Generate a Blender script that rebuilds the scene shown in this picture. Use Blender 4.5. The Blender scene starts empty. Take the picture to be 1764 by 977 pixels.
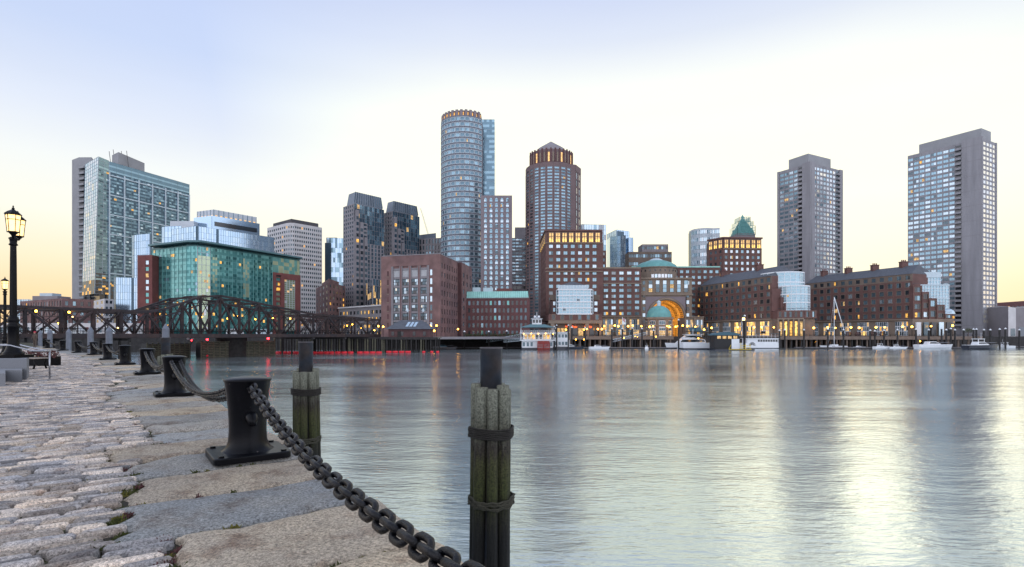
import bpy, math, random
from mathutils import Vector, Matrix, noise
random.seed(7)
R = math.radians
F, CX, YH, H, WZ = 940.0, 882.0, 577.0, 1.4, -4.6      # focal length in photo pixels, eye height over the quay, water level
def W(px, Y): return ((px-CX)/F*Y, Y)
def Z(py, Y): return H+(YH-py)/F*Y

# ------------------------------------------------------------------ camera, sky, sun, exposure
scn = bpy.context.scene
cam = bpy.data.objects.new('camera', bpy.data.cameras.new('camera'))
scn.collection.objects.link(cam); scn.camera = cam
cam.location = (0, 0, H); cam.rotation_euler = (R(90), 0, 0)
cam.data.sensor_width = 36; cam.data.lens = 36*F/1764
cam.data.shift_y = 88.5/1764; cam.data.clip_end = 20000; cam.data.clip_start = .05

world = bpy.data.worlds.new('World'); scn.world = world; world.use_nodes = True
nt = world.node_tree; nt.nodes.clear(); L_ = nt.links.new
def N(t, **k):
    n = nt.nodes.new(t)
    for a, b in k.items(): setattr(n, a, b)
    return n
def ramp(n, stops):
    e = n.color_ramp.elements
    while len(e) > 1: e.remove(e[-1])
    e[0].position = stops[0][0]; e[0].color = (*stops[0][1], 1)
    for p, c in stops[1:]:
        x = e.new(p); x.color = (*c, 1)
def mathn(op, a, b=None, clamp=False):
    n = N('ShaderNodeMath', operation=op, use_clamp=clamp)
    for i, v in enumerate((a, b)):
        if v is None: continue
        if isinstance(v, (int, float)): n.inputs[i].default_value = v
        else: L_(v, n.inputs[i])
    return n.outputs[0]
tc = N('ShaderNodeTexCoord'); sp = N('ShaderNodeSeparateXYZ'); L_(tc.outputs['Generated'], sp.inputs[0])
r_el = N('ShaderNodeValToRGB'); L_(sp.outputs['Z'], r_el.inputs[0])         # sine of elevation, towards the sunset
ramp(r_el, [(0, (.99, .66, .34)), (.06, (.99, .75, .44)), (.115, (.99, .87, .63)), (.175, (.97, .95, .83)), (.246, (.89, .92, .91)), (.314, (.74, .80, .92)),
            (.41, (.57, .67, .90)), (.54, (.50, .60, .88)), (1, (.52, .60, .84))])
r_c = N('ShaderNodeValToRGB'); L_(sp.outputs['Z'], r_c.inputs[0])           # straight ahead: brighter and creamier
ramp(r_c, [(0, (1.04, .86, .52)), (.10, (1.10, 1.05, .78)), (.22, (1.14, 1.12, .90)), (.365, (1.08, 1.09, .90)), (.413, (.91, .94, .91)), (.468, (.71, .77, .89)),
           (.53, (.60, .68, .90)), (.65, (.50, .60, .88)), (1, (.52, .60, .84))])
r_b = N('ShaderNodeValToRGB'); L_(sp.outputs['Z'], r_b.inputs[0])           # the sky behind the camera: raised above the visible sky to fill the facades
ramp(r_b, [(0, (1.52, 1.46, 1.56)), (.25, (1.46, 1.50, 1.72)), (.6, (1.0, 1.06, 1.24)), (1, (.70, .75, .90))])
nx = mathn('SUBTRACT', sp.outputs['X'], .2)
fc = mathn('SUBTRACT', 1.25, mathn('MULTIPLY', mathn('MULTIPLY', nx, nx), 3.0), True)
m1 = N('ShaderNodeMixRGB'); L_(fc, m1.inputs[0]); L_(r_el.outputs[0], m1.inputs[1]); L_(r_c.outputs[0], m1.inputs[2])
fb = mathn('ADD', mathn('MULTIPLY', sp.outputs['Y'], 1.6), .35, True)
m2 = N('ShaderNodeMixRGB'); L_(fb, m2.inputs[0]); L_(r_b.outputs[0], m2.inputs[1]); L_(m1.outputs[0], m2.inputs[2])
sky = N('ShaderNodeTexSky', sky_type='NISHITA', sun_disc=False)
sky.sun_elevation = R(4); sky.sun_rotation = R(20)
hz = N('ShaderNodeTexNoise'); hm = N('ShaderNodeMapping'); hm.inputs['Scale'].default_value = (1.2, 1.2, 7); L_(tc.outputs['Generated'], hm.inputs[0]); L_(hm.outputs[0], hz.inputs[0]); hz.inputs['Scale'].default_value = 1.6; hz.inputs['Detail'].default_value = 5
hr_ = N('ShaderNodeMapRange'); L_(hz.outputs[0], hr_.inputs[0]); hr_.inputs[1].default_value = .3; hr_.inputs[2].default_value = .7; hr_.inputs[3].default_value = .98; hr_.inputs[4].default_value = 1.02
hv = N('ShaderNodeVectorMath', operation='SCALE'); L_(m2.outputs[0], hv.inputs[0]); L_(hr_.outputs[0], hv.inputs['Scale'])
bg1 = N('ShaderNodeBackground'); L_(hv.outputs[0], bg1.inputs[0]); bg1.inputs[1].default_value = .92
bg2 = N('ShaderNodeBackground'); L_(sky.outputs[0], bg2.inputs[0]); bg2.inputs[1].default_value = .004
ad = N('ShaderNodeAddShader'); L_(bg1.outputs[0], ad.inputs[0]); L_(bg2.outputs[0], ad.inputs[1])
wo = N('ShaderNodeOutputWorld'); L_(ad.outputs[0], wo.inputs[0])

sun = bpy.data.objects.new('sun', bpy.data.lights.new('sun', 'SUN')); scn.collection.objects.link(sun)
sun.data.energy = .14; sun.data.angle = R(24); sun.data.color = (1, .86, .62)
sun.rotation_euler = Vector((-.52, -.84, -.16)).to_track_quat('-Z', 'Y').to_euler()
scn.view_settings.view_transform = 'Standard'; scn.view_settings.look = 'None'
scn.view_settings.exposure = .2; scn.view_settings.gamma = 1

# ------------------------------------------------------------------ materials
MT = {}
def mat(name, col, rough=.7, metal=0, var=.25, scale=1.0, bump=0, bscale=None, emit=None, es=0, island=0, spec=None, stretch=(1, 1, 1), tint=None):
    if name in MT: return MT[name]
    m = bpy.data.materials.new(name); MT[name] = m; m.use_nodes = True
    t = m.node_tree; b = t.nodes['Principled BSDF']; l = t.links.new
    b.inputs['Roughness'].default_value = rough; b.inputs['Metallic'].default_value = metal
    if spec is not None: b.inputs['Specular IOR Level'].default_value = spec
    b.inputs['Base Color'].default_value = (*col, 1)
    if emit:
        b.inputs['Emission Color'].default_value = (*emit, 1); b.inputs['Emission Strength'].default_value = es
    if var or bump or island:
        g = t.nodes.new('ShaderNodeNewGeometry'); mp = t.nodes.new('ShaderNodeMapping'); l(g.outputs['Position'], mp.inputs[0])
        mp.inputs['Scale'].default_value = stretch
        n = t.nodes.new('ShaderNodeTexNoise'); n.inputs['Scale'].default_value = scale; n.inputs['Detail'].default_value = 6
        n.inputs['Roughness'].default_value = .62; l(mp.outputs[0], n.inputs['Vector'])
        mr = t.nodes.new('ShaderNodeMapRange'); l(n.outputs[0], mr.inputs[0])
        mr.inputs[1].default_value = .28; mr.inputs[2].default_value = .72
        mr.inputs[3].default_value = 1-var; mr.inputs[4].default_value = 1+var
        last = mr.outputs[0]
        if island:
            mr2 = t.nodes.new('ShaderNodeMapRange'); l(g.outputs['Random Per Island'], mr2.inputs[0])
            mr2.inputs[3].default_value = 1-island; mr2.inputs[4].default_value = 1+island
            mm = t.nodes.new('ShaderNodeMath'); mm.operation = 'MULTIPLY'; l(last, mm.inputs[0]); l(mr2.outputs[0], mm.inputs[1]); last = mm.outputs[0]
        src = None
        if tint:
            mx0 = t.nodes.new('ShaderNodeMixRGB'); mx0.inputs[1].default_value = (*col, 1); mx0.inputs[2].default_value = (*tint, 1)
            if island:
                k = t.nodes.new('ShaderNodeMath'); k.operation = 'FRACT'; k2 = t.nodes.new('ShaderNodeMath'); k2.operation = 'MULTIPLY'
                l(g.outputs['Random Per Island'], k2.inputs[0]); k2.inputs[1].default_value = 7.31; l(k2.outputs[0], k.inputs[0]); l(k.outputs[0], mx0.inputs[0])
            else:
                n3 = t.nodes.new('ShaderNodeTexNoise'); n3.inputs['Scale'].default_value = scale*.4; l(mp.outputs[0], n3.inputs['Vector'])
                k = t.nodes.new('ShaderNodeMapRange'); k.inputs[1].default_value = .4; k.inputs[2].default_value = .65; l(n3.outputs[0], k.inputs[0]); l(k.outputs[0], mx0.inputs[0])
            src = mx0.outputs[0]
        vm = t.nodes.new('ShaderNodeVectorMath'); vm.operation = 'SCALE'
        if src: l(src, vm.inputs[0])
        else: vm.inputs[0].default_value = col
        l(last, vm.inputs['Scale']); l(vm.outputs[0], b.inputs['Base Color'])
        if bump:
            n2 = t.nodes.new('ShaderNodeTexNoise'); n2.inputs['Scale'].default_value = bscale or scale*4; n2.inputs['Detail'].default_value = 7
            l(mp.outputs[0], n2.inputs['Vector'])
            bp = t.nodes.new('ShaderNodeBump'); bp.inputs['Strength'].default_value = bump; bp.inputs['Distance'].default_value = .02
            l(n2.outputs[0], bp.inputs['Height']); l(bp.outputs[0], b.inputs['Normal'])
    return m
def M(n): return MT[n]
mat('iron', (.0030, .0034, .0052), .30, .0, .35, 5, .08, 40, spec=.14)
mat('g_bay', (.34, .49, .56), .25, .5, .05, .3)
def chips(m):   # worn spots in the paint
    t = m.node_tree; l = t.links.new; b = t.nodes['Principled BSDF']; src = b.inputs['Base Color'].links[0].from_socket
    g = t.nodes.new('ShaderNodeTexCoord'); n = t.nodes.new('ShaderNodeTexNoise'); n.inputs['Scale'].default_value = 13; n.inputs['Detail'].default_value = 7; n.inputs['Roughness'].default_value = .7; l(g.outputs['Object'], n.inputs[0])
    r = t.nodes.new('ShaderNodeMapRange'); r.inputs[1].default_value = .66; r.inputs[2].default_value = .69; l(n.outputs[0], r.inputs[0])
    x = t.nodes.new('ShaderNodeMixRGB'); l(r.outputs[0], x.inputs[0]); l(src, x.inputs[1]); x.inputs[2].default_value = (.12, .105, .10, 1); l(x.outputs[0], b.inputs['Base Color'])
chips(MT['iron'])
mat('iron_chain', (.004, .0045, .0065), .22, .0, .5, 30, .35, 120, tint=(.013, .011, .011), spec=.28)
mat('steel_pipe', (.050, .060, .080), .5, .2, .3, 3, .15, tint=(.095, .075, .068))
mat('galv', (.16, .18, .22), .5, .5, .2, 2)
mat('rail_steel', (.38, .39, .42), .25, .9, .05, 4)
mat('black', (.012, .012, .014), .6, 0, .2, 1)
mat('rope', (.018, .015, .012), .85, 0, .4, 30, .5, 80)
mat('rope_moss', (.045, .042, .028), .9, 0, .5, 25, .6, 80)
mat('bridge_iron', (.021, .017, .021), .75, .0, .5, .9, tint=(.040, .023, .021))
mat('bridge_deck', (.06, .04, .035), .8, 0, .4, 1)
mat('timber_old', (.13, .125, .09), .9, 0, .5, 1.2, stretch=(1, 1, 4))
mat('timber_dark', (.035, .033, .033), .9, 0, .4, 1.2)
mat('red_float', (.7, .015, .03), .5, 0, .1, 3)
mat('brick_dark', (.118, .060, .062), .85, 0, .28, .35)
mat('brick_rowes', (.140, .074, .066), .85, 0, .22, .3)
mat('brick_old', (.205, .122, .115), .85, 0, .34, .22, tint=(.15, .092, .095))
mat('brick_red', (.175, .06, .055), .85, 0, .2, .3)
mat('brick_low', (.135, .062, .062), .85, 0, .2, .3)
mat('brick_ip', (.165, .118, .122), .8, 0, .14, .2)
mat('stone_tan', (.235, .185, .145), .8, 0, .18, .3)
mat('stone_tan_dark', (.17, .13, .105), .8, 0, .2, .3)
mat('stone_grey', (.235, .22, .235), .8, 0, .14, .2)
mat('stone_white', (.62, .61, .62), .75, 0, .1, .2)
mat('concrete', (.275, .272, .295), .85, 0, .2, .35, stretch=(1, 1, .12))
mat('concrete_tower', (.29, .30, .32), .85, 0, .12, .15)
mat('granite_pink', (.21, .175, .195), .6, 0, .12, .2)
mat('granite_blue', (.165, .172, .205), .8, 0, .12, .2)
mat('granite_twin', (.245, .235, .255), .6, 0, .12, .2)
mat('granite_step', (.20, .21, .23), .75, 0, .35, 60, .1, 90)
mat('metal_roof', (.20, .235, .28), .5, .4, .1, .5)
mat('slate', (.085, .095, .115), .7, 0, .25, .8)
mat('copper', (.34, .66, .60), .6, 0, .18, .4)
mat('copper_dome', (.13, .34, .33), .6, 0, .2, .5)
mat('white_paint', (.72, .76, .80), .5, 0, .06, .6)
mat('white_metal', (.50, .60, .66), .45, .2, .06, .4)
mat('hull_white', (.74, .77, .80), .3, 0, .05, 1)
mat('hull_navy', (.02, .025, .04), .25, 0, .1, 1)
mat('canvas_blue', (.05, .12, .16), .7, 0, .1, 1)
mat('roof_screen', (.50, .55, .60), .5, .2, .08, .3)
mat('g_blue', (.26, .40, .48), .15, .7, .1, .2)
mat('g_light', (.55, .68, .76), .2, .7, .1, .2)
mat('g_dark', (.020, .028, .036), .12, 0, .2, .3, spec=.8)
mat('g_mid', (.11, .16, .19), .15, .4, .2, .3)
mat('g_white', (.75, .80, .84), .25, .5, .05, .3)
mat('g_sky', (.40, .55, .70), .12, .8, .06, .06)
mat('g_sky2', (.48, .62, .74), .14, .8, .06, .06)
mat('g_teal', (.15, .39, .38), .15, .45, .18, .25)
mat('g_teal2', (.07, .23, .23), .15, .45, .25, .25)
mat('g_teal_d', (.02, .10, .105), .15, .3, .25, .25)
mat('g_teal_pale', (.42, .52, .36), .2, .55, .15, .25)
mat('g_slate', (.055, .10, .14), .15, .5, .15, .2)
mat('g_slate2', (.14, .23, .29), .15, .6, .15, .2)
mat('blind', (.40, .44, .46), .5, 0, .1, .5)
mat('g_sunset', (.95, .90, .74), .2, .55, .05, .3)  # warm sunset reflection put into the glass colour
mat('lit', (.3, .18, .05), .6, 0, 0, emit=(1, .50, .09), es=1.0)
mat('lit_mid', (.4, .3, .12), .6, 0, 0, emit=(1, .56, .20), es=.85)
mat('lit_soft', (.3, .2, .08), .6, 0, 0, emit=(1, .62, .24), es=.62)
mat('lit_bright', (.5, .4, .2), .6, 0, 0, emit=(1, .56, .09), es=1.6)
mat('lit_vault', (.50, .26, .08), .6, 0, .3, .8, emit=(1, .40, .04), es=.42)  # lamplight falling on the vault, put into the surface as its own glow
mat('lamp_glow', (1, .8, .4), .5, 0, 0, emit=(1, .42, .03), es=16)
mat('lantern_glow', (1, .9, .6), .5, 0, 0, emit=(1, .60, .16), es=1.7)
mat('lamp_dim', (1, .8, .4), .5, 0, 0, emit=(1, .66, .25), es=4)
mat('red_lamp', (1, .05, .05), .5, 0, 0, emit=(1, .02, .03), es=14)
mat('neon_red', (.5, .02, .02), .5, 0, 0, emit=(1, .12, .04), es=1.6)
mat('leaf', (.06, .075, .03), .8, 0, .4, 2)
mat('leaf_red', (.09, .03, .028), .8, 0, .4, 2)
mat('twig', (.10, .055, .04), .8, 0, .3, 2)
mat('moss', (.030, .026, .018), .95, 0, .55, 24, .6, tint=(.045, .05, .012))
mat('weed', (.055, .065, .012), .9, 0, .4, 20)
mat('weed_y', (.13, .12, .022), .9, 0, .4, 20)
mat('weed_r', (.10, .04, .04), .9, 0, .4, 20)
mat('wood_seat', (.28, .24, .21), .8, 0, .3, 5)
mat('skin', (.4, .24, .18), .6, 0, .1, 5)
mat('coat', (.10, .075, .06), .9, 0, .2, 5)
mat('hat_red', (.45, .03, .06), .8, 0, .1, 5)
mat('teal_roof', (.10, .20, .22), .5, .2, .1, .4)
mat('far_ground', (.10, .10, .10), .9, 0, .3, .2)
mat('deck_tan', (.20, .15, .12), .8, 0, .25, .4)
mat('yellow', (.7, .5, .02), .5, 0, .1, 1)
mat('paddle_red', (.26, .03, .025), .5, 0, .2, 1)
mat('bus_white', (.65, .68, .7), .4, 0, .05, 1)

def uneven(m, lo, hi):   # rooms, curtains and lamps behind a lit pane, lamplight on the vault: the glow is not even
    t = m.node_tree; l = t.links.new; b = t.nodes['Principled BSDF']; g = t.nodes.new('ShaderNodeNewGeometry'); n = t.nodes.new('ShaderNodeTexNoise'); n.inputs['Scale'].default_value = 1.1; n.inputs['Detail'].default_value = 3; l(g.outputs['Position'], n.inputs[0])
    r = t.nodes.new('ShaderNodeMapRange'); r.inputs[1].default_value = .35; r.inputs[2].default_value = .65; r.inputs[3].default_value = lo; r.inputs[4].default_value = hi; l(n.outputs[0], r.inputs[0]); l(r.outputs[0], b.inputs['Emission Strength'])
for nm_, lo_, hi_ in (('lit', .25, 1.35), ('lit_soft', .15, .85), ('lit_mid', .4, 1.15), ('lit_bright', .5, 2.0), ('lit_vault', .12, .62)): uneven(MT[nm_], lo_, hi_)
# weathered dolphin timber: bleached tops, algae, black wet foot
def mk_pile():
    m = bpy.data.materials.new('pile_timber'); MT['pile_timber'] = m; m.use_nodes = True; t = m.node_tree; l = t.links.new
    b = t.nodes['Principled BSDF']; b.inputs['Roughness'].default_value = .9
    g = t.nodes.new('ShaderNodeNewGeometry'); s = t.nodes.new('ShaderNodeSeparateXYZ'); l(g.outputs['Position'], s.inputs[0])
    mp = t.nodes.new('ShaderNodeMapping'); mp.inputs['Scale'].default_value = (14, 14, 1.6); l(g.outputs['Position'], mp.inputs[0])
    n = t.nodes.new('ShaderNodeTexNoise'); n.inputs['Scale'].default_value = 1; n.inputs['Detail'].default_value = 8; l(mp.outputs[0], n.inputs[0])
    a = t.nodes.new('ShaderNodeMath'); a.operation = 'MULTIPLY_ADD'; l(n.outputs[0], a.inputs[0]); a.inputs[1].default_value = 1.5; l(s.outputs['Z'], a.inputs[2])
    mr = t.nodes.new('ShaderNodeMapRange'); l(a.outputs[0], mr.inputs[0]); mr.inputs[1].default_value = -4.2; mr.inputs[2].default_value = .9
    r = t.nodes.new('ShaderNodeValToRGB'); l(mr.outputs[0], r.inputs[0])
    ramp(r, [(0, (.003, .003, .003)), (.24, (.007, .007, .006)), (.36, (.020, .020, .010)), (.46, (.036, .042, .010)), (.60, (.050, .050, .018)), (.69, (.030, .024, .018)), (.77, (.085, .085, .062)), (.9, (.15, .155, .120))])
    n2 = t.nodes.new('ShaderNodeTexNoise'); n2.inputs['Scale'].default_value = 22; n2.inputs['Detail'].default_value = 8; l(g.outputs['Position'], n2.inputs[0])
    mr2 = t.nodes.new('ShaderNodeMapRange'); l(n2.outputs[0], mr2.inputs[0]); mr2.inputs[1].default_value = .3; mr2.inputs[2].default_value = .7; mr2.inputs[3].default_value = .4; mr2.inputs[4].default_value = 1.6
    v = t.nodes.new('ShaderNodeVectorMath'); v.operation = 'SCALE'; l(r.outputs[0], v.inputs[0]); l(mr2.outputs[0], v.inputs['Scale']); l(v.outputs[0], b.inputs['Base Color'])
    bp = t.nodes.new('ShaderNodeBump'); bp.inputs['Strength'].default_value = 1; bp.inputs['Distance'].default_value = .06; l(n.outputs[0], bp.inputs['Height']); l(bp.outputs[0], b.inputs['Normal'])
mk_pile()
# granite coping: grey-blue and tan stones, speckle, brown stains
def mk_granite(name, c1, c2, isl, bs, fine):
    m = bpy.data.materials.new(name); MT[name] = m; m.use_nodes = True; t = m.node_tree; l = t.links.new
    b = t.nodes['Principled BSDF']; b.inputs['Roughness'].default_value = .72
    g = t.nodes.new('ShaderNodeNewGeometry')
    def nz(sc, det=6, ro=.6):
        n = t.nodes.new('ShaderNodeTexNoise'); n.inputs['Scale'].default_value = sc; n.inputs['Detail'].default_value = det; n.inputs['Roughness'].default_value = ro; l(g.outputs['Position'], n.inputs[0]); return n.outputs[0]
    def mr(src, a, b_, c, d):
        k = t.nodes.new('ShaderNodeMapRange'); l(src, k.inputs[0])
        for i, v in enumerate((a, b_, c, d)): k.inputs[i+1].default_value = v
        return k.outputs[0]
    fr = t.nodes.new('ShaderNodeMath'); fr.operation = 'MULTIPLY'; l(g.outputs['Random Per Island'], fr.inputs[0]); fr.inputs[1].default_value = 9.7
    f2 = t.nodes.new('ShaderNodeMath'); f2.operation = 'FRACT'; l(fr.outputs[0], f2.inputs[0])
    ph = t.nodes.new('ShaderNodeMath'); ph.operation = 'ADD'; l(f2.outputs[0], ph.inputs[0]); l(mr(nz(1.6), .35, .7, -.35, .35), ph.inputs[1]); ph.use_clamp = True
    mx = t.nodes.new('ShaderNodeMixRGB'); mx.inputs[1].default_value = (*c1, 1); mx.inputs[2].default_value = (*c2, 1); l(ph.outputs[0], mx.inputs[0])
    st = t.nodes.new('ShaderNodeMixRGB'); st.blend_type = 'MULTIPLY'; l(mx.outputs[0], st.inputs[1]); st.inputs[2].default_value = (.42, .30, .24, 1); l(mr(nz(2.3, 8, .75), .50, .68, 0, .9), st.inputs[0])
    v1 = t.nodes.new('ShaderNodeVectorMath'); v1.operation = 'SCALE'; l(st.outputs[0], v1.inputs[0]); l(mr(nz(fine, 5, .85), .36, .64, .25, 1.75), v1.inputs['Scale'])
    v2 = t.nodes.new('ShaderNodeVectorMath'); v2.operation = 'SCALE'; l(v1.outputs[0], v2.inputs[0]); l(mr(g.outputs['Random Per Island'], 0, 1, 1-isl, 1+isl), v2.inputs['Scale'])
    l(v2.outputs[0], b.inputs['Base Color'])
    bp = t.nodes.new('ShaderNodeBump'); bp.inputs['Strength'].default_value = .9; bp.inputs['Distance'].default_value = .028; l(nz(bs, 9, .7), bp.inputs['Height']); l(bp.outputs[0], b.inputs['Normal'])
mk_granite('granite', (.225, .235, .235), (.34, .315, .27), .22, 14, 48)
mk_granite('granite_tan', (.36, .305, .235), (.47, .385, .27), .14, 14, 48)
mk_granite('cobble', (.285, .28, .285), (.60, .50, .40), .46, 12, 60)
# harbour water, surface smoothed by a long exposure: soft elongated ripples
def mk_water():
    m = bpy.data.materials.new('water'); MT['water'] = m; m.use_nodes = True; t = m.node_tree; l = t.links.new
    b = t.nodes['Principled BSDF']; b.inputs['Base Color'].default_value = (.51, .575, .585, 1); b.inputs['Metallic'].default_value = .82
    b.inputs['IOR'].default_value = 2.3; b.inputs['Specular IOR Level'].default_value = .8; b.inputs['Specular Tint'].default_value = (.97, 1, 1, 1)
    g = t.nodes.new('ShaderNodeNewGeometry')
    def nz(sc, st, det, rot=0, ro=.55):
        mp = t.nodes.new('ShaderNodeMapping'); mp.inputs['Scale'].default_value = st; mp.inputs['Rotation'].default_value = (0, 0, R(rot)); l(g.outputs['Position'], mp.inputs[0])
        n = t.nodes.new('ShaderNodeTexNoise'); n.inputs['Scale'].default_value = sc; n.inputs['Detail'].default_value = det; n.inputs['Roughness'].default_value = ro; l(mp.outputs[0], n.inputs[0]); return n.outputs[0]
    a = nz(2.4, (.5, 1.5, 1), 6, 24); c = nz(.25, (.45, 1.2, 1), 4, -8); d = nz(.035, (.5, 1.6, 1), 4, 5, .6)
    bp = t.nodes.new('ShaderNodeBump'); bp.inputs['Strength'].default_value = 1; bp.inputs['Distance'].default_value = .030; l(a, bp.inputs['Height'])
    bp2 = t.nodes.new('ShaderNodeBump'); bp2.inputs['Strength'].default_value = 1; bp2.inputs['Distance'].default_value = .11; l(c, bp2.inputs['Height']); l(bp.outputs[0], bp2.inputs['Normal'])
    l(bp2.outputs[0], b.inputs['Normal'])
    mr = t.nodes.new('ShaderNodeMapRange'); l(d, mr.inputs[0]); mr.inputs[1].default_value = .38; mr.inputs[2].default_value = .62; mr.inputs[3].default_value = .09; mr.inputs[4].default_value = .21
    l(mr.outputs[0], b.inputs['Roughness'])
mk_water()

# ------------------------------------------------------------------ mesh builder
class MB:
    def __init__(s): s.v = []; s.f = []; s.m = []; s.sm = []; s.mats = []
    def mi(s, m):
        m = MT[m] if isinstance(m, str) else m
        if m not in s.mats: s.mats.append(m)
        return s.mats.index(m)
    def face(s, pts, m, sm=False):
        i = len(s.v); s.v += [tuple(p) for p in pts]; s.f.append(tuple(range(i, i+len(pts)))); s.m.append(s.mi(m)); s.sm.append(sm)
    def mesh(s, vs, fs, m, sm=False):
        i = len(s.v); s.v += [tuple(p) for p in vs]; k = s.mi(m)
        for f in fs: s.f.append(tuple(i+j for j in f)); s.m.append(k); s.sm.append(sm)
    def hexa(s, p, m):   # bottom 4 (ccw from above), top 4
        s.mesh(p, [(3, 2, 1, 0), (4, 5, 6, 7), (0, 1, 5, 4), (1, 2, 6, 5), (2, 3, 7, 6), (3, 0, 4, 7)], m)
    def box(s, x0, x1, y0, y1, z0, z1, m):
        s.hexa([(x0, y0, z0), (x1, y0, z0), (x1, y1, z0), (x0, y1, z0), (x0, y0, z1), (x1, y0, z1), (x1, y1, z1), (x0, y1, z1)], m)
    def wall(s, p0, p1, a, b, z0, z1, m, e0=0, e1=0):   # box along p0->p1, from offset a to b outwards
        dx, dy = p1[0]-p0[0], p1[1]-p0[1]; L = math.hypot(dx, dy) or 1e-6; dx /= L; dy /= L; n = (dy, -dx)
        q0 = (p0[0]-dx*e0, p0[1]-dy*e0); q1 = (p1[0]+dx*e1, p1[1]+dy*e1)
        c = [(q0[0]+n[0]*b, q0[1]+n[1]*b), (q1[0]+n[0]*b, q1[1]+n[1]*b), (q1[0]+n[0]*a, q1[1]+n[1]*a), (q0[0]+n[0]*a, q0[1]+n[1]*a)]
        s.hexa([(*p, z0) for p in c]+[(*p, z1) for p in c], m)
    def prism(s, poly, z0, z1, m, top=None, mtop=None, zs=None):
        n = len(poly); tp = top or poly
        vs = [(*p, z0) for p in poly]+[(tp[i][0], tp[i][1], zs[i] if zs else z1) for i in range(n)]
        s.mesh(vs, [(i, (i+1) % n, n+(i+1) % n, n+i) for i in range(n)]+[tuple(range(n-1, -1, -1))], m)
        s.face([vs[n+i] for i in range(n)], mtop or m)
    def beam(s, a, b, w, h, m):
        a = Vector(a); b = Vector(b); d = (b-a).normalized()
        u = d.cross(Vector((0, 0, 1)));
        if u.length < 1e-3: u = Vector((1, 0, 0))
        u.normalize(); v = u.cross(d).normalized(); u *= w/2; v *= h/2
        s.hexa([a-u-v, a+u-v, b+u-v, b-u-v, a-u+v, a+u+v, b+u+v, b-u+v], m)
    def lathe(s, c, prof, m, n=16, sm=True, cap=True, ang=(0, 2*math.pi), sx=1, sy=1):
        full = abs(ang[1]-ang[0]-2*math.pi) < 1e-6; k = n if full else n+1
        vs = []
        for r, z in prof:
            for i in range(k):
                a = ang[0]+(ang[1]-ang[0])*i/n; vs.append((c[0]+r*math.cos(a)*sx, c[1]+r*math.sin(a)*sy, c[2]+z))
        fs = []
        for j in range(len(prof)-1):
            for i in range(n):
                i2 = (i+1) % k; fs.append((j*k+i, j*k+i2, (j+1)*k+i2, (j+1)*k+i))
        s.mesh(vs, fs, m, sm)
        if cap and full:
            if prof[-1][0] > 1e-4: s.face([vs[(len(prof)-1)*k+i] for i in range(k)], m)
            if prof[0][0] > 1e-4: s.face([vs[i] for i in range(k-1, -1, -1)], m)
    def cyl(s, x, y, z0, z1, r, m, n=10, r2=None, sm=True): s.lathe((x, y, 0), [(r, z0), (r2 if r2 is not None else r, z1)], m, n, sm)
    def tube(s, pts, r, m, n=6, closed=False, sm=True):
        P = [Vector(p) for p in pts]; K = len(P); vs = []; pu = None
        for i, p in enumerate(P):
            if closed: d = P[(i+1) % K]-P[i-1]
            else: d = P[min(i+1, K-1)]-P[max(i-1, 0)]
            d.normalize()
            if pu is None:
                u = d.cross(Vector((0, 0, 1)))
                if u.length < .05: u = d.cross(Vector((1, 0, 0)))
            else: u = pu-d*pu.dot(d)
            u.normalize(); pu = u.copy(); w = d.cross(u)
            rr = r[i] if isinstance(r, (list, tuple)) else r
            for j in range(n):
                a = 2*math.pi*j/n; vs.append(p+(u*math.cos(a)+w*math.sin(a))*rr)
        fs = []
        for i in range(K if closed else K-1):
            i2 = (i+1) % K
            for j in range(n): fs.append((i*n+j, i*n+(j+1) % n, i2*n+(j+1) % n, i2*n+j))
        if not closed: fs += [tuple(range(n-1, -1, -1)), tuple((K-1)*n+j for j in range(n))]
        s.mesh(vs, fs, m, sm)
    def ball(s, c, r, m, n=8, k=5, sz=1):
        s.lathe(c, [(max(r*math.sin(math.pi*i/k), 1e-5), -r*sz*math.cos(math.pi*i/k)) for i in range(k+1)], m, n, cap=False)
    def build(s, name, parent=None, kind=None, world=True):
        me = bpy.data.meshes.new(name)
        o = parent.location if (parent is not None and world) else Vector((0, 0, 0))
        if parent is not None and world and parent.parent is not None: o = parent.matrix_basis.translation+parent.parent.location
        me.from_pydata([(a-o[0], b-o[1], c-o[2]) for a, b, c in s.v], [], s.f)
        for m in s.mats: me.materials.append(m)
        me.polygons.foreach_set('material_index', s.m); me.polygons.foreach_set('use_smooth', s.sm); me.update()
        ob = bpy.data.objects.new(name, me); scn.collection.objects.link(ob)
        if parent is not None: ob.parent = parent
        if kind: ob['kind'] = kind
        return ob
def tag(o, label, cat, group=None):
    o['label'] = label; o['category'] = cat
    if group: o['group'] = group
    return o
def thing(name, label, cat, loc=(0, 0, 0), group=None):
    o = bpy.data.objects.new(name, None); scn.collection.objects.link(o); o.location = loc; o.empty_display_size = .3
    return tag(o, label, cat, group)
def copy_thing(src, loc, rz=0, label=None, sc=None):
    r = src.copy(); scn.collection.objects.link(r); r.location = loc; r.rotation_euler = (0, 0, rz)
    if sc: r.scale = (sc, sc, sc)
    if label: r['label'] = label
    for ch in list(src.children):
        c = ch.copy(); scn.collection.objects.link(c); c.parent = r
        for g in list(ch.children):
            d = g.copy(); scn.collection.objects.link(d); d.parent = c
    return r
ORD = 'first second third fourth fifth sixth seventh eighth ninth tenth eleventh twelfth thirteenth fourteenth fifteenth sixteenth seventeenth eighteenth nineteenth twentieth'.split()
def ordn(i):
    if i < 20: return ORD[i]
    t = ['twenty', 'thirty', 'forty', 'fifty', 'sixty', 'seventy'][(i+1)//10-2]
    return t+'-'+ORD[(i+1) % 10-1] if (i+1) % 10 else t[:-1]+'ieth'
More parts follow.
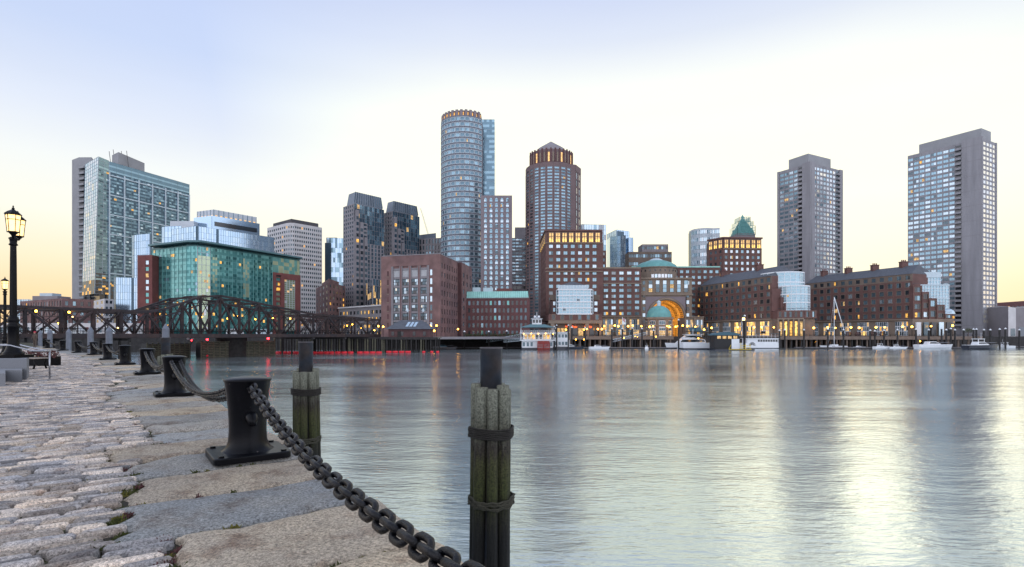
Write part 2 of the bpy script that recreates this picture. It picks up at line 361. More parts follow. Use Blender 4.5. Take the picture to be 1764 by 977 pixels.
# ------------------------------------------------------------------ buildings
PAL_TOWER = [('g_blue', 6), ('g_light', 1), ('g_mid', 4), ('lit_soft', .3)]
PAL_DARK = [('g_mid', 6), ('g_dark', 4), ('g_blue', 1.0), ('lit', .2)]
PAL_HOTEL = [('g_blue', 7), ('g_light', 3), ('blind', .6), ('g_mid', 2), ('lit_soft', .35), ('lit', .1)]
def pick(pal): return random.choices([a for a, _ in pal], [b for _, b in pal])[0]
class Bld:
    def __init__(s, name, label, base, cat='building', group=None, wallmat='concrete'):
        s.o = thing(name, label, cat, base, group); s.w = MB(); s.wm = wallmat; s.wins = []
        s.parts = {}
    def part(s, k):
        return s.parts.setdefault(k, MB())
    def finish(s):
        if s.w.f: s.w.build('wall', s.o)
        s.wins.sort(key=lambda t: -t[0])
        for a, mb in s.wins[:100]: mb.build('window', s.o)
        if len(s.wins) > 100:
            r = MB()
            for a, mb in s.wins[100:]:
                i = len(r.v); r.v += mb.v
                r.f += [tuple(i+j for j in f) for f in mb.f]; r.sm += mb.sm; r.m += [r.mi(mb.mats[k]) for k in mb.m]
            r.build('window', s.o, kind='stuff')
        for k, mb in s.parts.items():
            if mb.f: mb.build(k.split('#')[0], s.o)
        return s.o
def facade(B, p0, p1, z0, z1, nc, nr, wf=.6, hf=.6, dep=.3, pal=PAL_TOWER, np=1, sur=None, mt=0, mb=0, ml=0, mr=0, ext=1, skip=None, wm=None, span=True, vbias=.5):
    dx, dy = p1[0]-p0[0], p1[1]-p0[1]; L = math.hypot(dx, dy); dx /= L; dy /= L; nn = (dy, -dx); w = B.w; m = wm or B.wm
    cw = (L-ml-mr)/nc; rh = (z1-z0-mt-mb)/nr; ww = cw*wf; wh = rh*hf
    P = lambda t: (p0[0]+dx*t, p0[1]+dy*t)
    edges = [0]
    for i in range(nc): c = ml+cw*(i+.5); edges += [c-ww/2, c+ww/2]
    edges.append(L); e = dep-.02 if ext else 0
    for i in range(0, len(edges), 2):
        a, b = edges[i], edges[i+1]
        if b-a < .02: continue
        w.wall(P(a), P(b), -.1, dep, z0, z1, m, e if i == 0 else 0, e if i == len(edges)-2 else 0)
    zr = [z0]
    for j in range(nr): c = z0+mb+rh*(j+vbias); zr += [c-wh/2, c+wh/2]
    zr.append(z1)
    if span:
        for j in range(0, len(zr), 2):
            if zr[j+1]-zr[j] > .02: w.wall(P(.05), P(L-.05), -.1, dep-.05, zr[j], zr[j+1], m)
    mid = P(L/2); vd = math.hypot(mid[0], mid[1]); cosv = max(.02, -(nn[0]*mid[0]+nn[1]*mid[1])/vd)
    for i in range(nc):
        for j in range(nr):
            if skip and skip(i, j): continue
            x = ml+cw*(i+.5); zc = z0+mb+rh*(j+vbias); b = MB(); area = ww*wh*cosv/vd**2
            base = pick(pal); litp = random.randrange(np) if base.startswith('lit') and np > 1 and random.random() < .75 else -1
            for k in range(np):
                a0 = P(x-ww/2+ww*k/np+.03); a1 = P(x-ww/2+ww*(k+1)/np-.03)
                q = [(a0[0]+nn[0]*.06, a0[1]+nn[1]*.06), (a1[0]+nn[0]*.06, a1[1]+nn[1]*.06)]
                mm = base if random.random() < .86 else pick(pal)
                if litp >= 0 and k != litp: mm = pal[0][0]
                b.face([(*q[0], zc-wh/2+.02), (*q[1], zc-wh/2+.02), (*q[1], zc+wh/2-.02), (*q[0], zc+wh/2-.02)], mm)
            if sur:
                t = min(.22, ww*.14); o = dep+.05
                b.wall(P(x-ww/2-t), P(x-ww/2+.02), dep-.2, o, zc-wh/2-t, zc+wh/2+t, sur)
                b.wall(P(x+ww/2-.02), P(x+ww/2+t), dep-.2, o, zc-wh/2-t, zc+wh/2+t, sur)
                b.wall(P(x-ww/2+.02), P(x+ww/2-.02), dep-.2, o-.01, zc+wh/2-.02, zc+wh/2+t, sur)
                b.wall(P(x-ww/2+.02), P(x+ww/2-.02), dep-.2, o+.04, zc-wh/2-t, zc-wh/2+.02, sur)
            B.wins.append((area, b))
def curtain(B, p0, p1, z0, z1, nc, nr, palf, mull='roof_screen', mw=.12, off=.15, p0t=None, p1t=None, every=1, hevery=1, key='glass_facade', mkey='mullions'):
    g = B.part(key); mb = B.part(mkey); p0t = p0t or p0; p1t = p1t or p1
    dx, dy = p1[0]-p0[0], p1[1]-p0[1]; L = math.hypot(dx, dy); n = (dy/L, -dx/L)
    def P(u, v, o=off):
        a = (p0[0]+(p0t[0]-p0[0])*v, p0[1]+(p0t[1]-p0[1])*v); b = (p1[0]+(p1t[0]-p1[0])*v, p1[1]+(p1t[1]-p1[1])*v)
        return (a[0]+(b[0]-a[0])*u+n[0]*o, a[1]+(b[1]-a[1])*u+n[1]*o, z0+(z1-z0)*v)
    for i in range(nc):
        for j in range(nr):
            g.face([P(i/nc, j/nr), P((i+1)/nc, j/nr), P((i+1)/nc, (j+1)/nr), P(i/nc, (j+1)/nr)], palf(i, j))
    if mw:
        for i in range(0, nc+1, every): mb.beam(P(i/nc, 0, off+.05), P(i/nc, 1, off+.05), mw, mw*1.4, mull)
        for j in range(0, nr+1, hevery): mb.beam(P(0, j/nr, off+.04), P(1, j/nr, off+.04), mw, mw, mull)
def pts_back(Lp, C, Rp): return (Lp[0]+Rp[0]-C[0], Lp[1]+Rp[1]-C[1])
def three(l, c, r, Yc):    # (px, roofline y) of the left, near and right corner -> plan points and roof height
    zt = Z(c[1], Yc); fy = lambda q: Yc*(YH-c[1])/(YH-q[1])
    return W(l[0], fy(l)), W(c[0], Yc), W(r[0], fy(r)), zt
def inset(poly, d):
    cx = sum(p[0] for p in poly)/len(poly); cy = sum(p[1] for p in poly)/len(poly); o = []
    for p in poly:
        l = math.hypot(p[0]-cx, p[1]-cy); k = max(.05, (l-d)/l); o.append((cx+(p[0]-cx)*k, cy+(p[1]-cy)*k))
    return o
def lerp(a, b, t): return (a[0]+(b[0]-a[0])*t, a[1]+(b[1]-a[1])*t)
GZ = .6
def mech(B, poly, z, n, m='stone_grey', s=3):   # small rooftop plant boxes
    k = B.part('rooftop_plant')
    for _ in range(n):
        a = lerp(poly[0], poly[1], random.uniform(.2, .8)); b = lerp(poly[3 % len(poly)], poly[2], random.uniform(.2, .8)); c = lerp(a, b, random.uniform(.2, .8))
        w = random.uniform(.5, 1)*s; k.box(c[0]-w/2, c[0]+w/2, c[1]-w/2, c[1]+w/2, z-.05, z+random.uniform(.4, 1)*s*.6, m)
def frontp(pl, pr, Y, d):
    a, b = W(pl, Y), W(pr, Y); return a, b, (b[0]+ (b[0]/Y)*0, b[1]+d), (a[0], a[1]+d)
def balconies(B, a, b, z0, z1, n, m):
    for j in range(n):
        z = z0+(z1-z0)*(j+.1)/n; k = MB(); h = (z1-z0)/n
        k.wall(a, b, -.2, 1.5, z, z+.25, m); k.wall(a, b, 1.35, 1.5, z+.25, z+h*.45, m)
        k.wall(a, lerp(a, b, .06), 0, 1.34, z+.25, z+h*.42, m); k.wall(lerp(a, b, .94), b, 0, 1.34, z+.25, z+h*.42, m); k.build('balcony', B.o)

# --- residential tower, far right
Lp, C, Rp, zt = three((1564, 269), (1691.6, 238), (1716, 247), 300)
B = Bld('apartment_tower', 'tall grey concrete apartment tower at the far right, the taller of two balconied towers', (C[0], C[1], GZ), wallmat='concrete')
D = pts_back(Lp, C, Rp); B.w.prism([Lp, C, Rp, D], GZ, zt, 'concrete')
a, b, c = lerp(Lp, C, .66), lerp(Lp, C, .75), C
facade(B, Lp, a, GZ, zt, 8, 38, .84, .56, .22, pal=[('g_blue', 8), ('g_light', 3), ('g_mid', 1.6), ('lit_soft', .3), ('lit', .12)], np=2, mt=1.5, mb=4, ext=0)
B.w.wall(lerp(Lp, C, .752), C, -.1, 1.2, GZ, zt+.8, 'concrete', 0, .6)
for j in range(13): B.part('panel_joint#%d' % j).wall(lerp(Lp, C, .752), C, 1.1, 1.23, GZ+6+j*8.3, GZ+6.22+j*8.3, 'granite_twin', 0, .63)
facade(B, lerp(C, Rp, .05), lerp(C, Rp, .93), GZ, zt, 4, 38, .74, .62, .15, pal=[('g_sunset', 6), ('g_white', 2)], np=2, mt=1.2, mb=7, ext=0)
B.w.wall(lerp(C, Rp, .93), Rp, -.1, .5, GZ, zt, 'concrete')
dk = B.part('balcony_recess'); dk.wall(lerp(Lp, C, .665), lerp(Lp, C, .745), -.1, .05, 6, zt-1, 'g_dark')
balconies(B, lerp(Lp, C, .665), lerp(Lp, C, .748), 6, zt-1.5, 37, 'concrete')
P4 = inset([Lp, C, Rp, D], 0); ph = [lerp(Lp, C, .12), lerp(Lp, C, .97), lerp(Rp, D, .03), lerp(Rp, D, .88)]
ph = [lerp(ph[0], ph[3], .2), lerp(ph[1], ph[2], .12), lerp(ph[1], ph[2], .8), lerp(ph[0], ph[3], .8)]
B.part('penthouse').prism(ph, zt-.1, zt+6.2, 'concrete_tower'); B.finish()

# --- residential tower, second from right
Lp, C, Rp, zt = three((1340, 297), (1395, 281), (1450, 294), 335)
B = Bld('apartment_tower', 'grey concrete apartment tower second from the right, shorter than the other balconied tower', (C[0], C[1], GZ), wallmat='concrete')
D = pts_back(Lp, C, Rp); B.w.prism([Lp, C, Rp, D], GZ, zt, 'concrete')
B.w.wall(Lp, lerp(Lp, C, .06), -.1, .8, GZ, zt, 'concrete')
facade(B, lerp(Lp, C, .06), lerp(Lp, C, .66), GZ, zt, 4, 37, .84, .56, .22, pal=[('g_blue', 7), ('g_light', 4), ('g_mid', 1), ('lit_soft', .25)], np=2, mt=1.5, mb=4, ext=0)
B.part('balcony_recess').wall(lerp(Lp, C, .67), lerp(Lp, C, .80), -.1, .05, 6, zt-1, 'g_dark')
balconies(B, lerp(Lp, C, .67), lerp(Lp, C, .80), 6, zt-1.5, 36, 'concrete')
B.w.wall(lerp(Lp, C, .805), C, -.1, 1.2, GZ, zt+.6, 'concrete', 0, 1.1)
for j in range(13): B.part('panel_joint#%d' % j).wall(lerp(Lp, C, .805), C, 1.1, 1.23, GZ+6+j*8.1, GZ+6.22+j*8.1, 'granite_twin', 0, 1.13)
if True: B.w.wall(C, lerp(C, Rp, .10), -.1, 1.22, GZ, zt+.7, 'concrete')
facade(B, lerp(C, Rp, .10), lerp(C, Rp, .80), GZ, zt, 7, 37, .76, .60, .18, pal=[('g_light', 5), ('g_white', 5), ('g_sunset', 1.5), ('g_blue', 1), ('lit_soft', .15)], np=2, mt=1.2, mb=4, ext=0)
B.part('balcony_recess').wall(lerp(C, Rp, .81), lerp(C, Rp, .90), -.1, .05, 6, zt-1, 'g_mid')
balconies(B, lerp(C, Rp, .81), lerp(C, Rp, .90), 6, zt-1.5, 36, 'concrete')
B.w.wall(lerp(C, Rp, .905), Rp, -.1, .8, GZ, zt, 'concrete')
q = [lerp(Lp, C, .25), lerp(Lp, C, .98), lerp(C, Rp, .02), lerp(C, Rp, .72)]
ph = [lerp(lerp(Lp, C, .3), lerp(D, Rp, .3), .05), lerp(lerp(Lp, C, .93), lerp(D, Rp, .93), .02), lerp(lerp(Lp, C, .93), lerp(D, Rp, .93), .72), lerp(lerp(Lp, C, .3), lerp(D, Rp, .3), .72)]
B.part('penthouse').prism(ph, zt-.1, zt+6.4, 'concrete_tower'); B.finish()

# --- round office tower with lit crown
def arc(cx, cy, r, a0, a1, n): return [(cx+r*math.cos(R(a0+(a1-a0)*i/n)), cy+r*math.sin(R(a0+(a1-a0)*i/n))) for i in range(n+1)]
Y = 380; cxp, cyp = W(800, Y+15); r0 = 16.6; zt = Z(200, Y)
A = arc(cxp, cyp, r0, 172, 322, 13)
B = Bld('office_tower', 'tallest round office tower with lit crenellated crown', (cxp, cyp-r0, GZ), wallmat='granite_blue')
B.w.prism(A+[(A[-1][0], cyp+12), (A[0][0], cyp+12)], GZ, zt, 'granite_blue')
for i in range(13): facade(B, A[i], A[i+1], GZ, zt, 1, 40, .80, .58, .3, pal=[('g_slate2', 8), ('g_blue', 2), ('lit_soft', .15)], np=3, sur='white_metal', mt=.5, mb=3, ext=0)
A2 = arc(cxp, cyp, r0-.6, 172, 322, 26); k = B.part('crown'); k.prism(A2+[(A2[-1][0], cyp+11), (A2[0][0], cyp+11)], zt-.1, zt+3.6, 'brick_ip')
for i in range(0, 26, 2):
    k.wall(lerp(A2[i], A2[i+1], .0), lerp(A2[i], A2[i+2], .56), 0, .6, zt, zt+4.2, 'granite_pink')
    lt = MB(); lt.wall(lerp(A2[i+1], A2[(i+2)], .2), lerp(A2[i+1], A2[i+2], .55), 0, .25, zt+.4, zt+2.4, 'lit'); lt.build('crown_light', B.o)
B.finish()
S0, S1 = W(829, 402), W(852, 402); zt2 = Z(206, 402)
B = Bld('office_tower', 'slim blue glass slab tower attached behind the tallest round tower', (S0[0], 402, GZ), wallmat='granite_pink')
B.w.box(S0[0], S1[0], 402, 425, GZ, zt2, 'g_blue')
curtain(B, S0, S1, GZ, zt2, 5, 84, lambda i, j: random.choice(['g_blue', 'g_blue', 'g_slate2']) if j % 2 else 'g_slate2', 'white_metal', .1, every=5, hevery=4)
B.finish()
# --- pink slab with arched windows
a, b, c, d = frontp(829, 881.5, 352, 22); zt = Z(337, 352)
B = Bld('office_tower', 'pink granite slab tower with five columns of arched windows', (a[0], a[1], GZ), wallmat='granite_pink')
B.w.prism([a, b, c, d], GZ, zt, 'granite_pink')
facade(B, a, b, GZ, zt, 5, 26, .50, .46, .3, pal=[('g_blue', 6), ('g_light', 2), ('g_mid', 1), ('lit_soft', .3)], np=2, mt=1.5, mb=2, ml=1, mr=1)
for i in range(5):
    for j in range(26):   # each window gets its arched head and white surround
        x = a[0]+1+(b[0]-a[0]-2)/5*(i+.5); zz = GZ+2+(zt-GZ-3.5)/26*(j+.5); mb = B.wins[i*26+j][1]
        mb.lathe((x, 0, zz+.55), [(0.02, 0), (.85, 0)], 'g_blue', 8, False, False, (0, math.pi)) if False else None
        pts = [(x+.95*math.cos(t*math.pi/6), a[1]-.34, zz+.85+.95*math.sin(t*math.pi/6)) for t in range(7)]
        mb.face(pts[::-1], 'g_blue')
        mb.tube([(p[0], p[1]-.02, p[2]) for p in pts], .14, 'stone_grey', 4, sm=False)
        for s in (-1, 1): mb.box(x+s*1.45-.12, x+s*1.45+.12, a[1]-.42, a[1]-.25, zz-1.05, zz+.5, 'stone_grey')
B.finish()
# --- second round tower with cone
Y = 340; cxp, cyp = W(949, Y+16); r0 = 16.2; zt = Z(279, Y)
A = arc(cxp, cyp, r0, 178, 318, 9)
B = Bld('office_tower', 'round pink granite office tower topped by a smaller drum and cone roof', (cxp, cyp-r0, GZ), wallmat='brick_ip')
E0, E1 = (A[-1][0]+2.6, A[-1][1]+.6), (A[-1][0]+6.9, A[-1][1]+9)
B.w.prism(A+[E0, E1, (E1[0], cyp+16), (A[0][0], cyp+16)], GZ, zt, 'brick_ip')
for i in range(9):
    facade(B, A[i], A[i+1], GZ, zt, 1, 52, .66, .60, .3, pal=[('g_blue', 6), ('g_slate2', 3), ('lit_soft', .12)] if i > 2 else PAL_DARK, np=2, sur='stone_grey' if i > 2 else None, mt=2.5, mb=3, ext=0)
B.w.wall(A[-1], E0, -.1, .32, GZ, zt, 'brick_ip')
facade(B, E0, E1, GZ, zt-4, 2, 22, .5, .82, .4, pal=[('g_light', 3), ('g_sunset', 2), ('g_blue', 1)], np=1, ext=0); B.w.wall(E0, E1, -.1, .5, zt-4, zt, 'brick_ip')
k = B.part('crown'); k.lathe((cxp, cyp, 0), [(14.0, zt-.1), (14.0, zt+9.0), (13.2, zt+9.0), (13.2, zt+8.0)], 'brick_ip', 40, False)
for i in range(14):
    t0 = 190+i*11.4; q = arc(cxp, cyp, 14.05, t0, t0+4.2, 1)
    lt = MB(); lt.wall(q[0], q[1], -.1, .12, zt+1.2, zt+7.0, 'lit_mid' if i % 3 == 0 else 'stone_tan'); lt.build('crown_light', B.o)
    q = arc(cxp, cyp, 14.05, t0+5.6, t0+9.6, 1); k.wall(q[0], q[1], -.1, .45, zt-.1, zt+9.6, 'brick_dark')
B.part('cone_roof').lathe((cxp, cyp, zt+8), [(12.6, 0), (8.5, 5.0), (7.0, 6.0), (.05, 10.4)], 'stone_grey', 30, False); B.finish()

# --- left glass tower with concrete core
Yc = 430; C = W(166, Yc); zt = Z(270, Yc)
Lp, _, Rp, _ = three((145, 284), (168, 271), (326, 318), Yc); Ct = W(170, Yc); Lt = (Lp[0]+1.2, Lp[1]); Cb = W(163, Yc); Lb = (Lp[0]-1.5, Lp[1])
zb = Z(506, Yc)
B = Bld('glass_tower', 'large blue green glass office tower at the far left with concrete core', (C[0], C[1], GZ), wallmat='concrete_tower')
D = pts_back(Lp, Ct, Rp)
cut = lerp(Cb, Rp, .13); B.w.prism([Lb, Cb, cut, Rp, D], zb, zt-1, 'g_slate', top=[Lt, Ct, cut, Rp, D])
B.w.prism(inset([Lb, Cb, Rp, D], 5), GZ, zb, 'g_dark')
def pf(i, j):
    if j >= 72: return 'g_slate2' if j % 3 else 'g_blue'
    if j % 2: return random.choices(['g_slate', 'g_slate2'], [8, 1])[0]
    return random.choices(['g_slate2', 'g_blue', 'g_light', 'g_slate', 'lit_soft', 'lit'], [7, 3.5, .35, 3, .12, .08])[0]
def pf2(i, j):
    if j < 22 and i > 8: return random.choices(['g_dark', 'g_slate', 'lit'], [6, 2, .5])[0]
    if j < 8: return random.choices(['g_dark', 'g_slate', 'lit'], [5, 2, 2.2])[0]
    return pf(i, j)
cut = lerp(Cb, Rp, .13); cutt = cut
curtain(B, Cb, cut, zb, zt, 4, 78, lambda i, j: ('g_slate2' if j > 12 else pf2(9, j)) if j % 2 else pf2(i, j), 'roof_screen', .12, p0t=Ct, p1t=cutt, every=2, hevery=2)
curtain(B, cut, Rp, zb, zt-.5, 36, 78, pf2, 'g_slate2', .1, p0t=cutt, p1t=Rp, every=3, hevery=6)
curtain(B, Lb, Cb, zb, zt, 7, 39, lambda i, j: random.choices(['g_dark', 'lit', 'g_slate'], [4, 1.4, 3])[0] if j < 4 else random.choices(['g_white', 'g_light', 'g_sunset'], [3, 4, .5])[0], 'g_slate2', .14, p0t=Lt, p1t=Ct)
fn = B.part('fins')
for i in range(7):
    t = .13+i*.143; fn.wall(lerp(cut, Rp, i/6.0-.006) if i < 6 else lerp(cut, Rp, .985), lerp(cut, Rp, i/6.0+.006) if i < 6 else Rp, .1, 1.1, zb if i else GZ, zt-9-i*.2, 'white_metal')
for j in range(6): fn.wall(cut, Rp, .1, .7, zb+(zt-zb)*(.155+.147*j), zb+(zt-zb)*(.155+.147*j)+.8, 'white_metal')
k = B.part('concrete_core'); a = W(124, 470); b = W(157, 468); k.prism([W(124, 462), W(136, 455), (W(158, 455)[0], 455), (W(158, 480)[0], 490), (W(124, 490)[0], 490)], GZ, Z(271, 455), 'concrete_tower')
bl = B.part('ledges')
for j in range(26): bl.wall(W(137, 454.8), W(147, 452), 0, 1.4, 22+j*4.7, 23.8+j*4.7, 'concrete_tower')
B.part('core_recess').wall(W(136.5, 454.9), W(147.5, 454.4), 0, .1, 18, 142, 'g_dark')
a = W(193, 470); b = W(204, 462); c = W(249, 492); ztp = Z(262, 462)
B.part('penthouse').prism([a, b, c, pts_back(a, b, c)], zt-3, ztp, 'concrete_tower')
an = B.part('antenna')
for px in (192, 199, 213, 222): q = W(px, 470); an.beam((q[0], q[1], ztp-12), (q[0]-2, q[1], ztp+random.uniform(2, 5)), .3, .3, 'steel_pipe')
lo = B.part('podium'); lo.prism([W(126, 400), W(212, 370), W(222, 392), W(140, 440)], GZ, Z(529, 385), 'stone_white')
B.finish()
B = Bld('office_block', 'low white office block with square windows under the large left glass tower', (*W(160, 330), GZ), wallmat='stone_white')
a, b, c, d = W(158, 350), W(180, 322), W(222, 338), W(200, 370); zt = Z(517, 335); B.w.prism([a, b, c, d], GZ, zt, 'stone_white')
facade(B, a, b, GZ, zt, 3, 6, .5, .5, .2, pal=PAL_DARK); facade(B, b, c, GZ, zt, 6, 6, .6, .5, .2, pal=PAL_DARK); B.finish()

# --- pale sky-blue glass towers behind the green hotel
def skyblock(label, l, c, r, Yc, base=GZ, nc1=6, nc2=10, rh=3.6, pal=('g_sky', 'g_sky', 'g_sky2'), screen=0, name='glass_building', every=2, hevery=2, mull='g_slate2', mw=.12):
    Lp, C, Rp, zt = three(l, c, r, Yc); B = Bld(name, label, (C[0], C[1], base), wallmat=pal[0]); D = pts_back(Lp, C, Rp)
    B.w.prism([Lp, C, Rp, D], base, zt, pal[0]); nr = max(2, int((zt-base)/rh)); f = lambda i, j: random.choice(pal)
    B.w.prism(inset([Lp, C, Rp, D], .6), zt-.1, zt+.15, 'metal_roof')
    if math.hypot(Lp[0]-C[0], Lp[1]-C[1]) > 1: curtain(B, Lp, C, base, zt+.6, nc1, nr, f, mull, mw, every=every, hevery=hevery)
    curtain(B, C, Rp, base, zt+.6, nc2, nr, f, mull, mw, every=every, hevery=hevery)
    if screen:
        k = B.part('roof_screen'); q = inset([Lp, C, Rp, D], 2.0)
        k.prism(q, zt-.1, zt+screen, 'roof_screen')
        for e0, e1 in ((q[0], q[1]), (q[1], q[2])):
            n = max(2, int(math.hypot(e1[0]-e0[0], e1[1]-e0[1])/3.2))
            for i in range(n+1): t = i/n; k.wall(lerp(e0, e1, max(0, t-.006)), lerp(e0, e1, min(1, t+.006)), 0, .2, zt, zt+screen, 'g_slate2')
            for i in range(n): lt = MB(); lt.wall(lerp(e0, e1, (i+.3)/n), lerp(e0, e1, (i+.7)/n), 0, .1, zt+.5, zt+1.5, 'lit_mid'); lt.build('screen_light', B.o)
    return B, (Lp, C, Rp, D, zt)
B, g = skyblock('pale blue glass office block with glowing screened rooftop, tallest behind the green glass hotel', (334, 377), (365, 373), (447, 387), 372, screen=5.2, nc1=12, nc2=28, pal=('g_sky', 'g_sky', 'g_sky'), mw=.0)
wn = B.part('window_band'); Lp, C, Rp, D, zt = g
wn.wall(lerp(C, Rp, .05), lerp(C, Rp, .94), .1, .35, zt-6.2, zt-3.2, 'g_dark'); wn.wall(lerp(C, Rp, .22), lerp(C, Rp, .88), .1, .35, zt-10.2, zt-8.8, 'g_dark'); B.finish()
B, g = skyblock('wide pale blue glass office wing stepping down behind the green hotel roof', (296, 397), (338, 391), (472, 411), 348, nc1=10, nc2=34, every=1, hevery=1, mw=.09)
k = B.part('joint'); 
for t in (.0, .24): k.wall(lerp(g[1], g[2], t), lerp(g[1], g[2], t+.02), 0, .7, GZ, g[4]+.5, 'g_slate')
B.finish()
B, g = skyblock('small stepped blue glass block with lit white roof box left of the tall screened block', (279, 393), (284, 392), (313, 391), 362, nc1=2, nc2=10, screen=0); 
kk = B.part('roof_box'); a, b, c, d = frontp(293, 334, 372, 14); kk.prism([a, b, c, d], g[4]-2, Z(381, 372), 'roof_screen'); kk.wall(a, b, 0, .1, g[4]+.4, g[4]+1.6, 'lit_soft'); B.finish()
B, g = skyblock('narrow pale blue curved glass tower just left of the green hotel', (228, 408), (232, 407), (262, 404), 300, nc1=2, nc2=9, every=1, hevery=1, mw=.1)
B.part('joint').wall(lerp(g[1], g[2], .9), g[2], .1, .5, GZ, g[4]+.5, 'g_slate'); B.finish()
B, g = skyblock('low pale blue glass block in front of the narrow glass tower', (197, 481), (200, 480), (238, 481), 272, nc1=2, nc2=10, every=1, hevery=1, mw=.1)
B.part('joint').wall(lerp(g[1], g[2], .72), lerp(g[1], g[2], .80), .1, .5, GZ, g[4]+.5, 'g_slate'); B.finish()

# --- green glass hotel
Yc = 250; zt = Z(421, Yc); c0 = W(262, 262); c1 = W(322, 250); c2 = W(340, 249.5); c3 = W(362, 254); c4 = W(516, 299)
B = Bld('hotel', 'teal green glass hotel with overhanging roof and red brick end panels', (c1[0], c1[1], GZ), wallmat='brick_red')
body = [c0, c1, c2, c3, c4, (c4[0]-25, c4[1]+26), (c0[0]+6, c0[1]+60)]
B.w.prism(body, GZ, zt, 'g_teal_d')
def gp(i, j): return 'g_teal' if j % 2 == 0 else 'g_teal2' if i % 3 == 0 else random.choices(['g_teal', 'g_teal2', 'g_blue', 'lit', 'lit_soft'], [6, 4, 1.0, 1.2 if j < 10 else .1, .15])[0]
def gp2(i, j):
    if (i in (1, 2) and 12 < j < 25) or (i in (15, 16, 17) and 11 < j < 26): return random.choices(['g_teal_pale', 'g_teal'], [2, 1])[0]  # bright reflection streaks put into the cell colours
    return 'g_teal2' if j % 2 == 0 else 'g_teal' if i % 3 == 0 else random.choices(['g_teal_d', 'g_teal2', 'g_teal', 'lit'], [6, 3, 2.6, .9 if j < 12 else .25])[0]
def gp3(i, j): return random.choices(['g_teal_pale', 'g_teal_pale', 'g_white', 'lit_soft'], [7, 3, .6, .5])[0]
ztg = zt-1
curtain(B, c0, c1, GZ+3, ztg, 18, 28, gp, 'g_teal2', .16, every=2, hevery=2); curtain(B, c1, c2, GZ+3, ztg, 5, 28, gp, 'g_teal2', .14, every=2, hevery=2)
curtain(B, c2, c3, GZ+3, ztg, 6, 28, lambda i, j: gp3(i, j) if j < 25 else gp(i, j), 'roof_screen', .14, every=2, hevery=2)  # corner bay: sunset sky reflection painted as paler glass cells
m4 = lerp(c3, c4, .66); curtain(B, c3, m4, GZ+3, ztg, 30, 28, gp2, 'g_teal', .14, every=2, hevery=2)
curtain(B, m4, c4, zt-9, ztg, 10, 4, lambda i, j: random.choice(['g_teal', 'g_teal_pale']), 'g_teal', .12, every=2, hevery=2)
B.w.wall(m4, c4, -.1, .8, zt-10.2, zt-8.9, 'brick_red', 0, 0)
for t0, t1 in ((0, .10), (.28, .40), (.80, 1.0)): B.w.wall(lerp(m4, c4, t0), lerp(m4, c4, t1), -.1, .8, GZ, zt-10.2, 'brick_red')
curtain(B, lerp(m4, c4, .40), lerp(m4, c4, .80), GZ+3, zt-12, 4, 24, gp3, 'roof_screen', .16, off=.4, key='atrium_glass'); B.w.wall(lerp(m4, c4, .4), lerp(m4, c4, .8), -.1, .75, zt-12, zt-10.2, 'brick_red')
facade(B, lerp(m4, c4, .10), lerp(m4, c4, .28), GZ+3, zt-11, 1, 11, .9, .62, .7, pal=[('g_teal_pale', 3), ('g_teal', 2), ('lit', .8)], np=2, ext=0)
bl0, bl1 = W(238, 256), W(262, 254.5); zb = Z(440, 256); B.w.prism([bl0, bl1, (bl1[0], bl1[1]+20), (bl0[0], bl0[1]+20)], GZ, zb, 'brick_red')
facade(B, bl0, bl1, GZ, zb, 1, 11, .36, .6, .25, pal=[('g_light', 3), ('g_teal', 3), ('lit_soft', .8)], np=1, mt=2, mb=3, ml=2.6, vbias=.5)
ro = B.part('roof'); pr = lambda d, pts: [(p[0]-0*d, p[1]) for p in pts]
over = [W(255, 257), W(322, 245), W(345, 245), W(366, 250), W(521, 299), (c4[0]-24, c4[1]+30), (c0[0], c0[1]+64)]
ro.prism(over, zt+.3, zt+1.1, 'teal_roof'); ro.prism(inset(body, 1.2), zt-.1, zt+.3, 'g_slate')
mech(B, [c1, c4, (c4[0]-25, c4[1]+26), (c0[0]+6, c0[1]+60)], zt+1.1, 7, 'metal_roof', 3)
B.finish()

# --- white grid tower with rounded corners
Lp, C, Rp, zt = three((461, 393), (500, 383), (558, 393), 420)
B = Bld('office_tower', 'white gridded office tower with rounded corner right of the green hotel', (C[0], C[1], GZ), wallmat='stone_white')
D = pts_back(Lp, C, Rp); a, b = lerp(Lp, C, .82), lerp(C, Rp, .12); m_ = lerp(lerp(a, b, .5), C, .45)
e = lerp(C, Rp, .93); f_ = lerp(Rp, D, .1); B.w.prism([Lp, a, m_, b, e, f_, D], GZ, zt, 'stone_white')
pw = [('g_dark', 3), ('g_mid', 7), ('lit', .35)]
facade(B, Lp, a, GZ, zt, 9, 25, .62, .5, .3, pal=pw, mt=1.5, ext=0); facade(B, a, m_, GZ, zt, 2, 25, .62, .5, .3, pal=pw, mt=1.5, ext=0); facade(B, m_, b, GZ, zt, 2, 25, .62, .5, .3, pal=pw, mt=1.5, ext=0)
facade(B, b, e, GZ, zt, 13, 25, .66, .5, .3, pal=pw, mt=1.5, ext=0); facade(B, e, f_, GZ, zt, 2, 25, .66, .5, .3, pal=pw, mt=1.5, ext=0)
B.part('penthouse').prism(inset([Lp, C, Rp, D], 4.5), zt-.1, zt+3.6, 'steel_pipe'); B.finish()
# --- glass tower with notch behind it
B, g = skyblock('mirrored glass tower with dark top between white gridded tower and twin granite tower', (562, 411), (563, 411), (592, 412), 470, nc1=1, nc2=8, rh=4, pal=('g_sky', 'g_sky2', 'g_blue', 'g_slate2'), mw=.1)
B.part('dark_flank').wall(W(560, 469), W(570, 469), .1, .6, GZ, g[4]-4, 'g_slate'); B.part('stair_tower').prism(list(frontp(562, 580, 474, 8)), g[4]-9, g[4]+1.5, 'brick_ip'); B.finish()

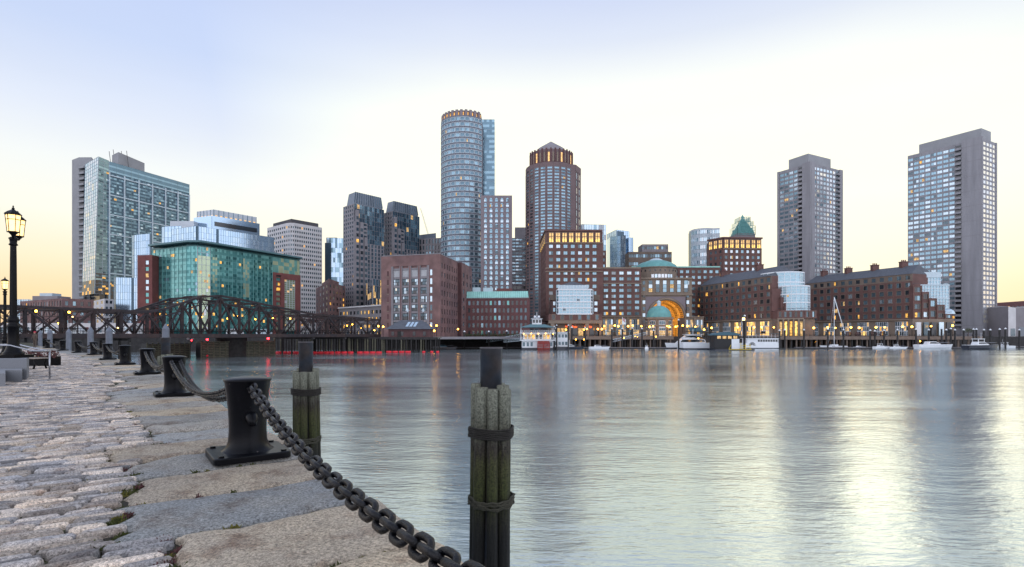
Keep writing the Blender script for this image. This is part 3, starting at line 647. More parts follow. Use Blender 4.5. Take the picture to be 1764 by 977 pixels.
# --- brick buildings at the foot
Lp, C, Rp, zt = three((545, 497), (566, 487), (594, 493), 330)
B = Bld('brick_building', 'small reddish brick building with narrow windows behind the bridge end', (C[0], C[1], GZ), wallmat='brick_old'); D = pts_back(Lp, C, Rp)
B.w.prism([Lp, C, Rp, D], GZ, zt, 'brick_old'); facade(B, Lp, C, GZ, zt, 4, 9, .35, .5, .2, pal=PAL_DARK+[('blind', 3)]); facade(B, C, Rp, GZ, zt, 5, 9, .4, .5, .2, pal=PAL_DARK)
B.part('stair_house').prism(inset([Lp, C, Rp, D], 6), zt-.1, zt+3, 'brick_old'); B.finish()

# --- twin granite tower with mansard tops
def twin(label, l, c, r, Yc, tl, tc, tr, nc1, nc2, nr, seed):
    Lp, C, Rp, zt = three(l, c, r, Yc); D = pts_back(Lp, C, Rp)
    B = Bld('office_tower', label, (C[0], C[1], GZ), wallmat='granite_twin')
    B.w.prism([Lp, C, Rp, D], GZ, zt, 'granite_twin')
    facade(B, Lp, C, GZ, zt, nc1, nr, .55, .56, .35, pal=[('g_mid', 5), ('g_slate', 4), ('g_blue', 2), ('lit', .22)], np=2, ext=0)
    s1 = lerp(C, Rp, .42)
    facade(B, C, s1, GZ, zt-12, 3, nr-3, .70, .52, .6, pal=[('g_slate', 5), ('g_mid', 4), ('lit', .3)], np=2, ext=0)
    facade(B, s1, Rp, GZ, zt-26, 5, nr-8, .55, .78, .4, pal=[('g_slate', 5), ('g_slate2', 4), ('g_mid', 2), ('lit', .12)], ext=0)
    gl = lambda i, j: random.choices(['g_slate2', 'g_slate', 'g_blue', 'lit_soft'], [4, 4, 1, .35])[0]
    curtain(B, s1, Rp, zt-26, zt, 7, 8, gl, 'granite_twin', .12, off=.3); curtain(B, C, s1, zt-12, zt, 5, 4, gl, 'granite_twin', .12, off=.3)
    b = B.part('bay_stacks')   # stepped bay columns climbing towards the corner
    for k, (t, dz) in enumerate(((.02, 4), (.16, 12), (.30, 22))):
        q = lerp(C, Rp, t); q2 = lerp(C, Rp, t+.10); b.wall(q, q2, -.1, 1.5, GZ, zt-dz, 'granite_twin')
        for j in range(int((zt-dz-12)/3.9)): b.wall(lerp(q, q2, .12), lerp(q, q2, .88), 1.5, 1.58, 10+j*3.9, 12.2+j*3.9, pick([('g_slate', 4), ('g_dark', 2), ('g_mid', 3), ('lit', .3)]))
    zm = Z(tc[1], Yc); h = zm-zt; i4 = [lerp(Lp, C, .12), lerp(C, Rp, .0), lerp(C, Rp, .97), lerp(D, Rp, .97)]; base = [lerp(lerp(Lp, C, .2), lerp(D, Rp, .2), .03), lerp(C, D, .02), lerp(Rp, Lp, .03), D]
    top = [lerp(base[0], base[2], .06), lerp(base[1], base[3], .06), lerp(base[2], base[0], .05), lerp(base[3], base[1], .06)]
    m_ = B.part('mansard_roof'); m_.prism(base, zt-.1, zm, 'metal_roof', top=top)
    B.part('cornice').prism(inset(base, .6), zt-.1, zt+1.6, 'g_dark')
    for i in range(13):
        u = i/12; a_, b_ = lerp(base[1], base[2], u), lerp(top[1], top[2], u); m_.beam((a_[0], a_[1]-.1, zt+1), (b_[0], b_[1]-.1, zm), .25, .5, 'g_slate')
    return B.finish()
twin('taller left half of the twin granite office tower with sloped metal roof', (592, 357), (610, 351), (661, 362), 372, None, (612, 329), None, 5, 0, 32, 1)
twin('shorter right half of the twin granite office tower with sloped metal roof', (660, 368), (676, 364), (722, 374), 396, None, (674, 345), None, 4, 0, 31, 2)
Lp, C, Rp, zt = three((583, 532), (585, 532), (660, 527), 300)
B = Bld('stone_building', 'low pale stone office building with lit top floor at the twin tower foot', (C[0], C[1], GZ), wallmat='stone_grey'); D = (Lp[0], Lp[1]+22)
B.w.prism([C, Rp, (Rp[0], Rp[1]+20), D], GZ, zt, 'stone_grey'); facade(B, C, Rp, GZ, zt, 12, 4, .62, .5, .35, pal=[('g_mid', 3), ('lit', 2), ('g_dark', 3), ('lit_soft', 2)], np=2, mt=1, ext=0)
B.part('cornice').wall(C, Rp, -.1, 1.0, zt, zt+.7, 'stone_white'); B.finish()
B, g = skyblock('low terraced blue office block beside the twin tower foot', (630, 492), (642, 482), (662, 486), 335, nc1=6, nc2=8, pal=('g_slate', 'g_slate2', 'g_dark', 'lit_soft'), mull='granite_twin', mw=.3); B.finish()
# --- grey stone block with crane
Lp, C, Rp, zt = three((708, 416), (722, 412), (760, 410), 420)
B = Bld('stone_building', 'grey stone office block with recessed attic behind the big brick warehouse', (C[0], C[1], GZ), wallmat='stone_grey'); D = pts_back(Lp, C, Rp)
B.w.prism([Lp, C, Rp, D], GZ, zt, 'stone_grey'); facade(B, Lp, C, GZ, zt, 5, 16, .5, .72, .5, pal=PAL_DARK, ext=0); facade(B, C, Rp, GZ, zt, 7, 16, .5, .72, .5, pal=PAL_DARK, ext=0)
B.part('attic').prism(inset([Lp, C, Rp, D], 5), zt-.1, zt+4.2, 'metal_roof'); B.finish()
t = thing('tower_crane', 'thin lattice tower crane jib rising over the grey stone block', 'crane', (*W(738, 440), Z(408, 440)))
a = Vector((*W(738, 440), Z(408, 440))); b = Vector((*W(724, 440), Z(359, 440))); k = MB(); dv = Vector((.55, 0, .16))
k.beam(a, b, .18, .18, 'yellow'); k.beam(a+dv*1.6, b+dv, .18, .18, 'white_paint')
for i in range(22): k.beam(a.lerp(b, i/22), (a+dv*1.6).lerp(b+dv, (i+1)/22), .1, .1, 'white_paint'); k.beam(a.lerp(b, i/22), (a+dv*1.6).lerp(b+dv, i/22), .1, .1, 'white_paint')
k.build('jib', t); k = MB(); k.box(a.x-1.2, a.x+1.5, a.y-1, a.y+1, a.z-6, a.z+1.4, 'white_paint'); k.build('cab', t); k = MB(); k.box(a.x-.7, a.x+.9, a.y+1, a.y+2.6, GZ, a.z, 'yellow'); k.build('mast', t)

# --- big brick warehouse
C = W(757, 235); zt = Z(438, 235); Lp = W(659, 243); R1 = W(788, 262); R2 = W(795, 261); Rp = W(812, 281)
B = Bld('brick_warehouse', 'big old brick warehouse with four tall white framed window bays', (C[0], C[1], GZ), wallmat='brick_old')
B.w.prism([Lp, C, R1, R2, Rp, (Rp[0]-12, Rp[1]+8), (Lp[0]+4, Lp[1]+45)], GZ, zt, 'brick_old')
fL = math.hypot(C[0]-Lp[0], C[1]-Lp[1]); at = lambda px: lerp(Lp, C, (px-659)/98.0)
B.w.wall(Lp, at(677), -.1, .5, GZ, zt, 'brick_old', .4); B.w.wall(at(739), C, -.1, .5, GZ, zt, 'brick_old', 0, .48); B.w.wall(at(677), at(739), -.1, .5, zt-4.6, zt, 'brick_old'); B.w.wall(at(677), at(739), -.1, .5, GZ, GZ+3.2, 'brick_old')
tr = B.part('bay_frames')
for i in range(5):
    x0 = 677+i*15.6; tr.wall(at(x0-1.6), at(x0+1.2), -.1, .62, GZ+3.2, zt-4.6, 'stone_grey' if i in (0, 4) else 'brick_old')
for i in range(4):
    x0 = 677+i*15.6+1.2; x1 = x0+12.8; tr.wall(at(x0), at(x0+.9), -.1, .7, GZ+3.2, zt-4.6, 'stone_grey'); tr.wall(at(x1-.9), at(x1), -.1, .7, GZ+3.2, zt-4.6, 'stone_grey')
    for j in range(7):
        z0 = GZ+3.6+j*3.78; tr.wall(at(x0+.9), at(x1-.9), -.1, .4, z0+2.85, z0+3.75, 'stone_grey'); mb = MB()
        if j == 6:
            for q in range(6): mb.wall(at(x0+1.2+q*1.85), at(x0+2.2+q*1.85), 0, .22, z0, z0+2.8, 'stone_white')
            mb.wall(at(x0+.9), at(x1-.9), 0, .1, z0, z0+2.85, 'g_mid')
        else:
            for q in range(4):
                for h in range(2): mb.wall(at(x0+1.1+q*2.75), at(x0+3.4+q*2.75), 0, .14, z0+.15+h*1.35, z0+1.35+h*1.3, pick([('g_dark', 5), ('g_mid', 3), ('g_light', 1.4), ('blind', 1)] if h == 0 else [('g_mid', 4), ('g_light', 2), ('g_sunset', .6)]))
            mb.wall(at(x0+.9), at(x1-.9), 0, .1, z0, z0+2.85, 'black')
        B.wins.append((9, mb))
for x0, pl in ((668, [('brick_dark', 1)]), (742.5, [('g_light', 2), ('g_mid', 2)])):
    for j in range(7):
        z0 = GZ+3.8+j*3.8; mb = MB(); mb.wall(at(x0), at(x0+3.2), .3, .53, z0, z0+2.4, pick(pl)); mb.wall(at(x0-.5), at(x0+3.7), .3, .62, z0-.3, z0, 'stone_tan'); B.wins.append((5, mb))
facade(B, C, R1, GZ, zt, 7, 8, .42, .58, .3, pal=[('g_dark', 6), ('g_mid', 2)], mt=2.4, mb=1, ml=1, ext=0); facade(B, R2, Rp, GZ, zt-1, 3, 8, .4, .55, .3, pal=PAL_DARK, mt=3, ext=0); B.w.wall(R1, R2, -.1, .1, GZ, zt, 'brick_dark')
pp = B.part('parapet'); pp.wall(Lp, C, -.4, .62, zt, zt+.35, 'stone_grey', 0, .6); pp.wall(C, R1, -.4, .4, zt+.003, zt+.353, 'stone_grey')
mech(B, [Lp, C, R1, (Lp[0]+4, Lp[1]+45)], zt, 4, 'metal_roof', 1.6); B.finish()

# --- low brick block with copper roof edge
a, b, c, d = frontp(788, 911, 270, 30); b = (b[0], 266); zt = Z(514, 270)
B = Bld('brick_building', 'long low dark brick building with bright copper green roof band', (a[0], a[1], GZ), wallmat='brick_low')
B.w.prism([a, b, c, d], GZ, zt, 'brick_low')
facade(B, a, b, GZ, zt, 16, 5, .52, .58, .3, pal=[('g_mid', 5), ('g_dark', 5), ('g_blue', 1), ('g_teal', .6)], np=1, mt=.6, ml=.6, mr=.6)
k = B.part('copper_roof'); k.prism([lerp(a, b, .003), lerp(a, b, .995), c, d], zt-.05, zt+3.4, 'copper', top=[(a[0]+.6, a[1]+2), (b[0]-.6, b[1]+2), c, d])
for i in range(34): q = lerp(a, b, (i+.5)/34); k.beam((q[0], q[1]-.08, zt), (q[0], q[1]+1.9, zt+3.4), .12, .16, 'copper_dome')
B.part('gutter').wall(a, b, -.2, .5, zt-.25, zt+.12, 'stone_grey')
k = B.part('roof_house'); k.box(a[0]+12, a[0]+17, 285, 292, zt+3, zt+6.5, 'white_metal'); k.box(a[0]+19, a[0]+27, 285, 293, zt+3, zt+6.2, 'brick_red'); k.box(a[0]+6.5, a[0]+10.5, 284, 290, zt+3, zt+6.6, 'white_metal'); B.finish()
# --- grey stepped block between the towers
a, b, c, d = frontp(882, 906, 420, 20); zt = Z(390, 420)
B = Bld('office_tower', 'grey stepped office tower squeezed between the two round towers', (a[0], a[1], GZ), wallmat='stone_grey')
B.w.prism([a, b, c, d], GZ, zt-9, 'stone_grey'); B.w.prism(list(frontp(887, 906, 424, 12)), zt-10, zt, 'stone_grey')
facade(B, a, b, 40, zt-9, 4, 14, .85, .45, .3, pal=[('g_blue', 3), ('g_mid', 3), ('g_light', 1)], ext=0); facade(B, a, b, GZ, 40, 3, 9, .85, .5, .5, pal=[('g_dark', 5), ('lit', .5)], wm='granite_pink', ext=0); B.finish()
# ------------------------------------------------------------------ brick harbour complex
PH = PAL_HOTEL
def loggia(B, p0, p1, z0, z1, n, m='stone_tan', wm='brick_rowes'):   # lit top storey
    for i in range(n):
        mb = MB(); mb.wall(lerp(p0, p1, (i+.2)/n), lerp(p0, p1, (i+.8)/n), .3, .42, z0+.5, z0+(z1-z0)*.36, 'lit_bright'); mb.wall(lerp(p0, p1, (i+.2)/n), lerp(p0, p1, (i+.8)/n), .3, .42, z0+(z1-z0)*.36, z1-.8, 'lit_mid'); mb.wall(lerp(p0, p1, (i+.45)/n), lerp(p0, p1, (i+.55)/n), .42, .5, z0+.5, z1-.8, 'stone_tan_dark'); mb.wall(lerp(p0, p1, (i+.2)/n), lerp(p0, p1, (i+.8)/n), .42, .5, z0+(z1-z0)*.5, z0+(z1-z0)*.56, 'stone_tan_dark')
        mb.wall(lerp(p0, p1, (i+.12)/n), lerp(p0, p1, (i+.2)/n), .2, .66, z0+.2, z1-.5, m); mb.wall(lerp(p0, p1, (i+.8)/n), lerp(p0, p1, (i+.88)/n), .2, .66, z0+.2, z1-.5, m)
        mb.wall(lerp(p0, p1, (i+.2)/n), lerp(p0, p1, (i+.8)/n), .2, .64, z1-.85, z1-.5, m); mb.build('lit_window', B.o)
    B.w.wall(p0, p1, -.1, .34, z0, z1, wm); B.w.wall(p0, p1, -.1, .95, z1, z1+.9, wm, .6, .6)
# main left block
a, b, c, d = frontp(942, 1038, 295, 36); zt = Z(399, 295); d = (a[0]-1.2, 332); a = W(941, 295)
B = Bld('brick_tower', 'large dark brick block with lit top row of windows left of the arch', (a[0], a[1], GZ), wallmat='brick_rowes')
B.w.prism([a, b, c, d], GZ, zt, 'brick_rowes')
facade(B, a, b, GZ, zt-6.2, 7, 14, .52, .50, .3, pal=PH, np=2, sur='stone_tan_dark', ml=.6, mr=2.4)
loggia(B, lerp(a, b, .03), lerp(a, b, .97), zt-6.2, zt, 8)
facade(B, d, a, GZ, zt-6.2, 5, 14, .4, .5, .3, pal=PAL_DARK, ext=0); loggia(B, d, a, zt-6.2, zt, 5)
tr = B.part('stone_band')
for zz in (zt-6.5, zt-22, Z(463, 295)): tr.wall(a, b, .2, .75, zz, zz+.45, 'stone_tan', .5, .2)
B.finish()
# stepped mid wing
a, b, c, d = frontp(1037, 1104, 297, 30); 
B = Bld('brick_building', 'dark brick wing stepping down between the lit top block and the arch', (a[0], a[1], GZ), wallmat='brick_rowes')
z1, z2 = Z(463, 297), Z(471, 297); s = W(1045, 297)
B.w.prism([a, b, c, d], GZ, z1, 'brick_rowes'); facade(B, a, b, GZ, z1, 5, 10, .55, .52, .3, pal=PH+[('lit', .4)], np=2, sur='stone_tan_dark', mt=.8, mb=4.5, ext=0)
B.part('stone_band').wall(a, b, .2, .8, GZ+28.5, GZ+29, 'stone_tan'); B.w.box(a[0], s[0], 299, 330, z1-.1, Z(432, 299), 'brick_rowes')
st = MB(); 
facade(B, (a[0], 299), (s[0], 299), z1, Z(432, 299), 1, 3, .5, .5, .3, pal=PH, ext=0)
B.part('balustrade').wall(a, b, -.1, .5, z1, z1+.8, 'stone_tan'); B.finish()
# rear wing behind arch with rotunda
a, b, c, d = frontp(1088, 1240, 322, 14); zt = Z(461, 322)
B = Bld('brick_building', 'long dark brick rear wing above and behind the arch building', (a[0], a[1], GZ), wallmat='brick_rowes')
B.w.prism([a, b, c, d], GZ, zt, 'brick_rowes'); facade(B, a, b, GZ, zt, 15, 11, .55, .5, .3, pal=PH, np=2, sur='stone_tan_dark', mt=.8, mb=3, ext=0)
B.part('copper_edge').wall(a, b, -3, .6, zt, zt+.7, 'copper'); B.finish()
cx_, cy_ = W(1130, 318); B = Bld('rotunda', 'round tan rotunda with shallow green copper dome and glass lantern', (cx_, cy_, Z(490, 318)), wallmat='stone_tan')
rr = 11.6; zs = Z(463, 318); B.w.lathe((cx_, cy_, 0), [(rr, Z(492, 318)), (rr, zs)], 'stone_tan', 36, False); B.w.lathe((cx_, cy_, 0), [(rr+.5, zs-.5), (rr+.5, zs)], 'stone_tan', 36, False)
B.part('copper_dome').lathe((cx_, cy_, zs), [(rr+.6, 0), (rr-.4, 1.6), (rr-3, 3.2), (rr-6.5, 4.4), (.05, 5.2)], 'copper_dome', 36)
B.part('lantern').lathe((cx_, cy_, zs+4.2), [(4, 0), (3.6, .9), (2, 1.6), (.05, 1.9)], 'white_metal', 20)
for i in range(11):
    q = arc(cx_, cy_, rr+.02, 195+i*14, 199+i*14, 1); mb = MB(); mb.wall(q[0], q[1], .0, .1, zs-2.6, zs-1.6, 'g_dark'); mb.build('window', B.o)
for i in range(7):
    q = arc(cx_, cy_, rr+.02, 243+i*9, 250+i*9, 1); mb = MB(); mb.wall(q[0], q[1], .0, .2, Z(489, 318), zs-4.4, pick([('g_light', 3), ('g_white', 3)])); mb.build('window', B.o)
B.finish()
# arch building
Y = 300; a, b = W(1102, Y), W(1192, Y); zt = Z(480, Y); cx_ = W(1148, Y)[0]; zsp = Z(547, Y); ra = 29.5*Y/F; 
B = Bld('arch_building', 'tan stone gateway building with huge glowing golden arch', (cx_, Y, GZ), wallmat='stone_tan')
w = B.w; x0, x1 = a[0], b[0]; n = 20
def archwall(r_in, z_top, xa, xb, y, m, mb, zb=GZ):
    P = [(cx_-r_in*math.cos(math.pi*i/n), zsp+r_in*math.sin(math.pi*i/n)) for i in range(n+1)]
    for i in range(n):
        (px, pz), (qx, qz) = P[i], P[i+1]; mb.face([(px, y, pz), (qx, y, qz), (qx, y, z_top), (px, y, z_top)], m)
    mb.face([(xa, y, zb), (P[0][0], y, zb), (P[0][0], y, z_top), (xa, y, z_top)], m); mb.face([(P[n][0], y, zb), (xb, y, zb), (xb, y, z_top), (P[n][0], y, z_top)], m)
archwall(ra, zt, x0, x1, Y, 'stone_tan', w)
w.face([(x0, Y, GZ), (x0, Y, zt), (x0, Y+20, zt), (x0, Y+20, GZ)], 'stone_tan'); w.face([(x1, Y, GZ), (x1, Y+20, GZ), (x1, Y+20, zt), (x1, Y, zt)], 'stone_tan'); w.face([(x0, Y, zt), (x1, Y, zt), (x1, Y+20, zt), (x0, Y+20, zt)], 'slate')
archwall(ra, zt, x0, x1, Y+20, 'stone_tan', w)
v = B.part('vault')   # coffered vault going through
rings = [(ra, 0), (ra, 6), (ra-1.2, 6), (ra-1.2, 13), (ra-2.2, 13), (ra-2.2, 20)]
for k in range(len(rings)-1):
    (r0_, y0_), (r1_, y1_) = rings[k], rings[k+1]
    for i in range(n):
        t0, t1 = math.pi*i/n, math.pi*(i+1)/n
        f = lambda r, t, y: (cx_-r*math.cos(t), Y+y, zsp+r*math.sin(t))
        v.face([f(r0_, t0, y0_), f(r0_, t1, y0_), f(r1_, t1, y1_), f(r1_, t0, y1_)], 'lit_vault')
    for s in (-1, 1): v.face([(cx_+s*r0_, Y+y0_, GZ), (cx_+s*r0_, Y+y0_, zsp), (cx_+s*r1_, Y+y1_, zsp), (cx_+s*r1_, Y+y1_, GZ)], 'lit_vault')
cf = B.part('coffers')
for k, yy in enumerate((1.2, 3.6, 7.2, 9.8, 14)):
    r_ = (ra, ra, ra-1.2, ra-1.2, ra-2.2)[k]-.04
    for i in range(26):
        t0, t1 = math.pi*(i+.18)/26, math.pi*(i+.82)/26; f = lambda t, y: (cx_-r_*math.cos(t), Y+y, zsp+r_*math.sin(t)); cf.face([f(t0, yy), f(t1, yy), f(t1, yy+1.5), f(t0, yy+1.5)], 'brick_red')
pn = B.part('brick_panel'); archwall(ra+1.6, Z(511, Y), W(1112, Y)[0], W(1181, Y)[0], Y-.12, 'granite_pink', pn, Z(546, Y))
tr = B.part('arch_trim')
P = [(cx_-(ra+.7)*math.cos(math.pi*i/24), Y-.3, zsp+(ra+.7)*math.sin(math.pi*i/24)) for i in range(25)]; tr.tube(P, .75, 'stone_tan', 6)
for zz in (zt-.3, Z(509, Y)): tr.box(x0-.4, x1+.4, Y-.7, Y-.02, zz, zz+.8, 'stone_tan')
for i in range(6):
    x = x0+5.0+i*3.9; mb = MB()
    for h in range(3): mb.box(x, x+1.9, Y-.12, Y-.03, Z(503, Y)+h*2.15, Z(503, Y)+1.95+h*2.15, pick([('g_light', 3), ('g_blue', 3), ('g_mid', 2), ('lit_soft', .3)]))
    for s in (-.25, 2.0): mb.box(x+s-.1, x+s+.15, Y-.3, Y-.02, Z(504, Y), Z(482, Y), 'stone_tan')
    mb.build('window', B.o)
for s in (x0+1.6, x1-3.0):
    for j in range(7): mb = MB(); mb.box(s, s+1.4, Y-.1, Y-.03, Z(557, Y)+j*3.55, Z(557, Y)+j*3.55+1.9, pick([('g_mid', 2), ('g_dark', 2), ('g_light', 1)])); mb.build('window', B.o)
B.finish()
# tan podium with lit shopfronts
def podium(label, pl, pr, Y, ytop, n, lit, name='arcade', depth=12):
    a, b = W(pl, Y), W(pr, Y); zt = Z(ytop, Y); B = Bld(name, label, (a[0], a[1], GZ), wallmat='stone_tan'); B.w.box(a[0], b[0], Y, Y+depth, GZ, zt, 'stone_tan'); L = b[0]-a[0]
    for i in range(n):
        q0, q1 = a[0]+L*(i+.14)/n, a[0]+L*(i+.86)/n; mb = MB(); hh = (zt-GZ)
        mb.box(q0, q1, Y-.15, Y-.02, GZ+.6, GZ+hh*.84, 'white_paint')
        for k in range(5):
            for h in range(3):
                u0 = q0+(q1-q0)*(k+.08)/5; u1 = q0+(q1-q0)*(k+.92)/5; z0 = GZ+.8+(hh*.84-.4)*h/3; mb.box(u0, u1, Y-.22, Y-.151, z0, z0+(hh*.8)/3-.12, random.choices(['lit_soft', 'lit', 'g_mid', 'g_light'], lit)[0])
        mb.build('shop_window', B.o)
        if i: B.w.box(a[0]+L*i/n-.35, a[0]+L*i/n+.35, Y-.5, Y-.02, GZ, zt, 'stone_tan')
    B.part('cornice').box(a[0]-.1, b[0]+.1, Y-.7, Y+.1, zt, zt+.5, 'stone_tan'); return B
podium('tan ground floor arcade with three white framed lit windows left of the domed pavilion', 1036, 1104, 288, 546, 3, [2, .8, 2, 2]).finish()
podium('short tan ground floor wing with dark awning right of the arch', 1180, 1212, 286, 547, 2, [1, .4, 3, 1]).finish()
t = thing('awning', 'dark blue canvas awning beside the arch entrance', 'awning', (*W(1196, 284), 3)); k = MB()
xa, xb = W(1187, 283)[0], W(1209, 283)[0]; k.mesh([(xa, 285.9, 5.4), (xb, 285.9, 5.4), (xb, 282, 3.6), (xa, 282, 3.6), (xa, 282, 3.1), (xb, 282, 3.1)], [(0, 3, 2, 1), (3, 4, 5, 2)], 'canvas_blue'); k.build('canvas', t)
# domed pavilion
cx_, cy_ = W(1135, 268); t = thing('pavilion', 'octagonal waterfront pavilion with green copper dome and white cupola', 'pavilion', (cx_, cy_, GZ)); z0, zc = Z(548, 268), Z(528, 268)
k = MB(); oc = [(cx_+6.3*math.cos(R(22.5+45*i)), cy_+6.3*math.sin(R(22.5+45*i))) for i in range(8)]; k.prism(oc, GZ, z0-.2, 'stone_tan')
for i in range(8):
    p, q = oc[i-1], oc[i]
    if (p[1]+q[1])/2 > cy_+1: continue
for i in range(8):
    p, q = oc[i], oc[(i+1) % 8]; k.wall(p, lerp(p, q, .16), 0, .25, GZ, z0-.2, 'stone_tan'); k.wall(lerp(p, q, .84), q, 0, .25, GZ, z0-.2, 'stone_tan')
k.build('wall', t)
for i in range(8):
    p, q = oc[i], oc[(i+1) % 8]
    if (p[1]+q[1])/2 > cy_: continue
    mb = MB(); mb.wall(lerp(p, q, .18), lerp(p, q, .82), .02, .12, GZ+.3, z0-4.2, 'white_paint'); mb.wall(lerp(p, q, .18), lerp(p, q, .82), .02, .12, z0-3.4, z0-1.4, 'white_paint')
    for u in range(3):
        for h in range(3): mb.wall(lerp(p, q, .21+u*.2), lerp(p, q, .39+u*.2), .12, .15, GZ+.5+h*1.25, GZ+1.6+h*1.25, 'lit_soft' if h < 2 else 'g_mid')
        mb.wall(lerp(p, q, .21+u*.2), lerp(p, q, .39+u*.2), .12, .15, z0-3.2, z0-1.6, 'g_mid')
    mb.build('window', t)
k = MB(); o2 = [(cx_+7.0*math.cos(R(22.5+45*i)), cy_+7.0*math.sin(R(22.5+45*i))) for i in range(8)]; k.prism(o2, z0-4.1, z0-3.5, 'stone_tan'); k.prism(o2, z0-.6, z0+.3, 'stone_tan'); k.build('cornice', t)
k = MB(); hd = zc-z0; k.lathe((cx_, cy_, z0+.3), [(6.0, 0), (5.9, hd*.2), (5.3, hd*.5), (4.1, hd*.76), (2.4, hd*.95), (.9, hd)], 'copper_dome', 24); k.build('copper_dome', t)
k = MB(); k.lathe((cx_, cy_, zc+.2), [(.95, 0), (.95, 1.6), (1.15, 1.7), (1.0, 2.1), (.05, 2.9)], 'white_metal', 10, False); k.build('cupola', t)
# left pavilion wing with white glass bay
Y = 262; a, b, c, d = frontp(946, 1036, Y, 26); d = (W(941, Y)[0]-1, Y+30); zt = Z(510, Y)
B = Bld('brick_building', 'brick pavilion wing with white glass bay and grey pyramid roof left of the arch', (a[0], a[1], GZ), wallmat='brick_rowes')
zp = Z(552, Y); zq = Z(541, Y); e0, e1 = W(951, Y+6), W(1030, Y+6)
B.w.prism([a, b, c, d], zp, zq, 'brick_rowes'); B.w.prism([e0, e1, (e1[0], Y+26), (e0[0], Y+26)], zq-.1, zt, 'brick_rowes')
facade(B, a, b, zp, zq, 6, 1, .34, .75, .3, pal=[('g_mid', 2), ('g_dark', 3), ('lit', .7)], sur='stone_tan', np=1)
g0, g1, g2, g3 = W(959, Y+2.5), W(963, Y-.2), W(1017, Y-.2), W(1021, Y+2.5); bt = Z(499, Y); zb2 = zq
k = B.part('bay_core'); k.prism([g0, g1, g2, g3], zb2-.05, bt, 'g_mid'); 
gl = lambda i, j: random.choices(['g_bay', 'g_blue', 'lit_soft', 'g_mid'], [8, 2, .2, 1.2 if i < 3 and j < 6 else .1])[0]
curtain(B, g1, g2, zb2, bt, 9, 8, gl, 'white_paint', .22, key='bay_glass', mkey='bay_frame'); curtain(B, g0, g1, zb2, bt, 1, 8, gl, 'white_paint', .22, key='bay_glass', mkey='bay_frame'); curtain(B, g2, g3, zb2, bt, 1, 8, gl, 'white_paint', .22, key='bay_glass', mkey='bay_frame')
fr = B.part('bay_frame')
for j in (0, 2, 4, 6, 8): fr.wall(g1, g2, .1, .55, zb2+(bt-zb2)*j/8-.3, zb2+(bt-zb2)*j/8+.3, 'white_paint', .8, .8)
h0, h1 = W(962, Y+1), W(1013, Y+1); up = Z(491, Y); k = B.part('attic_glass'); k.prism([h0, h1, (h1[0]-1, Y+12), (h0[0]+1, Y+12)], bt, up, 'white_metal')
for i in range(11): q = lerp(h0, h1, i/10); k.beam((q[0], q[1]-.1, bt), (q[0], q[1]-.1, up), .2, .3, 'white_paint')
mid = lerp(h0, h1, .5); B.part('pyramid_roof').prism([(h0[0]+1, Y+1.2), (h1[0]-1, Y+1.2), (h1[0]-1, Y+12), (h0[0]+1, Y+12)], up+.02, Z(483, Y), 'slate', top=[(mid[0]-.3, Y+6), (mid[0]+.3, Y+6), (mid[0]+.3, Y+7), (mid[0]-.3, Y+7)])
k = B.part('stone_attic')
for s0, s1, dz in ((948, 961, -1.6), (1019, 1033, -1.6)):
    p, q = W(s0, Y+5.6), W(s1, Y+5.6); k.prism([p, q, (q[0], Y+10), (p[0], Y+10)], zt+dz, zt+.9, 'stone_tan_dark')
for s0 in (953, 1024):
    for j in range(3): p, q = W(s0, Y+5.9), W(s0+5, Y+5.9); mb = MB(); mb.wall(p, q, 0, .15, zq+1.4+j*3.1, zq+3.2+j*3.1, pick(PH)); mb.build('window', B.o)
for i in range(3):
    p, q = lerp(a, b, .03+i*.33), lerp(a, b, .10+i*.33); B.part('stone_pier').wall(p, q, -1, .4, GZ, zp, 'stone_tan')
B.part('stone_pier').wall(lerp(a, b, .96), b, -1, .4, GZ, zp, 'stone_tan'); B.part('stone_pier').wall(a, b, -3, .5, zp-1.5, zp, 'stone_tan', .3, .3)
B.part('shopfront').box(a[0]-.5, b[0], Y+2, Y+20, GZ, zp-1.5, 'stone_tan_dark')
for i in range(3):
    for j in range(2):
        p, q = lerp(a, b, .13+i*.33+j*.11), lerp(a, b, .22+i*.33+j*.11); mb = MB(); mb.wall((p[0], Y+2), (q[0], Y+2), .02, .1, GZ+.4, GZ+4.0, random.choice(['lit', 'g_dark', 'lit_soft'])); mb.build('shop_window', B.o)
for p0_, p1_ in ((974, 994), (1007, 1019)):   # scrolling red shop lettering, unreadable in the photo: an abstract neon squiggle
    p, q = W(p0_, Y+1.6), W(p1_, Y+1.6); zz = Z(563, Y); k = MB(); n_ = 26
    k.tube([(p[0]+(q[0]-p[0])*i/n_, p[1]-.2, zz+.55*math.sin(i*1.7)+.2*math.sin(i*.5)) for i in range(n_+1)], .12, 'neon_red', 4); k.tube([(p[0]+(q[0]-p[0])*i/n_, p[1]-.16, zz-.1+.35*math.cos(i*2.3)) for i in range(n_+1)], .10, 'lit', 4); k.build('neon_sign', B.o)
B.finish()

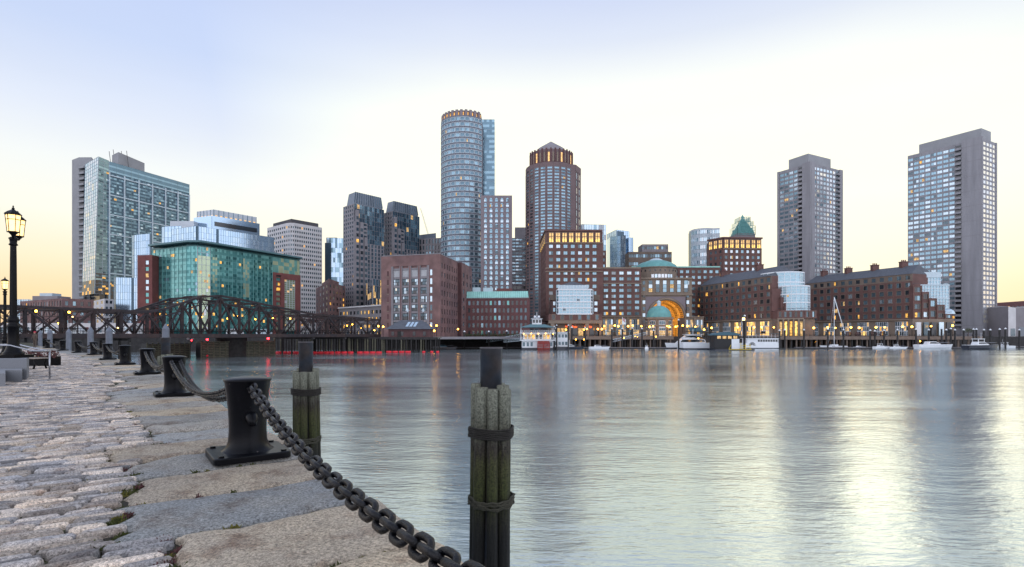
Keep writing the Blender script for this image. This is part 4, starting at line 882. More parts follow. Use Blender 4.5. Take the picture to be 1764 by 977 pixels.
# right brick tower with lit top
Y = 330; a, m_, b = W(1221, Y+9), W(1246, Y), W(1311, Y+2); d = W(1217, Y+24); zt = Z(411, Y)
B = Bld('brick_tower', 'dark brick tower block with lit top row of windows right of the arch', (m_[0], m_[1], GZ), wallmat='brick_rowes')
B.w.prism([a, m_, b, (b[0], Y+26), d], GZ, zt, 'brick_rowes')
facade(B, m_, b, GZ, zt-6, 7, 15, .5, .5, .3, pal=[('g_light', 4), ('g_white', 2.5), ('g_blue', 2), ('g_mid', 2), ('lit_soft', .5)], np=2, sur='stone_tan_dark'); loggia(B, m_, b, zt-6, zt, 7)
facade(B, a, m_, GZ, zt-6, 3, 15, .42, .5, .3, pal=PAL_DARK, ext=0); loggia(B, a, m_, zt-6, zt, 3)
tr = B.part('stone_band'); 
for zz in (zt-6.3, Z(482, Y)): tr.wall(m_, b, .2, .75, zz, zz+.45, 'stone_tan', .3, .2)
B.finish()
# harbour wings
def wing(label, far, near, zeave, ncol, nrow, zpod, prm):
    B = Bld('brick_wing', label, (near[0], near[1], GZ), wallmat='brick_rowes'); dx, dy = near[0]-far[0], near[1]-far[1]; L = math.hypot(dx, dy); nx_, ny_ = -dy/L, dx/L   # inward
    wd = prm['w']; f2, n2 = (far[0]+nx_*wd, far[1]+ny_*wd), (near[0]+nx_*wd, near[1]+ny_*wd)
    B.w.prism([far, near, n2, f2], zpod, zeave, 'brick_rowes')
    ztop = zeave-3.6
    facade(B, far, near, zpod, ztop, ncol, nrow, .52, .58, .3, pal=prm['pal'], np=2, sur='stone_tan_dark', ext=0)
    facade(B, far, near, ztop, zeave, ncol, 1, .5, .55, .2, pal=prm['pal'], np=2, wm='stone_tan_dark', ext=0)
    k = B.part('stone_base'); k.prism([far, near, n2, f2], GZ, zpod, 'stone_tan'); k.wall(far, near, -.1, .7, zpod-.5, zpod+.2, 'stone_tan')
    n = prm['nb']
    for i in range(n):
        q0, q1 = lerp(far, near, (i+.18)/n), lerp(far, near, (i+.82)/n); mb = MB(); hh = zpod-GZ; mb.wall(q0, q1, .02, .2, GZ+.4, GZ+hh*.86, 'white_paint')
        for u in range(6):
            for h in range(3): mb.wall(lerp(q0, q1, (u+.12)/6), lerp(q0, q1, (u+.88)/6), .2, .26, GZ+.6+h*hh*.275, GZ+.4+(h+.92)*hh*.275, random.choices(['lit_soft', 'lit_bright', 'g_mid', 'g_light', 'lit'], prm['lw'](i))[0])
        mb.build('shop_window', B.o)
    rf = B.part('slate_roof'); zr = zeave+prm['rh']; c0_, c1_ = lerp(far, f2, .5), lerp(near, n2, .5)
    rf.mesh([(*lerp(far, f2, -.02), zeave+.02), (*lerp(near, n2, -.02), zeave+.02), (*n2, zeave+.02), (*f2, zeave+.02), (*c0_, zr), (*lerp(c1_, c0_, .04), zr)], [(0, 1, 5, 4), (1, 2, 5), (2, 3, 4, 5), (3, 0, 4)], 'slate')
    for i in range(prm['ch']):
        q = lerp(c0_, c1_, (i+.35)/prm['ch']); ch = MB(); ch.box(q[0]-1.6, q[0]+1.6, q[1]-1.2, q[1]+1.2, zr-2, zr+2.2, 'brick_rowes'); ch.box(q[0]-1.8, q[0]+1.8, q[1]-1.4, q[1]+1.4, zr+2.2, zr+2.5, 'brick_dark')
        for s in (-.9, 0, .9): ch.cyl(q[0]+s, q[1], zr+2.5, zr+3.4, .3, 'brick_red', 6)
        ch.build('chimney', B.o)
    return B, n2, f2
def baytower(B, cx, cy, r, z0, z1, steps, a0=175, a1=365):
    gl = lambda i, j: random.choices(['g_bay', 'g_blue', 'lit_soft'], [8, 2, .1])[0]
    n = 12; A = arc(cx, cy, r, a0, a1, n); B.part('bay_core').prism(A, z0, z1, 'g_mid')
    for i in range(n): curtain(B, A[i], A[i+1], z0, z1, 2, steps*3, gl, 'white_paint', .12, key='bay_glass', mkey='bay_frame', every=2)
    fr = B.part('bay_frame')
    for j in range(steps+1):
        z = z0+(z1-z0)*j/steps; A2 = arc(cx, cy, r+.35, a0, a1, n); fr.prism(A2, z-.28, z+.28, 'white_paint')
palw = [('g_mid', 6), ('g_dark', 3), ('g_blue', 3), ('g_light', .7), ('lit', .2), ('lit_soft', .15)]
far, near = W(1206, 318), W(1330, 262); zp = Z(552, 290)
B, n2, f2 = wing('brick harbour wing with rounded white glass bay nearest the arch', far, near, Z(493, 318), 13, 5, zp, dict(w=17, pal=palw, nb=6, rh=5.5, ch=2, lw=lambda i: [.6, .2, 2, 4, .2] if i < 3 else [2, 3, 1.2, .3, 3]))
z_b = Z(535, 255); fa, fb = (near[0]+.2, near[1]-.4), (near[0]+22.5, near[1]+2)
k = B.part('terrace_base'); k.prism([near, (near[0]+.2, 257), (W(1385, 252)[0], 252), (W(1406, 254)[0], 254), (W(1406, 254)[0], 276), n2], zp, z_b, 'brick_rowes')
k.prism([(near[0], 262), (near[0]+.6, 257.6), (W(1385, 252)[0]-.4, 252.6), (W(1405, 254)[0], 254.6), (W(1405, 254)[0], 276), n2], GZ, zp, 'stone_tan_dark'); k.wall((near[0]+.2, 257), (W(1385, 252)[0], 252), -.5, .5, zp-.5, zp+.1, 'stone_tan')
f0_, f1_ = (near[0]+.2, 257), (W(1385, 252)[0], 252); f2_ = (W(1406, 254)[0], 254)
facade(B, f0_, f1_, zp, z_b, 5, 1, .42, .68, .3, pal=palw, sur='stone_tan_dark', ext=0); facade(B, f1_, f2_, zp, z_b, 2, 1, .4, .68, .3, pal=palw, sur='stone_tan_dark', ext=0)
for i in range(6):
    q0, q1 = lerp(f0_, f1_, i/5.15), lerp(f0_, f1_, i/5.15+.06); k.wall(q0, q1, -.2, .45, GZ, zp-.5, 'stone_tan')
    if i < 5: mb = MB(); mb.wall(lerp(f0_, f1_, i/5.15+.08), lerp(f0_, f1_, i/5.15+.17), -.2, .1, GZ+.4, zp-1.5, ['lit_soft', 'lit_bright', 'lit', 'lit_bright', 'lit_soft'][i]); mb.build('shop_window', B.o)
zt1, zt2 = Z(497, 257), Z(474, 266)
q = W(1368, 262); baytower(B, q[0], q[1]+1, 7.0, z_b, Z(493, 258), 3, 170, 370)
q = W(1352, 268); baytower(B, q[0], q[1]+3, 9.8, Z(497, 264)-2, zt2+1, 2, 175, 355)
k = B.part('stepped_brick'); 
for px0, px1, ytp, yy in ((1330, 1352, 497, 261), (1345, 1362, 512, 259.5), (1352, 1366, 522, 258.5)): p, q = W(px0, yy), W(px1, yy); k.prism([p, q, (q[0], yy+14), (p[0], yy+14)], z_b-.1, Z(ytp, yy), 'brick_rowes')
B.part('terrace_rail').tube([(*f0_, z_b+1), (*f1_, z_b+1), (*f2_, z_b+1)], .08, 'steel_pipe', 4); B.finish()
far, near = W(1388, 322), W(1572, 268)
B, n2, f2 = wing('brick harbour wing with stepped white glass terraces, nearest the tallest right tower', far, near, Z(489, 322), 14, 5, zp, dict(w=18, pal=palw, nb=6, rh=5, ch=4, lw=lambda i: [1.6, .1, 2, 3, .5]))
gl = lambda i, j: random.choices(['g_bay', 'g_blue'], [5, 2])[0]
k = B.part('stepped_brick'); g = B.part('bay_core')
stp = [(1572, 1588, 492), (1588, 1600, 503), (1600, 1613, 514), (1613, 1627, 525), (1627, 1640, 541)]
yy = 267
for i, (x0_, x1_, yt_) in enumerate(stp):
    yq = yy-i*.6; p, q = W(x0_, yq), W(x1_, yq); zt_ = Z(yt_, yq); k.prism([p, q, (q[0], yq+16), (p[0], yq+16)], zp, zt_, 'brick_rowes')
    nr = max(1, int((zt_-zp)/3.4)); facade(B, p, q, zp, zt_, 1, nr, .62, .55, .3, pal=palw, np=2, sur='stone_tan_dark', ext=0)
    B.part('terrace_rail').beam((*p, zt_+1), (*q, zt_+1), .1, .1, 'steel_pipe')
p, q = W(1572, yy-3), W(1640, yy-3); B.part('stone_base').prism([W(1572, yy-.5), W(1643, yy-4), (W(1643, yy-4)[0], yy+14), (W(1572, yy)[0], yy+14)], GZ, zp, 'stone_tan')
for (x0_, x1_, yb_, yt_, d_, st_) in ((1567, 1619, 493, 478, 6, 2), (1582, 1634, 515, 492, 4, 3), (1604, 1634, 540, 515, 2.5, 3)):
    yq = yy+d_; p, q = W(x0_, yq), W(x1_, yq); zb_, zt_ = Z(yb_, yq)-2, Z(yt_, yq); g.prism([p, q, (q[0]-1, yq+12), (p[0]+1, yq+12)], zb_, zt_, 'g_mid')
    curtain(B, p, q, zb_, zt_, max(3, int((q[0]-p[0])/1.4)), st_*2, gl, 'white_paint', .2, key='bay_glass#%d' % yb_, mkey='bay_frame'); B.part('bay_frame').wall(p, q, -11, .5, zt_-.1, zt_+(2.6 if yt_ == 478 else .5), 'white_metal', .2, .2)
    curtain(B, q, (q[0]-1, yq+11), zb_, zt_, 4, st_*2, gl, 'white_paint', .2, key='bay_glass#s%d' % yb_, mkey='bay_frame')
q = W(1642, yy-2); B.part('glass_dome').lathe((q[0]-1, q[1]+3, Z(541, yy)), [(3.6, 0), (3.2, 1.4), (2.0, 2.4), (.05, 2.8)], 'g_light', 14)
for i in range(5):
    p, q = W(1578+i*13, yy-3.6), W(1586+i*13, yy-3.9); mb = MB(); mb.wall(p, q, -.5, .45, GZ+.4, zp-1.6, ['white_paint', 'g_mid', 'g_dark', 'g_light', 'g_dark'][i]); mb.build('shop_window', B.o)
B.finish()

# ------------------------------------------------------------------ far background towers
B, g = skyblock('pale glass box tower peeking out behind the lit brick block', (1000, 389), (1002, 388), (1044, 389), 400, nc1=1, nc2=10, pal=('g_light', 'roof_screen', 'g_blue'), every=1, hevery=1, mw=.14); B.finish()
B, g = skyblock('bright blue glass tower with notched top behind the stepped brick wing', (1046, 405), (1062, 397), (1084, 400), 430, nc1=4, nc2=7, pal=('g_sky', 'g_sky2'), every=1, hevery=1, mw=.1)
B.part('notch').wall(lerp(g[1], g[2], .05), lerp(g[1], g[2], .55), .1, .4, g[4]-4.5, g[4]-.4, 'g_slate')
p, q = W(1051, 418), W(1078, 412); kk = B.part('front_slab'); kk.prism([p, q, (q[0], 430), (p[0], 432)], GZ, Z(407, 415), 'g_sky2'); curtain(B, p, q, GZ, Z(407, 415), 9, 26, lambda i, j: random.choice(['g_sky', 'g_sky2', 'g_sky2', 'g_light']), 'g_slate2', .1)
p, q = W(1083, 432), W(1091, 433); kk.prism([p, q, (q[0], 442), (p[0], 442)], GZ, Z(409, 432), 'g_sky'); B.finish()
t = [(1106, 1151, 421, 380, 'stone_grey'), (1083, 1157, 434, 376, 'stone_tan_dark')]
B = Bld('office_building', 'beige stepped office building with lit upper floors behind the rotunda', (*W(1083, 376), GZ), wallmat='stone_grey')
for (x0_, x1_, yt_, yy_, mm) in t:
    p, q, r_, s_ = frontp(x0_, x1_, yy_, 12); B.w.prism([p, q, r_, s_], GZ, Z(yt_, yy_), mm); facade(B, p, q, 20, Z(yt_, yy_), int((x1_-x0_)/4), 9 if yt_ < 430 else 7, .9, .4, .3, pal=[('g_mid', 3), ('g_blue', 2), ('lit_soft', .8), ('g_dark', 2)], ext=0, wm=mm)
B.finish()
B = Bld('office_tower', 'silver rounded glass tower just left of the right brick tower', (*W(1205, 400), GZ), wallmat='g_light')
cx_, cy_ = W(1211, 408); A = arc(cx_, cy_, 8.6, 175, 300, 8); A.append(W(1240, 399)); B.w.prism(A+[(W(1240, 415)[0], 415), (A[0][0], 415)], GZ, Z(396, 400), 'g_mid')
for i in range(len(A)-1): curtain(B, A[i], A[i+1], GZ, Z(396, 400), 2 if i < 8 else 7, 28, lambda i, j: random.choice(['g_light', 'g_blue', 'g_light', 'g_white']) if j % 2 else 'roof_screen', 'white_metal', .22, every=1 if i < 8 else 2)
B.part('roof_ring').prism(arc(cx_, cy_, 8.9, 170, 300, 8)+[(A[-1][0], 399), (A[-1][0], 414), (A[0][0], 414)], Z(396, 400), Z(393, 400), 'roof_screen'); B.finish()
# stepped pyramid spire with scaffolding
cx_, cy_ = W(1279, 440); t = thing('clock_tower', 'teal green pointed tower top wrapped in scaffolding', 'tower', (cx_, cy_, GZ)); zb = Z(405, 440)
k = MB(); k.box(cx_-7.2, cx_+7.2, cy_-7, cy_+7, GZ, zb, 'stone_grey'); k.build('shaft', t)
k = MB(); sq = lambda r: [(cx_-r, cy_-r), (cx_+r, cy_-r), (cx_+r, cy_+r), (cx_-r, cy_+r)]
k.prism(sq(6.6), zb, Z(395, 440), 'copper_dome', top=sq(5.6)); k.prism(sq(4.9), Z(395, 440), Z(377, 440), 'copper_dome', top=sq(.9)); k.prism(sq(1.1), Z(376, 440), Z(370, 440), 'copper_dome', top=sq(.1)); k.build('spire', t)
k = MB()
for L0, r_, z0_, z1_ in ((0, 7.2, zb-1, Z(392, 440)), (1, 6.0, Z(392, 440), Z(384, 440)), (2, 4.4, Z(384, 440), Z(376, 440))):
    for i in range(7):
        x = cx_-r_+2*r_*i/6; k.beam((x, cy_-r_, z0_), (x, cy_-r_, z1_), .26, .26, 'copper_dome'); k.beam((cx_-r_, cy_-r_+2*r_*i/6, z0_), (cx_-r_, cy_-r_+2*r_*i/6, z1_), .26, .26, 'copper_dome'); k.beam((cx_+r_, cy_-r_+2*r_*i/6, z0_), (cx_+r_, cy_-r_+2*r_*i/6, z1_), .26, .26, 'copper_dome')
    nz_ = 4
    for j in range(nz_+1): z = z0_+(z1_-z0_)*j/nz_; k.beam((cx_-r_, cy_-r_, z), (cx_+r_, cy_-r_, z), .26, .26, 'copper_dome')
k.build('scaffolding', t)
# right edge: angular white and grey waterfront building, long brick building behind
Y = 296; B = Bld('waterfront_building', 'angular white and grey panelled waterfront building at the right edge', (*W(1719, Y), GZ), wallmat='stone_white')
p0_, p1_, p2_, p3_ = W(1718, 300), W(1737, 290), W(1750, 292), W(1800, 305)
B.w.prism([p0_, p1_, (p1_[0], 320), (p0_[0], 320)], GZ, 10, 'stone_grey', zs=[Z(527, 300), Z(528, 290), Z(530, 290), Z(530, 290)])
B.w.prism([p1_, p2_, (p2_[0], 320), (p1_[0]+.01, 320)], GZ, 10, 'stone_white', zs=[Z(528, 290), Z(531, 292), Z(531, 292), Z(531, 292)])
B.w.prism([p2_, p3_, (p3_[0], 320), (p2_[0]+.01, 320)], GZ, 10, 'stone_grey', zs=[Z(531, 292), Z(526, 305), Z(526, 305), Z(531, 292)])
k = B.part('panels'); k.wall(lerp(p0_, p1_, .02), lerp(p0_, p1_, .95), .02, .12, GZ, GZ+7, 'stone_white'); k.wall(lerp(p2_, p3_, .1), lerp(p2_, p3_, .3), .02, .12, GZ, GZ+5, 'metal_roof'); k.wall(lerp(p1_, p2_, .3), lerp(p1_, p2_, .9), .02, .12, GZ+.2, GZ+4.2, 'g_mid'); B.finish()
a, b, c, d = frontp(1717, 1830, 345, 20); B = Bld('brick_building', 'long low brick building behind the angular waterfront building', (a[0], a[1], GZ), wallmat='brick_low')
B.w.prism([a, b, c, d], GZ, Z(520, 345), 'brick_low', zs=[Z(522, 345), Z(514, 345), Z(514, 345), Z(522, 345)]); facade(B, a, b, GZ, Z(524, 345), 14, 4, .4, .5, .2, pal=PAL_DARK, ext=0); B.finish()
# left edge low brick block
Lp, C, Rp, zt = three((40, 519), (108, 515), (158, 514), 262); C = W(108, 240); Lp = W(36, 262); Rp = W(160, 250); zt = Z(514, 240)
B = Bld('brick_building', 'low red brick warehouse block behind the left end of the bridge', (C[0], C[1], GZ), wallmat='brick_old')
B.w.prism([Lp, C, Rp, W(157, 275), (Lp[0], 280)], GZ, zt, 'brick_old'); facade(B, Lp, C, GZ, zt, 16, 4, .45, .5, .25, pal=PAL_DARK+[('lit', .8), ('blind', 1)]); facade(B, C, Rp, GZ, zt, 4, 4, .42, .45, .25, pal=[('g_blue', 2), ('g_mid', 2), ('g_dark', 1)])
k = B.part('rooftop_plant'); p = W(62, 264); k.box(p[0], p[0]+12, 262, 270, zt-.1, zt+2.6, 'stone_grey'); k.box(p[0]+3, p[0]+9, 262.5, 268, zt+2.6, zt+4, 'white_metal'); B.finish()
a, b, c, d = frontp(30, 52, 285, 14); B = Bld('glass_building', 'small pale glass building far left beside the brick warehouse block', (a[0], a[1], GZ), wallmat='g_light'); B.w.prism([a, b, c, d], GZ, Z(516, 285), 'g_light'); curtain(B, a, b, GZ, Z(516, 285), 8, 7, lambda i, j: random.choice(['g_light', 'g_blue']), 'white_metal', .14); B.finish()
a, b, c, d = frontp(-60, 235, 236, 5); B = Bld('low_building', 'long low white riverside shed with lit windows seen through the bridge', (a[0], a[1], GZ), wallmat='stone_white')
B.w.prism([a, b, c, d], GZ, 6.5, 'stone_white'); facade(B, a, b, GZ, 6.5, 26, 1, .6, .4, .2, pal=[('g_mid', 3), ('lit', 1.5), ('g_light', 2), ('brick_red', 1)], ext=0); B.finish()
# ------------------------------------------------------------------ water, land, seawalls
k = MB(); k.face([(-1500, -400, WZ), (2500, -400, WZ), (2500, 3000, WZ), (-1500, 3000, WZ)], 'water'); k.build('water', kind='structure')
shore = [(-2000, 150), (-170, 150), (-120, 205), (-60, 232), (-30, 246), (8, 262), (18, 272), (300, 272), (2500, 272)]
k = MB(); k.mesh([(x, y, GZ) for x, y in shore]+[(2500, 9000, GZ), (-2000, 9000, GZ)], [tuple(range(len(shore)+2))], 'far_ground'); k.build('ground', kind='structure')
k = MB()
for p, q in zip(shore, shore[1:]): k.wall(p, q, -1, .05, WZ-2, GZ-.01, 'timber_dark')
k.build('seawall', kind='structure')

# wharf decks on piles along the brick complex
def wharf(label, px0, px1, Y, yb, piles, dock=True, zdeck=GZ+.02):
    a, b = W(px0, Y), W(px1, Y); t = thing('wharf', label, 'wharf', (a[0], Y, WZ))
    k = MB(); k.box(a[0], b[0], Y, yb, zdeck-.3, zdeck, 'stone_tan_dark'); k.build('deck', t)
    k = MB(); k.box(a[0]-.1, b[0]+.1, Y-.25, Y-.01, zdeck-1.4, zdeck+.1, 'deck_tan'); k.build('fascia', t)
    for i in range(piles):
        x = a[0]+(b[0]-a[0])*(i+.5)/piles
        for yy in (Y+.8, Y+6): k = MB(); k.cyl(x, yy, WZ-1, zdeck-.3, .38, 'stone_tan_dark' if i % 2 else 'timber_dark', 8); k.build('pile', t)
    k = MB(); n = int((b[0]-a[0])/2.2)
    for i in range(n+1): x = a[0]+(b[0]-a[0])*i/n; k.beam((x, Y+.1, zdeck), (x, Y+.1, zdeck+1.05), .1, .1, 'iron')
    for z in (.55, 1.05): k.beam((a[0], Y+.1, zdeck+z), (b[0], Y+.1, zdeck+z), .07, .07, 'iron')
    k.build('railing', t); return t
wharf('tan edged wharf deck on piles in front of the gateway arch', 952, 1160, 258, 273, 24)
wharf('wharf deck on dark piles between the two brick harbour wings', 1343, 1500, 250, 273, 18)
wharf('wharf deck on dark piles in front of the last brick wing', 1501, 1692, 250, 273, 22)
def floatdock(label, px0, px1, Y, w=2.5):
    a, b = W(px0, Y), W(px1, Y); k = MB(); k.box(a[0], b[0], Y-w/2, Y+w/2, WZ-.2, WZ+.45, 'timber_dark'); k.box(a[0]-.05, b[0]+.05, Y-w/2-.05, Y+w/2+.05, WZ+.45, WZ+.6, 'stone_grey')
    o = k.build('floating_dock'); tag(o, label, 'dock')
floatdock('long low floating dock in front of the arch wharf', 955, 1165, 236); floatdock('floating dock under the sailing boat mast', 1370, 1560, 240); floatdock('floating dock holding the white motor yacht', 1565, 1665, 240); floatdock('floating dock at the far right edge', 1700, 1800, 252)
floatdock('floating dock below the dark seawall left of the paddle steamer', 742, 900, 240)
# mooring piles with white caps
mp = [(958, 236, 566), (985, 236, 565), (1008, 236, 566), (1054, 240, 567), (1072, 240, 567), (1089, 238, 566), (1106, 240, 567), (1126, 240, 570), (1169, 234, 552), (1283, 226, 545), (1343, 238, 570), (1352, 238, 569), (1385, 238, 569), (1426, 236, 568), (1453, 238, 569), (1499, 240, 570), (1507, 240, 571), (1523, 240, 570), (1546, 240, 569),
      (1578, 240, 568), (1600, 240, 569), (1622, 238, 567), (1630, 238, 569), (1638, 240, 567), (1645, 240, 569), (1660, 240, 569), (1677, 240, 568), (1682, 240, 568), (1695, 244, 569), (1706, 244, 569), (1722, 244, 568), (1732, 244, 567), (1756, 248, 569), (800, 236, 572), (842, 236, 572), (873, 236, 571)]
for i, (px, Y, yt) in enumerate(sorted(mp)):
    q = W(px, Y); t = thing('mooring_pile', 'dark mooring pile with pale conical cap, %s from the left along the far docks' % ordn(i), 'mooring pile', (q[0], q[1], WZ), 'capped mooring piles along the far docks')
    zt = Z(yt, Y); k = MB(); k.cyl(q[0], q[1], WZ-1, zt, .36, 'timber_dark', 8); k.build('post', t); k = MB(); k.lathe((q[0], q[1], zt), [(.46, 0), (.44, .2), (.02, .7)], 'white_paint', 8, False); k.build('cap', t)
# promenade lamps
lp = [(947, 268, 548), (975, 256, 568), (1006, 256, 568), (1011, 256, 567), (1030, 256, 567), (1037, 256, 567), (1041, 256, 562), (1059, 256, 561), (1065, 256, 562), (1082, 256, 562), (1090, 256, 561), (1105, 256, 562), (1119, 256, 563), (1125, 256, 562), (1149, 256, 562), (1153, 262, 563), (1164, 256, 563), (1168, 262, 562), (1176, 258, 561), (1184, 262, 562),
      (1198, 262, 563), (1213, 262, 568), (1226, 262, 565), (1271, 256, 564), (1299, 254, 564), (1312, 254, 564), (1333, 254, 564), (1402, 249, 565), (1426, 249, 564), (1439, 249, 565), (1466, 249, 564), (1480, 249, 565), (1509, 249, 564), (1524, 249, 564), (1555, 249, 563), (1571, 249, 563), (1604, 249, 562), (1641, 250, 561)]
for i, (px, Y, yy) in enumerate(sorted(lp)):
    Y2 = Y+2.2 if Y < 262 else Y; q = W(px, Y2); zz = Z(yy, Y2); t = thing('street_lamp', 'promenade lamp with glowing amber globe, %s from the left along the brick waterfront' % ordn(i), 'street lamp', (q[0], q[1], GZ), 'amber globe lamps along the far promenade')
    k = MB(); k.cyl(q[0], q[1], GZ, zz-.3, .09, 'iron', 6); k.build('post', t); k = MB(); k.ball((q[0], q[1], zz), .42 if random.random() < .6 else .33, 'lamp_glow', 8, 6); k.build('globe', t)
ld = [(1094, 250, 580), (1098, 250, 580), (1075, 252, 582), (1130, 250, 580), (1203, 232, 583), (1224, 232, 584), (1372, 252, 588), (1406, 252, 589), (1425, 252, 589), (992, 252, 585), (1006, 252, 585), (1585, 244, 588)]
for i, (px, Y, yy) in enumerate(sorted(ld)):
    q = W(px, Y); t = thing('dock_lamp', 'small amber lamp low over the water, %s from the left under the wharf decks' % ordn(i), 'dock lamp', (q[0], q[1], WZ), 'small lamps low on the far docks')
    zz = Z(yy, Y); k = MB(); k.cyl(q[0], q[1], WZ-.5, zz-.2, .08, 'iron', 6); k.build('post', t); k = MB(); k.ball((q[0], q[1], zz), .26, 'lamp_glow', 8, 6); k.build('globe', t)
# left waterfront lamps by brick warehouse
for i, (px, Y, yy) in enumerate([(742, 226, 562), (752, 226, 561), (748, 224, 570), (789, 240, 567), (652, 222, 562), (660, 222, 563)]):
    q = W(px, Y); t = thing('street_lamp', 'amber lamp beside the old brick warehouse quay, %s of six from the gatehouse' % ordn(i), 'street lamp', (q[0], q[1], GZ), 'amber lamps by the brick warehouse quay'); zz = Z(yy, Y)
    k = MB(); k.cyl(q[0], q[1], GZ-.4, zz-.3, .09, 'iron', 6); k.build('post', t); k = MB(); k.ball((q[0], q[1], zz), .36, 'lamp_glow', 8, 6); k.build('globe', t)
# quay terrace below the warehouse
k = MB(); k.prism([(-42, 205), (-24, 215), (14, 236), (14, 262), (-50, 262)], GZ-.9, GZ-.02, 'stone_grey'); k.build('pavement', kind='structure')

# gangways
def gangway(label, p, q, m='white_metal', h=1.1):
    t = thing('gangway', label, 'gangway', tuple(p)); a, b = Vector(p), Vector(q); k = MB(); u = Vector((0, .7, 0)); up = Vector((0, 0, h))
    k.beam(a, b, 1.4, .15, 'stone_grey'); k.build('walkway', t)
    for s in (-1, 1):
        k = MB(); k.beam(a+u*s+up, b+u*s+up, .12, .12, m); k.beam(a+u*s, b+u*s, .12, .12, m); n = 12
        for i in range(n): k.beam(a.lerp(b, i/n)+u*s, a.lerp(b, (i+1)/n)+u*s+up, .07, .07, m); k.beam(a.lerp(b, i/n)+u*s, a.lerp(b, i/n)+u*s+up, .07, .07, m)
        k.build('side_truss', t)
g1 = (*W(838, 238), Z(590, 238)); g2 = (*W(898, 232), Z(580, 232)); gangway('upper aluminium gangway ramp rising towards the paddle steamer', g1, g2)
gangway('lower aluminium gangway beside the paddle steamer bow', (*W(868, 230), Z(590, 230)), (*W(899, 228), Z(587, 228)))
gangway('metal gangway ramp sloping down to the floating dock in front of the arch', (*W(1115, 250), Z(576, 250)), (*W(1056, 240), Z(589, 240)))

# ------------------------------------------------------------------ boats
def hull(k, c, L, bw, zd, m, rz=0, bow=.5, rake=.9, zk=-.3, stem=1.15):
    ca, sa = math.cos(rz), math.sin(rz); n = 10; sec = []
    for i in range(n+1):
        t = i/n; x = -L/2+L*t; w_ = bw/2*(1-max(0, (t-bow)/(1-bow))**2.2) if t > bow else bw/2*(.86+.14*t/bow)
        w_ = max(w_, .03); dz = zd*(1+(stem-1)*t*t); xo = rake*(t**3)
        pr = [(x, -w_*.55, zk), (x+xo*.4, -w_*.92, zk+(dz-zk)*.45), (x+xo, -w_, dz), (x+xo, w_, dz), (x+xo*.4, w_*.92, zk+(dz-zk)*.45), (x, w_*.55, zk)]
        sec.append([(c[0]+a*ca-b*sa, c[1]+a*sa+b*ca, c[2]+z) for a, b, z in pr])
    vs = [v for s in sec for v in s]; fs = []
    for i in range(n):
        for j in range(5): fs.append((i*6+j, (i+1)*6+j, (i+1)*6+j+1, i*6+j+1))
    fs.append((0, 1, 2, 3, 4, 5)); k.mesh(vs, fs, m)
def rbox(k, c, rz, x0, x1, y0, y1, z0, z1, m, tx0=0, tx1=0, ty=0):
    ca, sa = math.cos(rz), math.sin(rz); f = lambda a, b, z: (c[0]+a*ca-b*sa, c[1]+a*sa+b*ca, c[2]+z)
    k.hexa([f(x0, y0, z0), f(x1, y0, z0), f(x1, y1, z0), f(x0, y1, z0), f(x0+tx0, y0+ty, z1), f(x1-tx1, y0+ty, z1), f(x1-tx1, y1-ty, z1), f(x0+tx0, y1-ty, z1)], m)
def motorboat(label, px, Y, L, rz=0, big=False, hm='hull_white', top='hull_white', group=None, fly=False):
    x, y = W(px, Y); c = (x, y, WZ); t = thing('motorboat', label, 'motorboat', c, group); s = L/10
    k = MB(); hull(k, c, L, 2.9*s, 1.15*s, hm, rz); k.build('hull', t)
    k = MB(); rbox(k, c, rz, -L*.48, L*.2, -1.2*s, 1.2*s, 1.0*s, 1.25*s, 'hull_white', .1, 1.0*s); k.build('deck', t)
    k = MB(); rbox(k, c, rz, -L*.22, L*.16, -1.0*s, 1.0*s, 1.25*s, 2.1*s, top, .3*s, 1.5*s, .15*s); k.build('cabin', t)
    k = MB(); rbox(k, c, rz, -L*.18, L*.10, -1.02*s, 1.02*s, 1.5*s, 1.95*s, 'g_dark', .25*s, .9*s, .13*s); k.build('windows', t)
    if fly:
        k = MB(); rbox(k, c, rz, -L*.2, L*.02, -.95*s, .95*s, 2.8*s, 2.95*s, 'hull_white'); 
        for a in (-.18, .0):
            for b in (-.85, .85): rbox(k, c, rz, L*a, L*a+.1*s, b*s-.05, b*s+.05, 2.1*s, 2.8*s, 'hull_white')
        k.build('hardtop', t); k = MB(); k.cyl(x, y, WZ+2.9*s, WZ+4.6*s, .04*s, 'white_paint', 5); k.build('antenna', t)
    k = MB(); ca, sa = math.cos(rz), math.sin(rz)
    k.tube([(x+a*ca-b*sa, y+a*sa+b*ca, WZ+1.85*s) for a, b in ((L*.12, -1.2*s), (L*.35, -.85*s), (L*.5, 0), (L*.35, .85*s), (L*.12, 1.2*s))], .035*s, 'rail_steel', 4); k.build('bow_rail', t)
motorboat('long sleek white motor yacht with dark hull windows on the right docks', 1608, 236, 15, .0, top='hull_white')
motorboat('large white cabin cruiser with flybridge out on the water at the far right', 1690, 226, 15, R(8), hm='hull_navy', fly=True)
motorboat('white motorboat with flybridge moored left of the sleek motor yacht', 1518, 238, 7.5, R(12), fly=True, hm='hull_white'); motorboat('small white centre console boat between the flybridge boat and the motor yacht', 1546, 237, 6.5, R(-10), fly=True)
motorboat('small white motorboat moored near the sailing boat mast', 1480, 242, 5.5, R(15)); motorboat('white motorboat tied beyond the cabin cruiser at the right edge', 1727, 246, 9, R(170), fly=True)
motorboat('white open motorboat on the floating dock before the arch wharf', 1031, 230, 8.2, R(3)); motorboat('dark hulled motorboat directly right of the paddle steamer', 984, 231, 9.5, R(2), hm='hull_navy')
motorboat('small white fishing boat with mast before the domed pavilion', 1114, 229, 5.5, R(75), fly=True); motorboat('small white tender half hidden beside the sailing boat', 1436, 243, 6, 0)
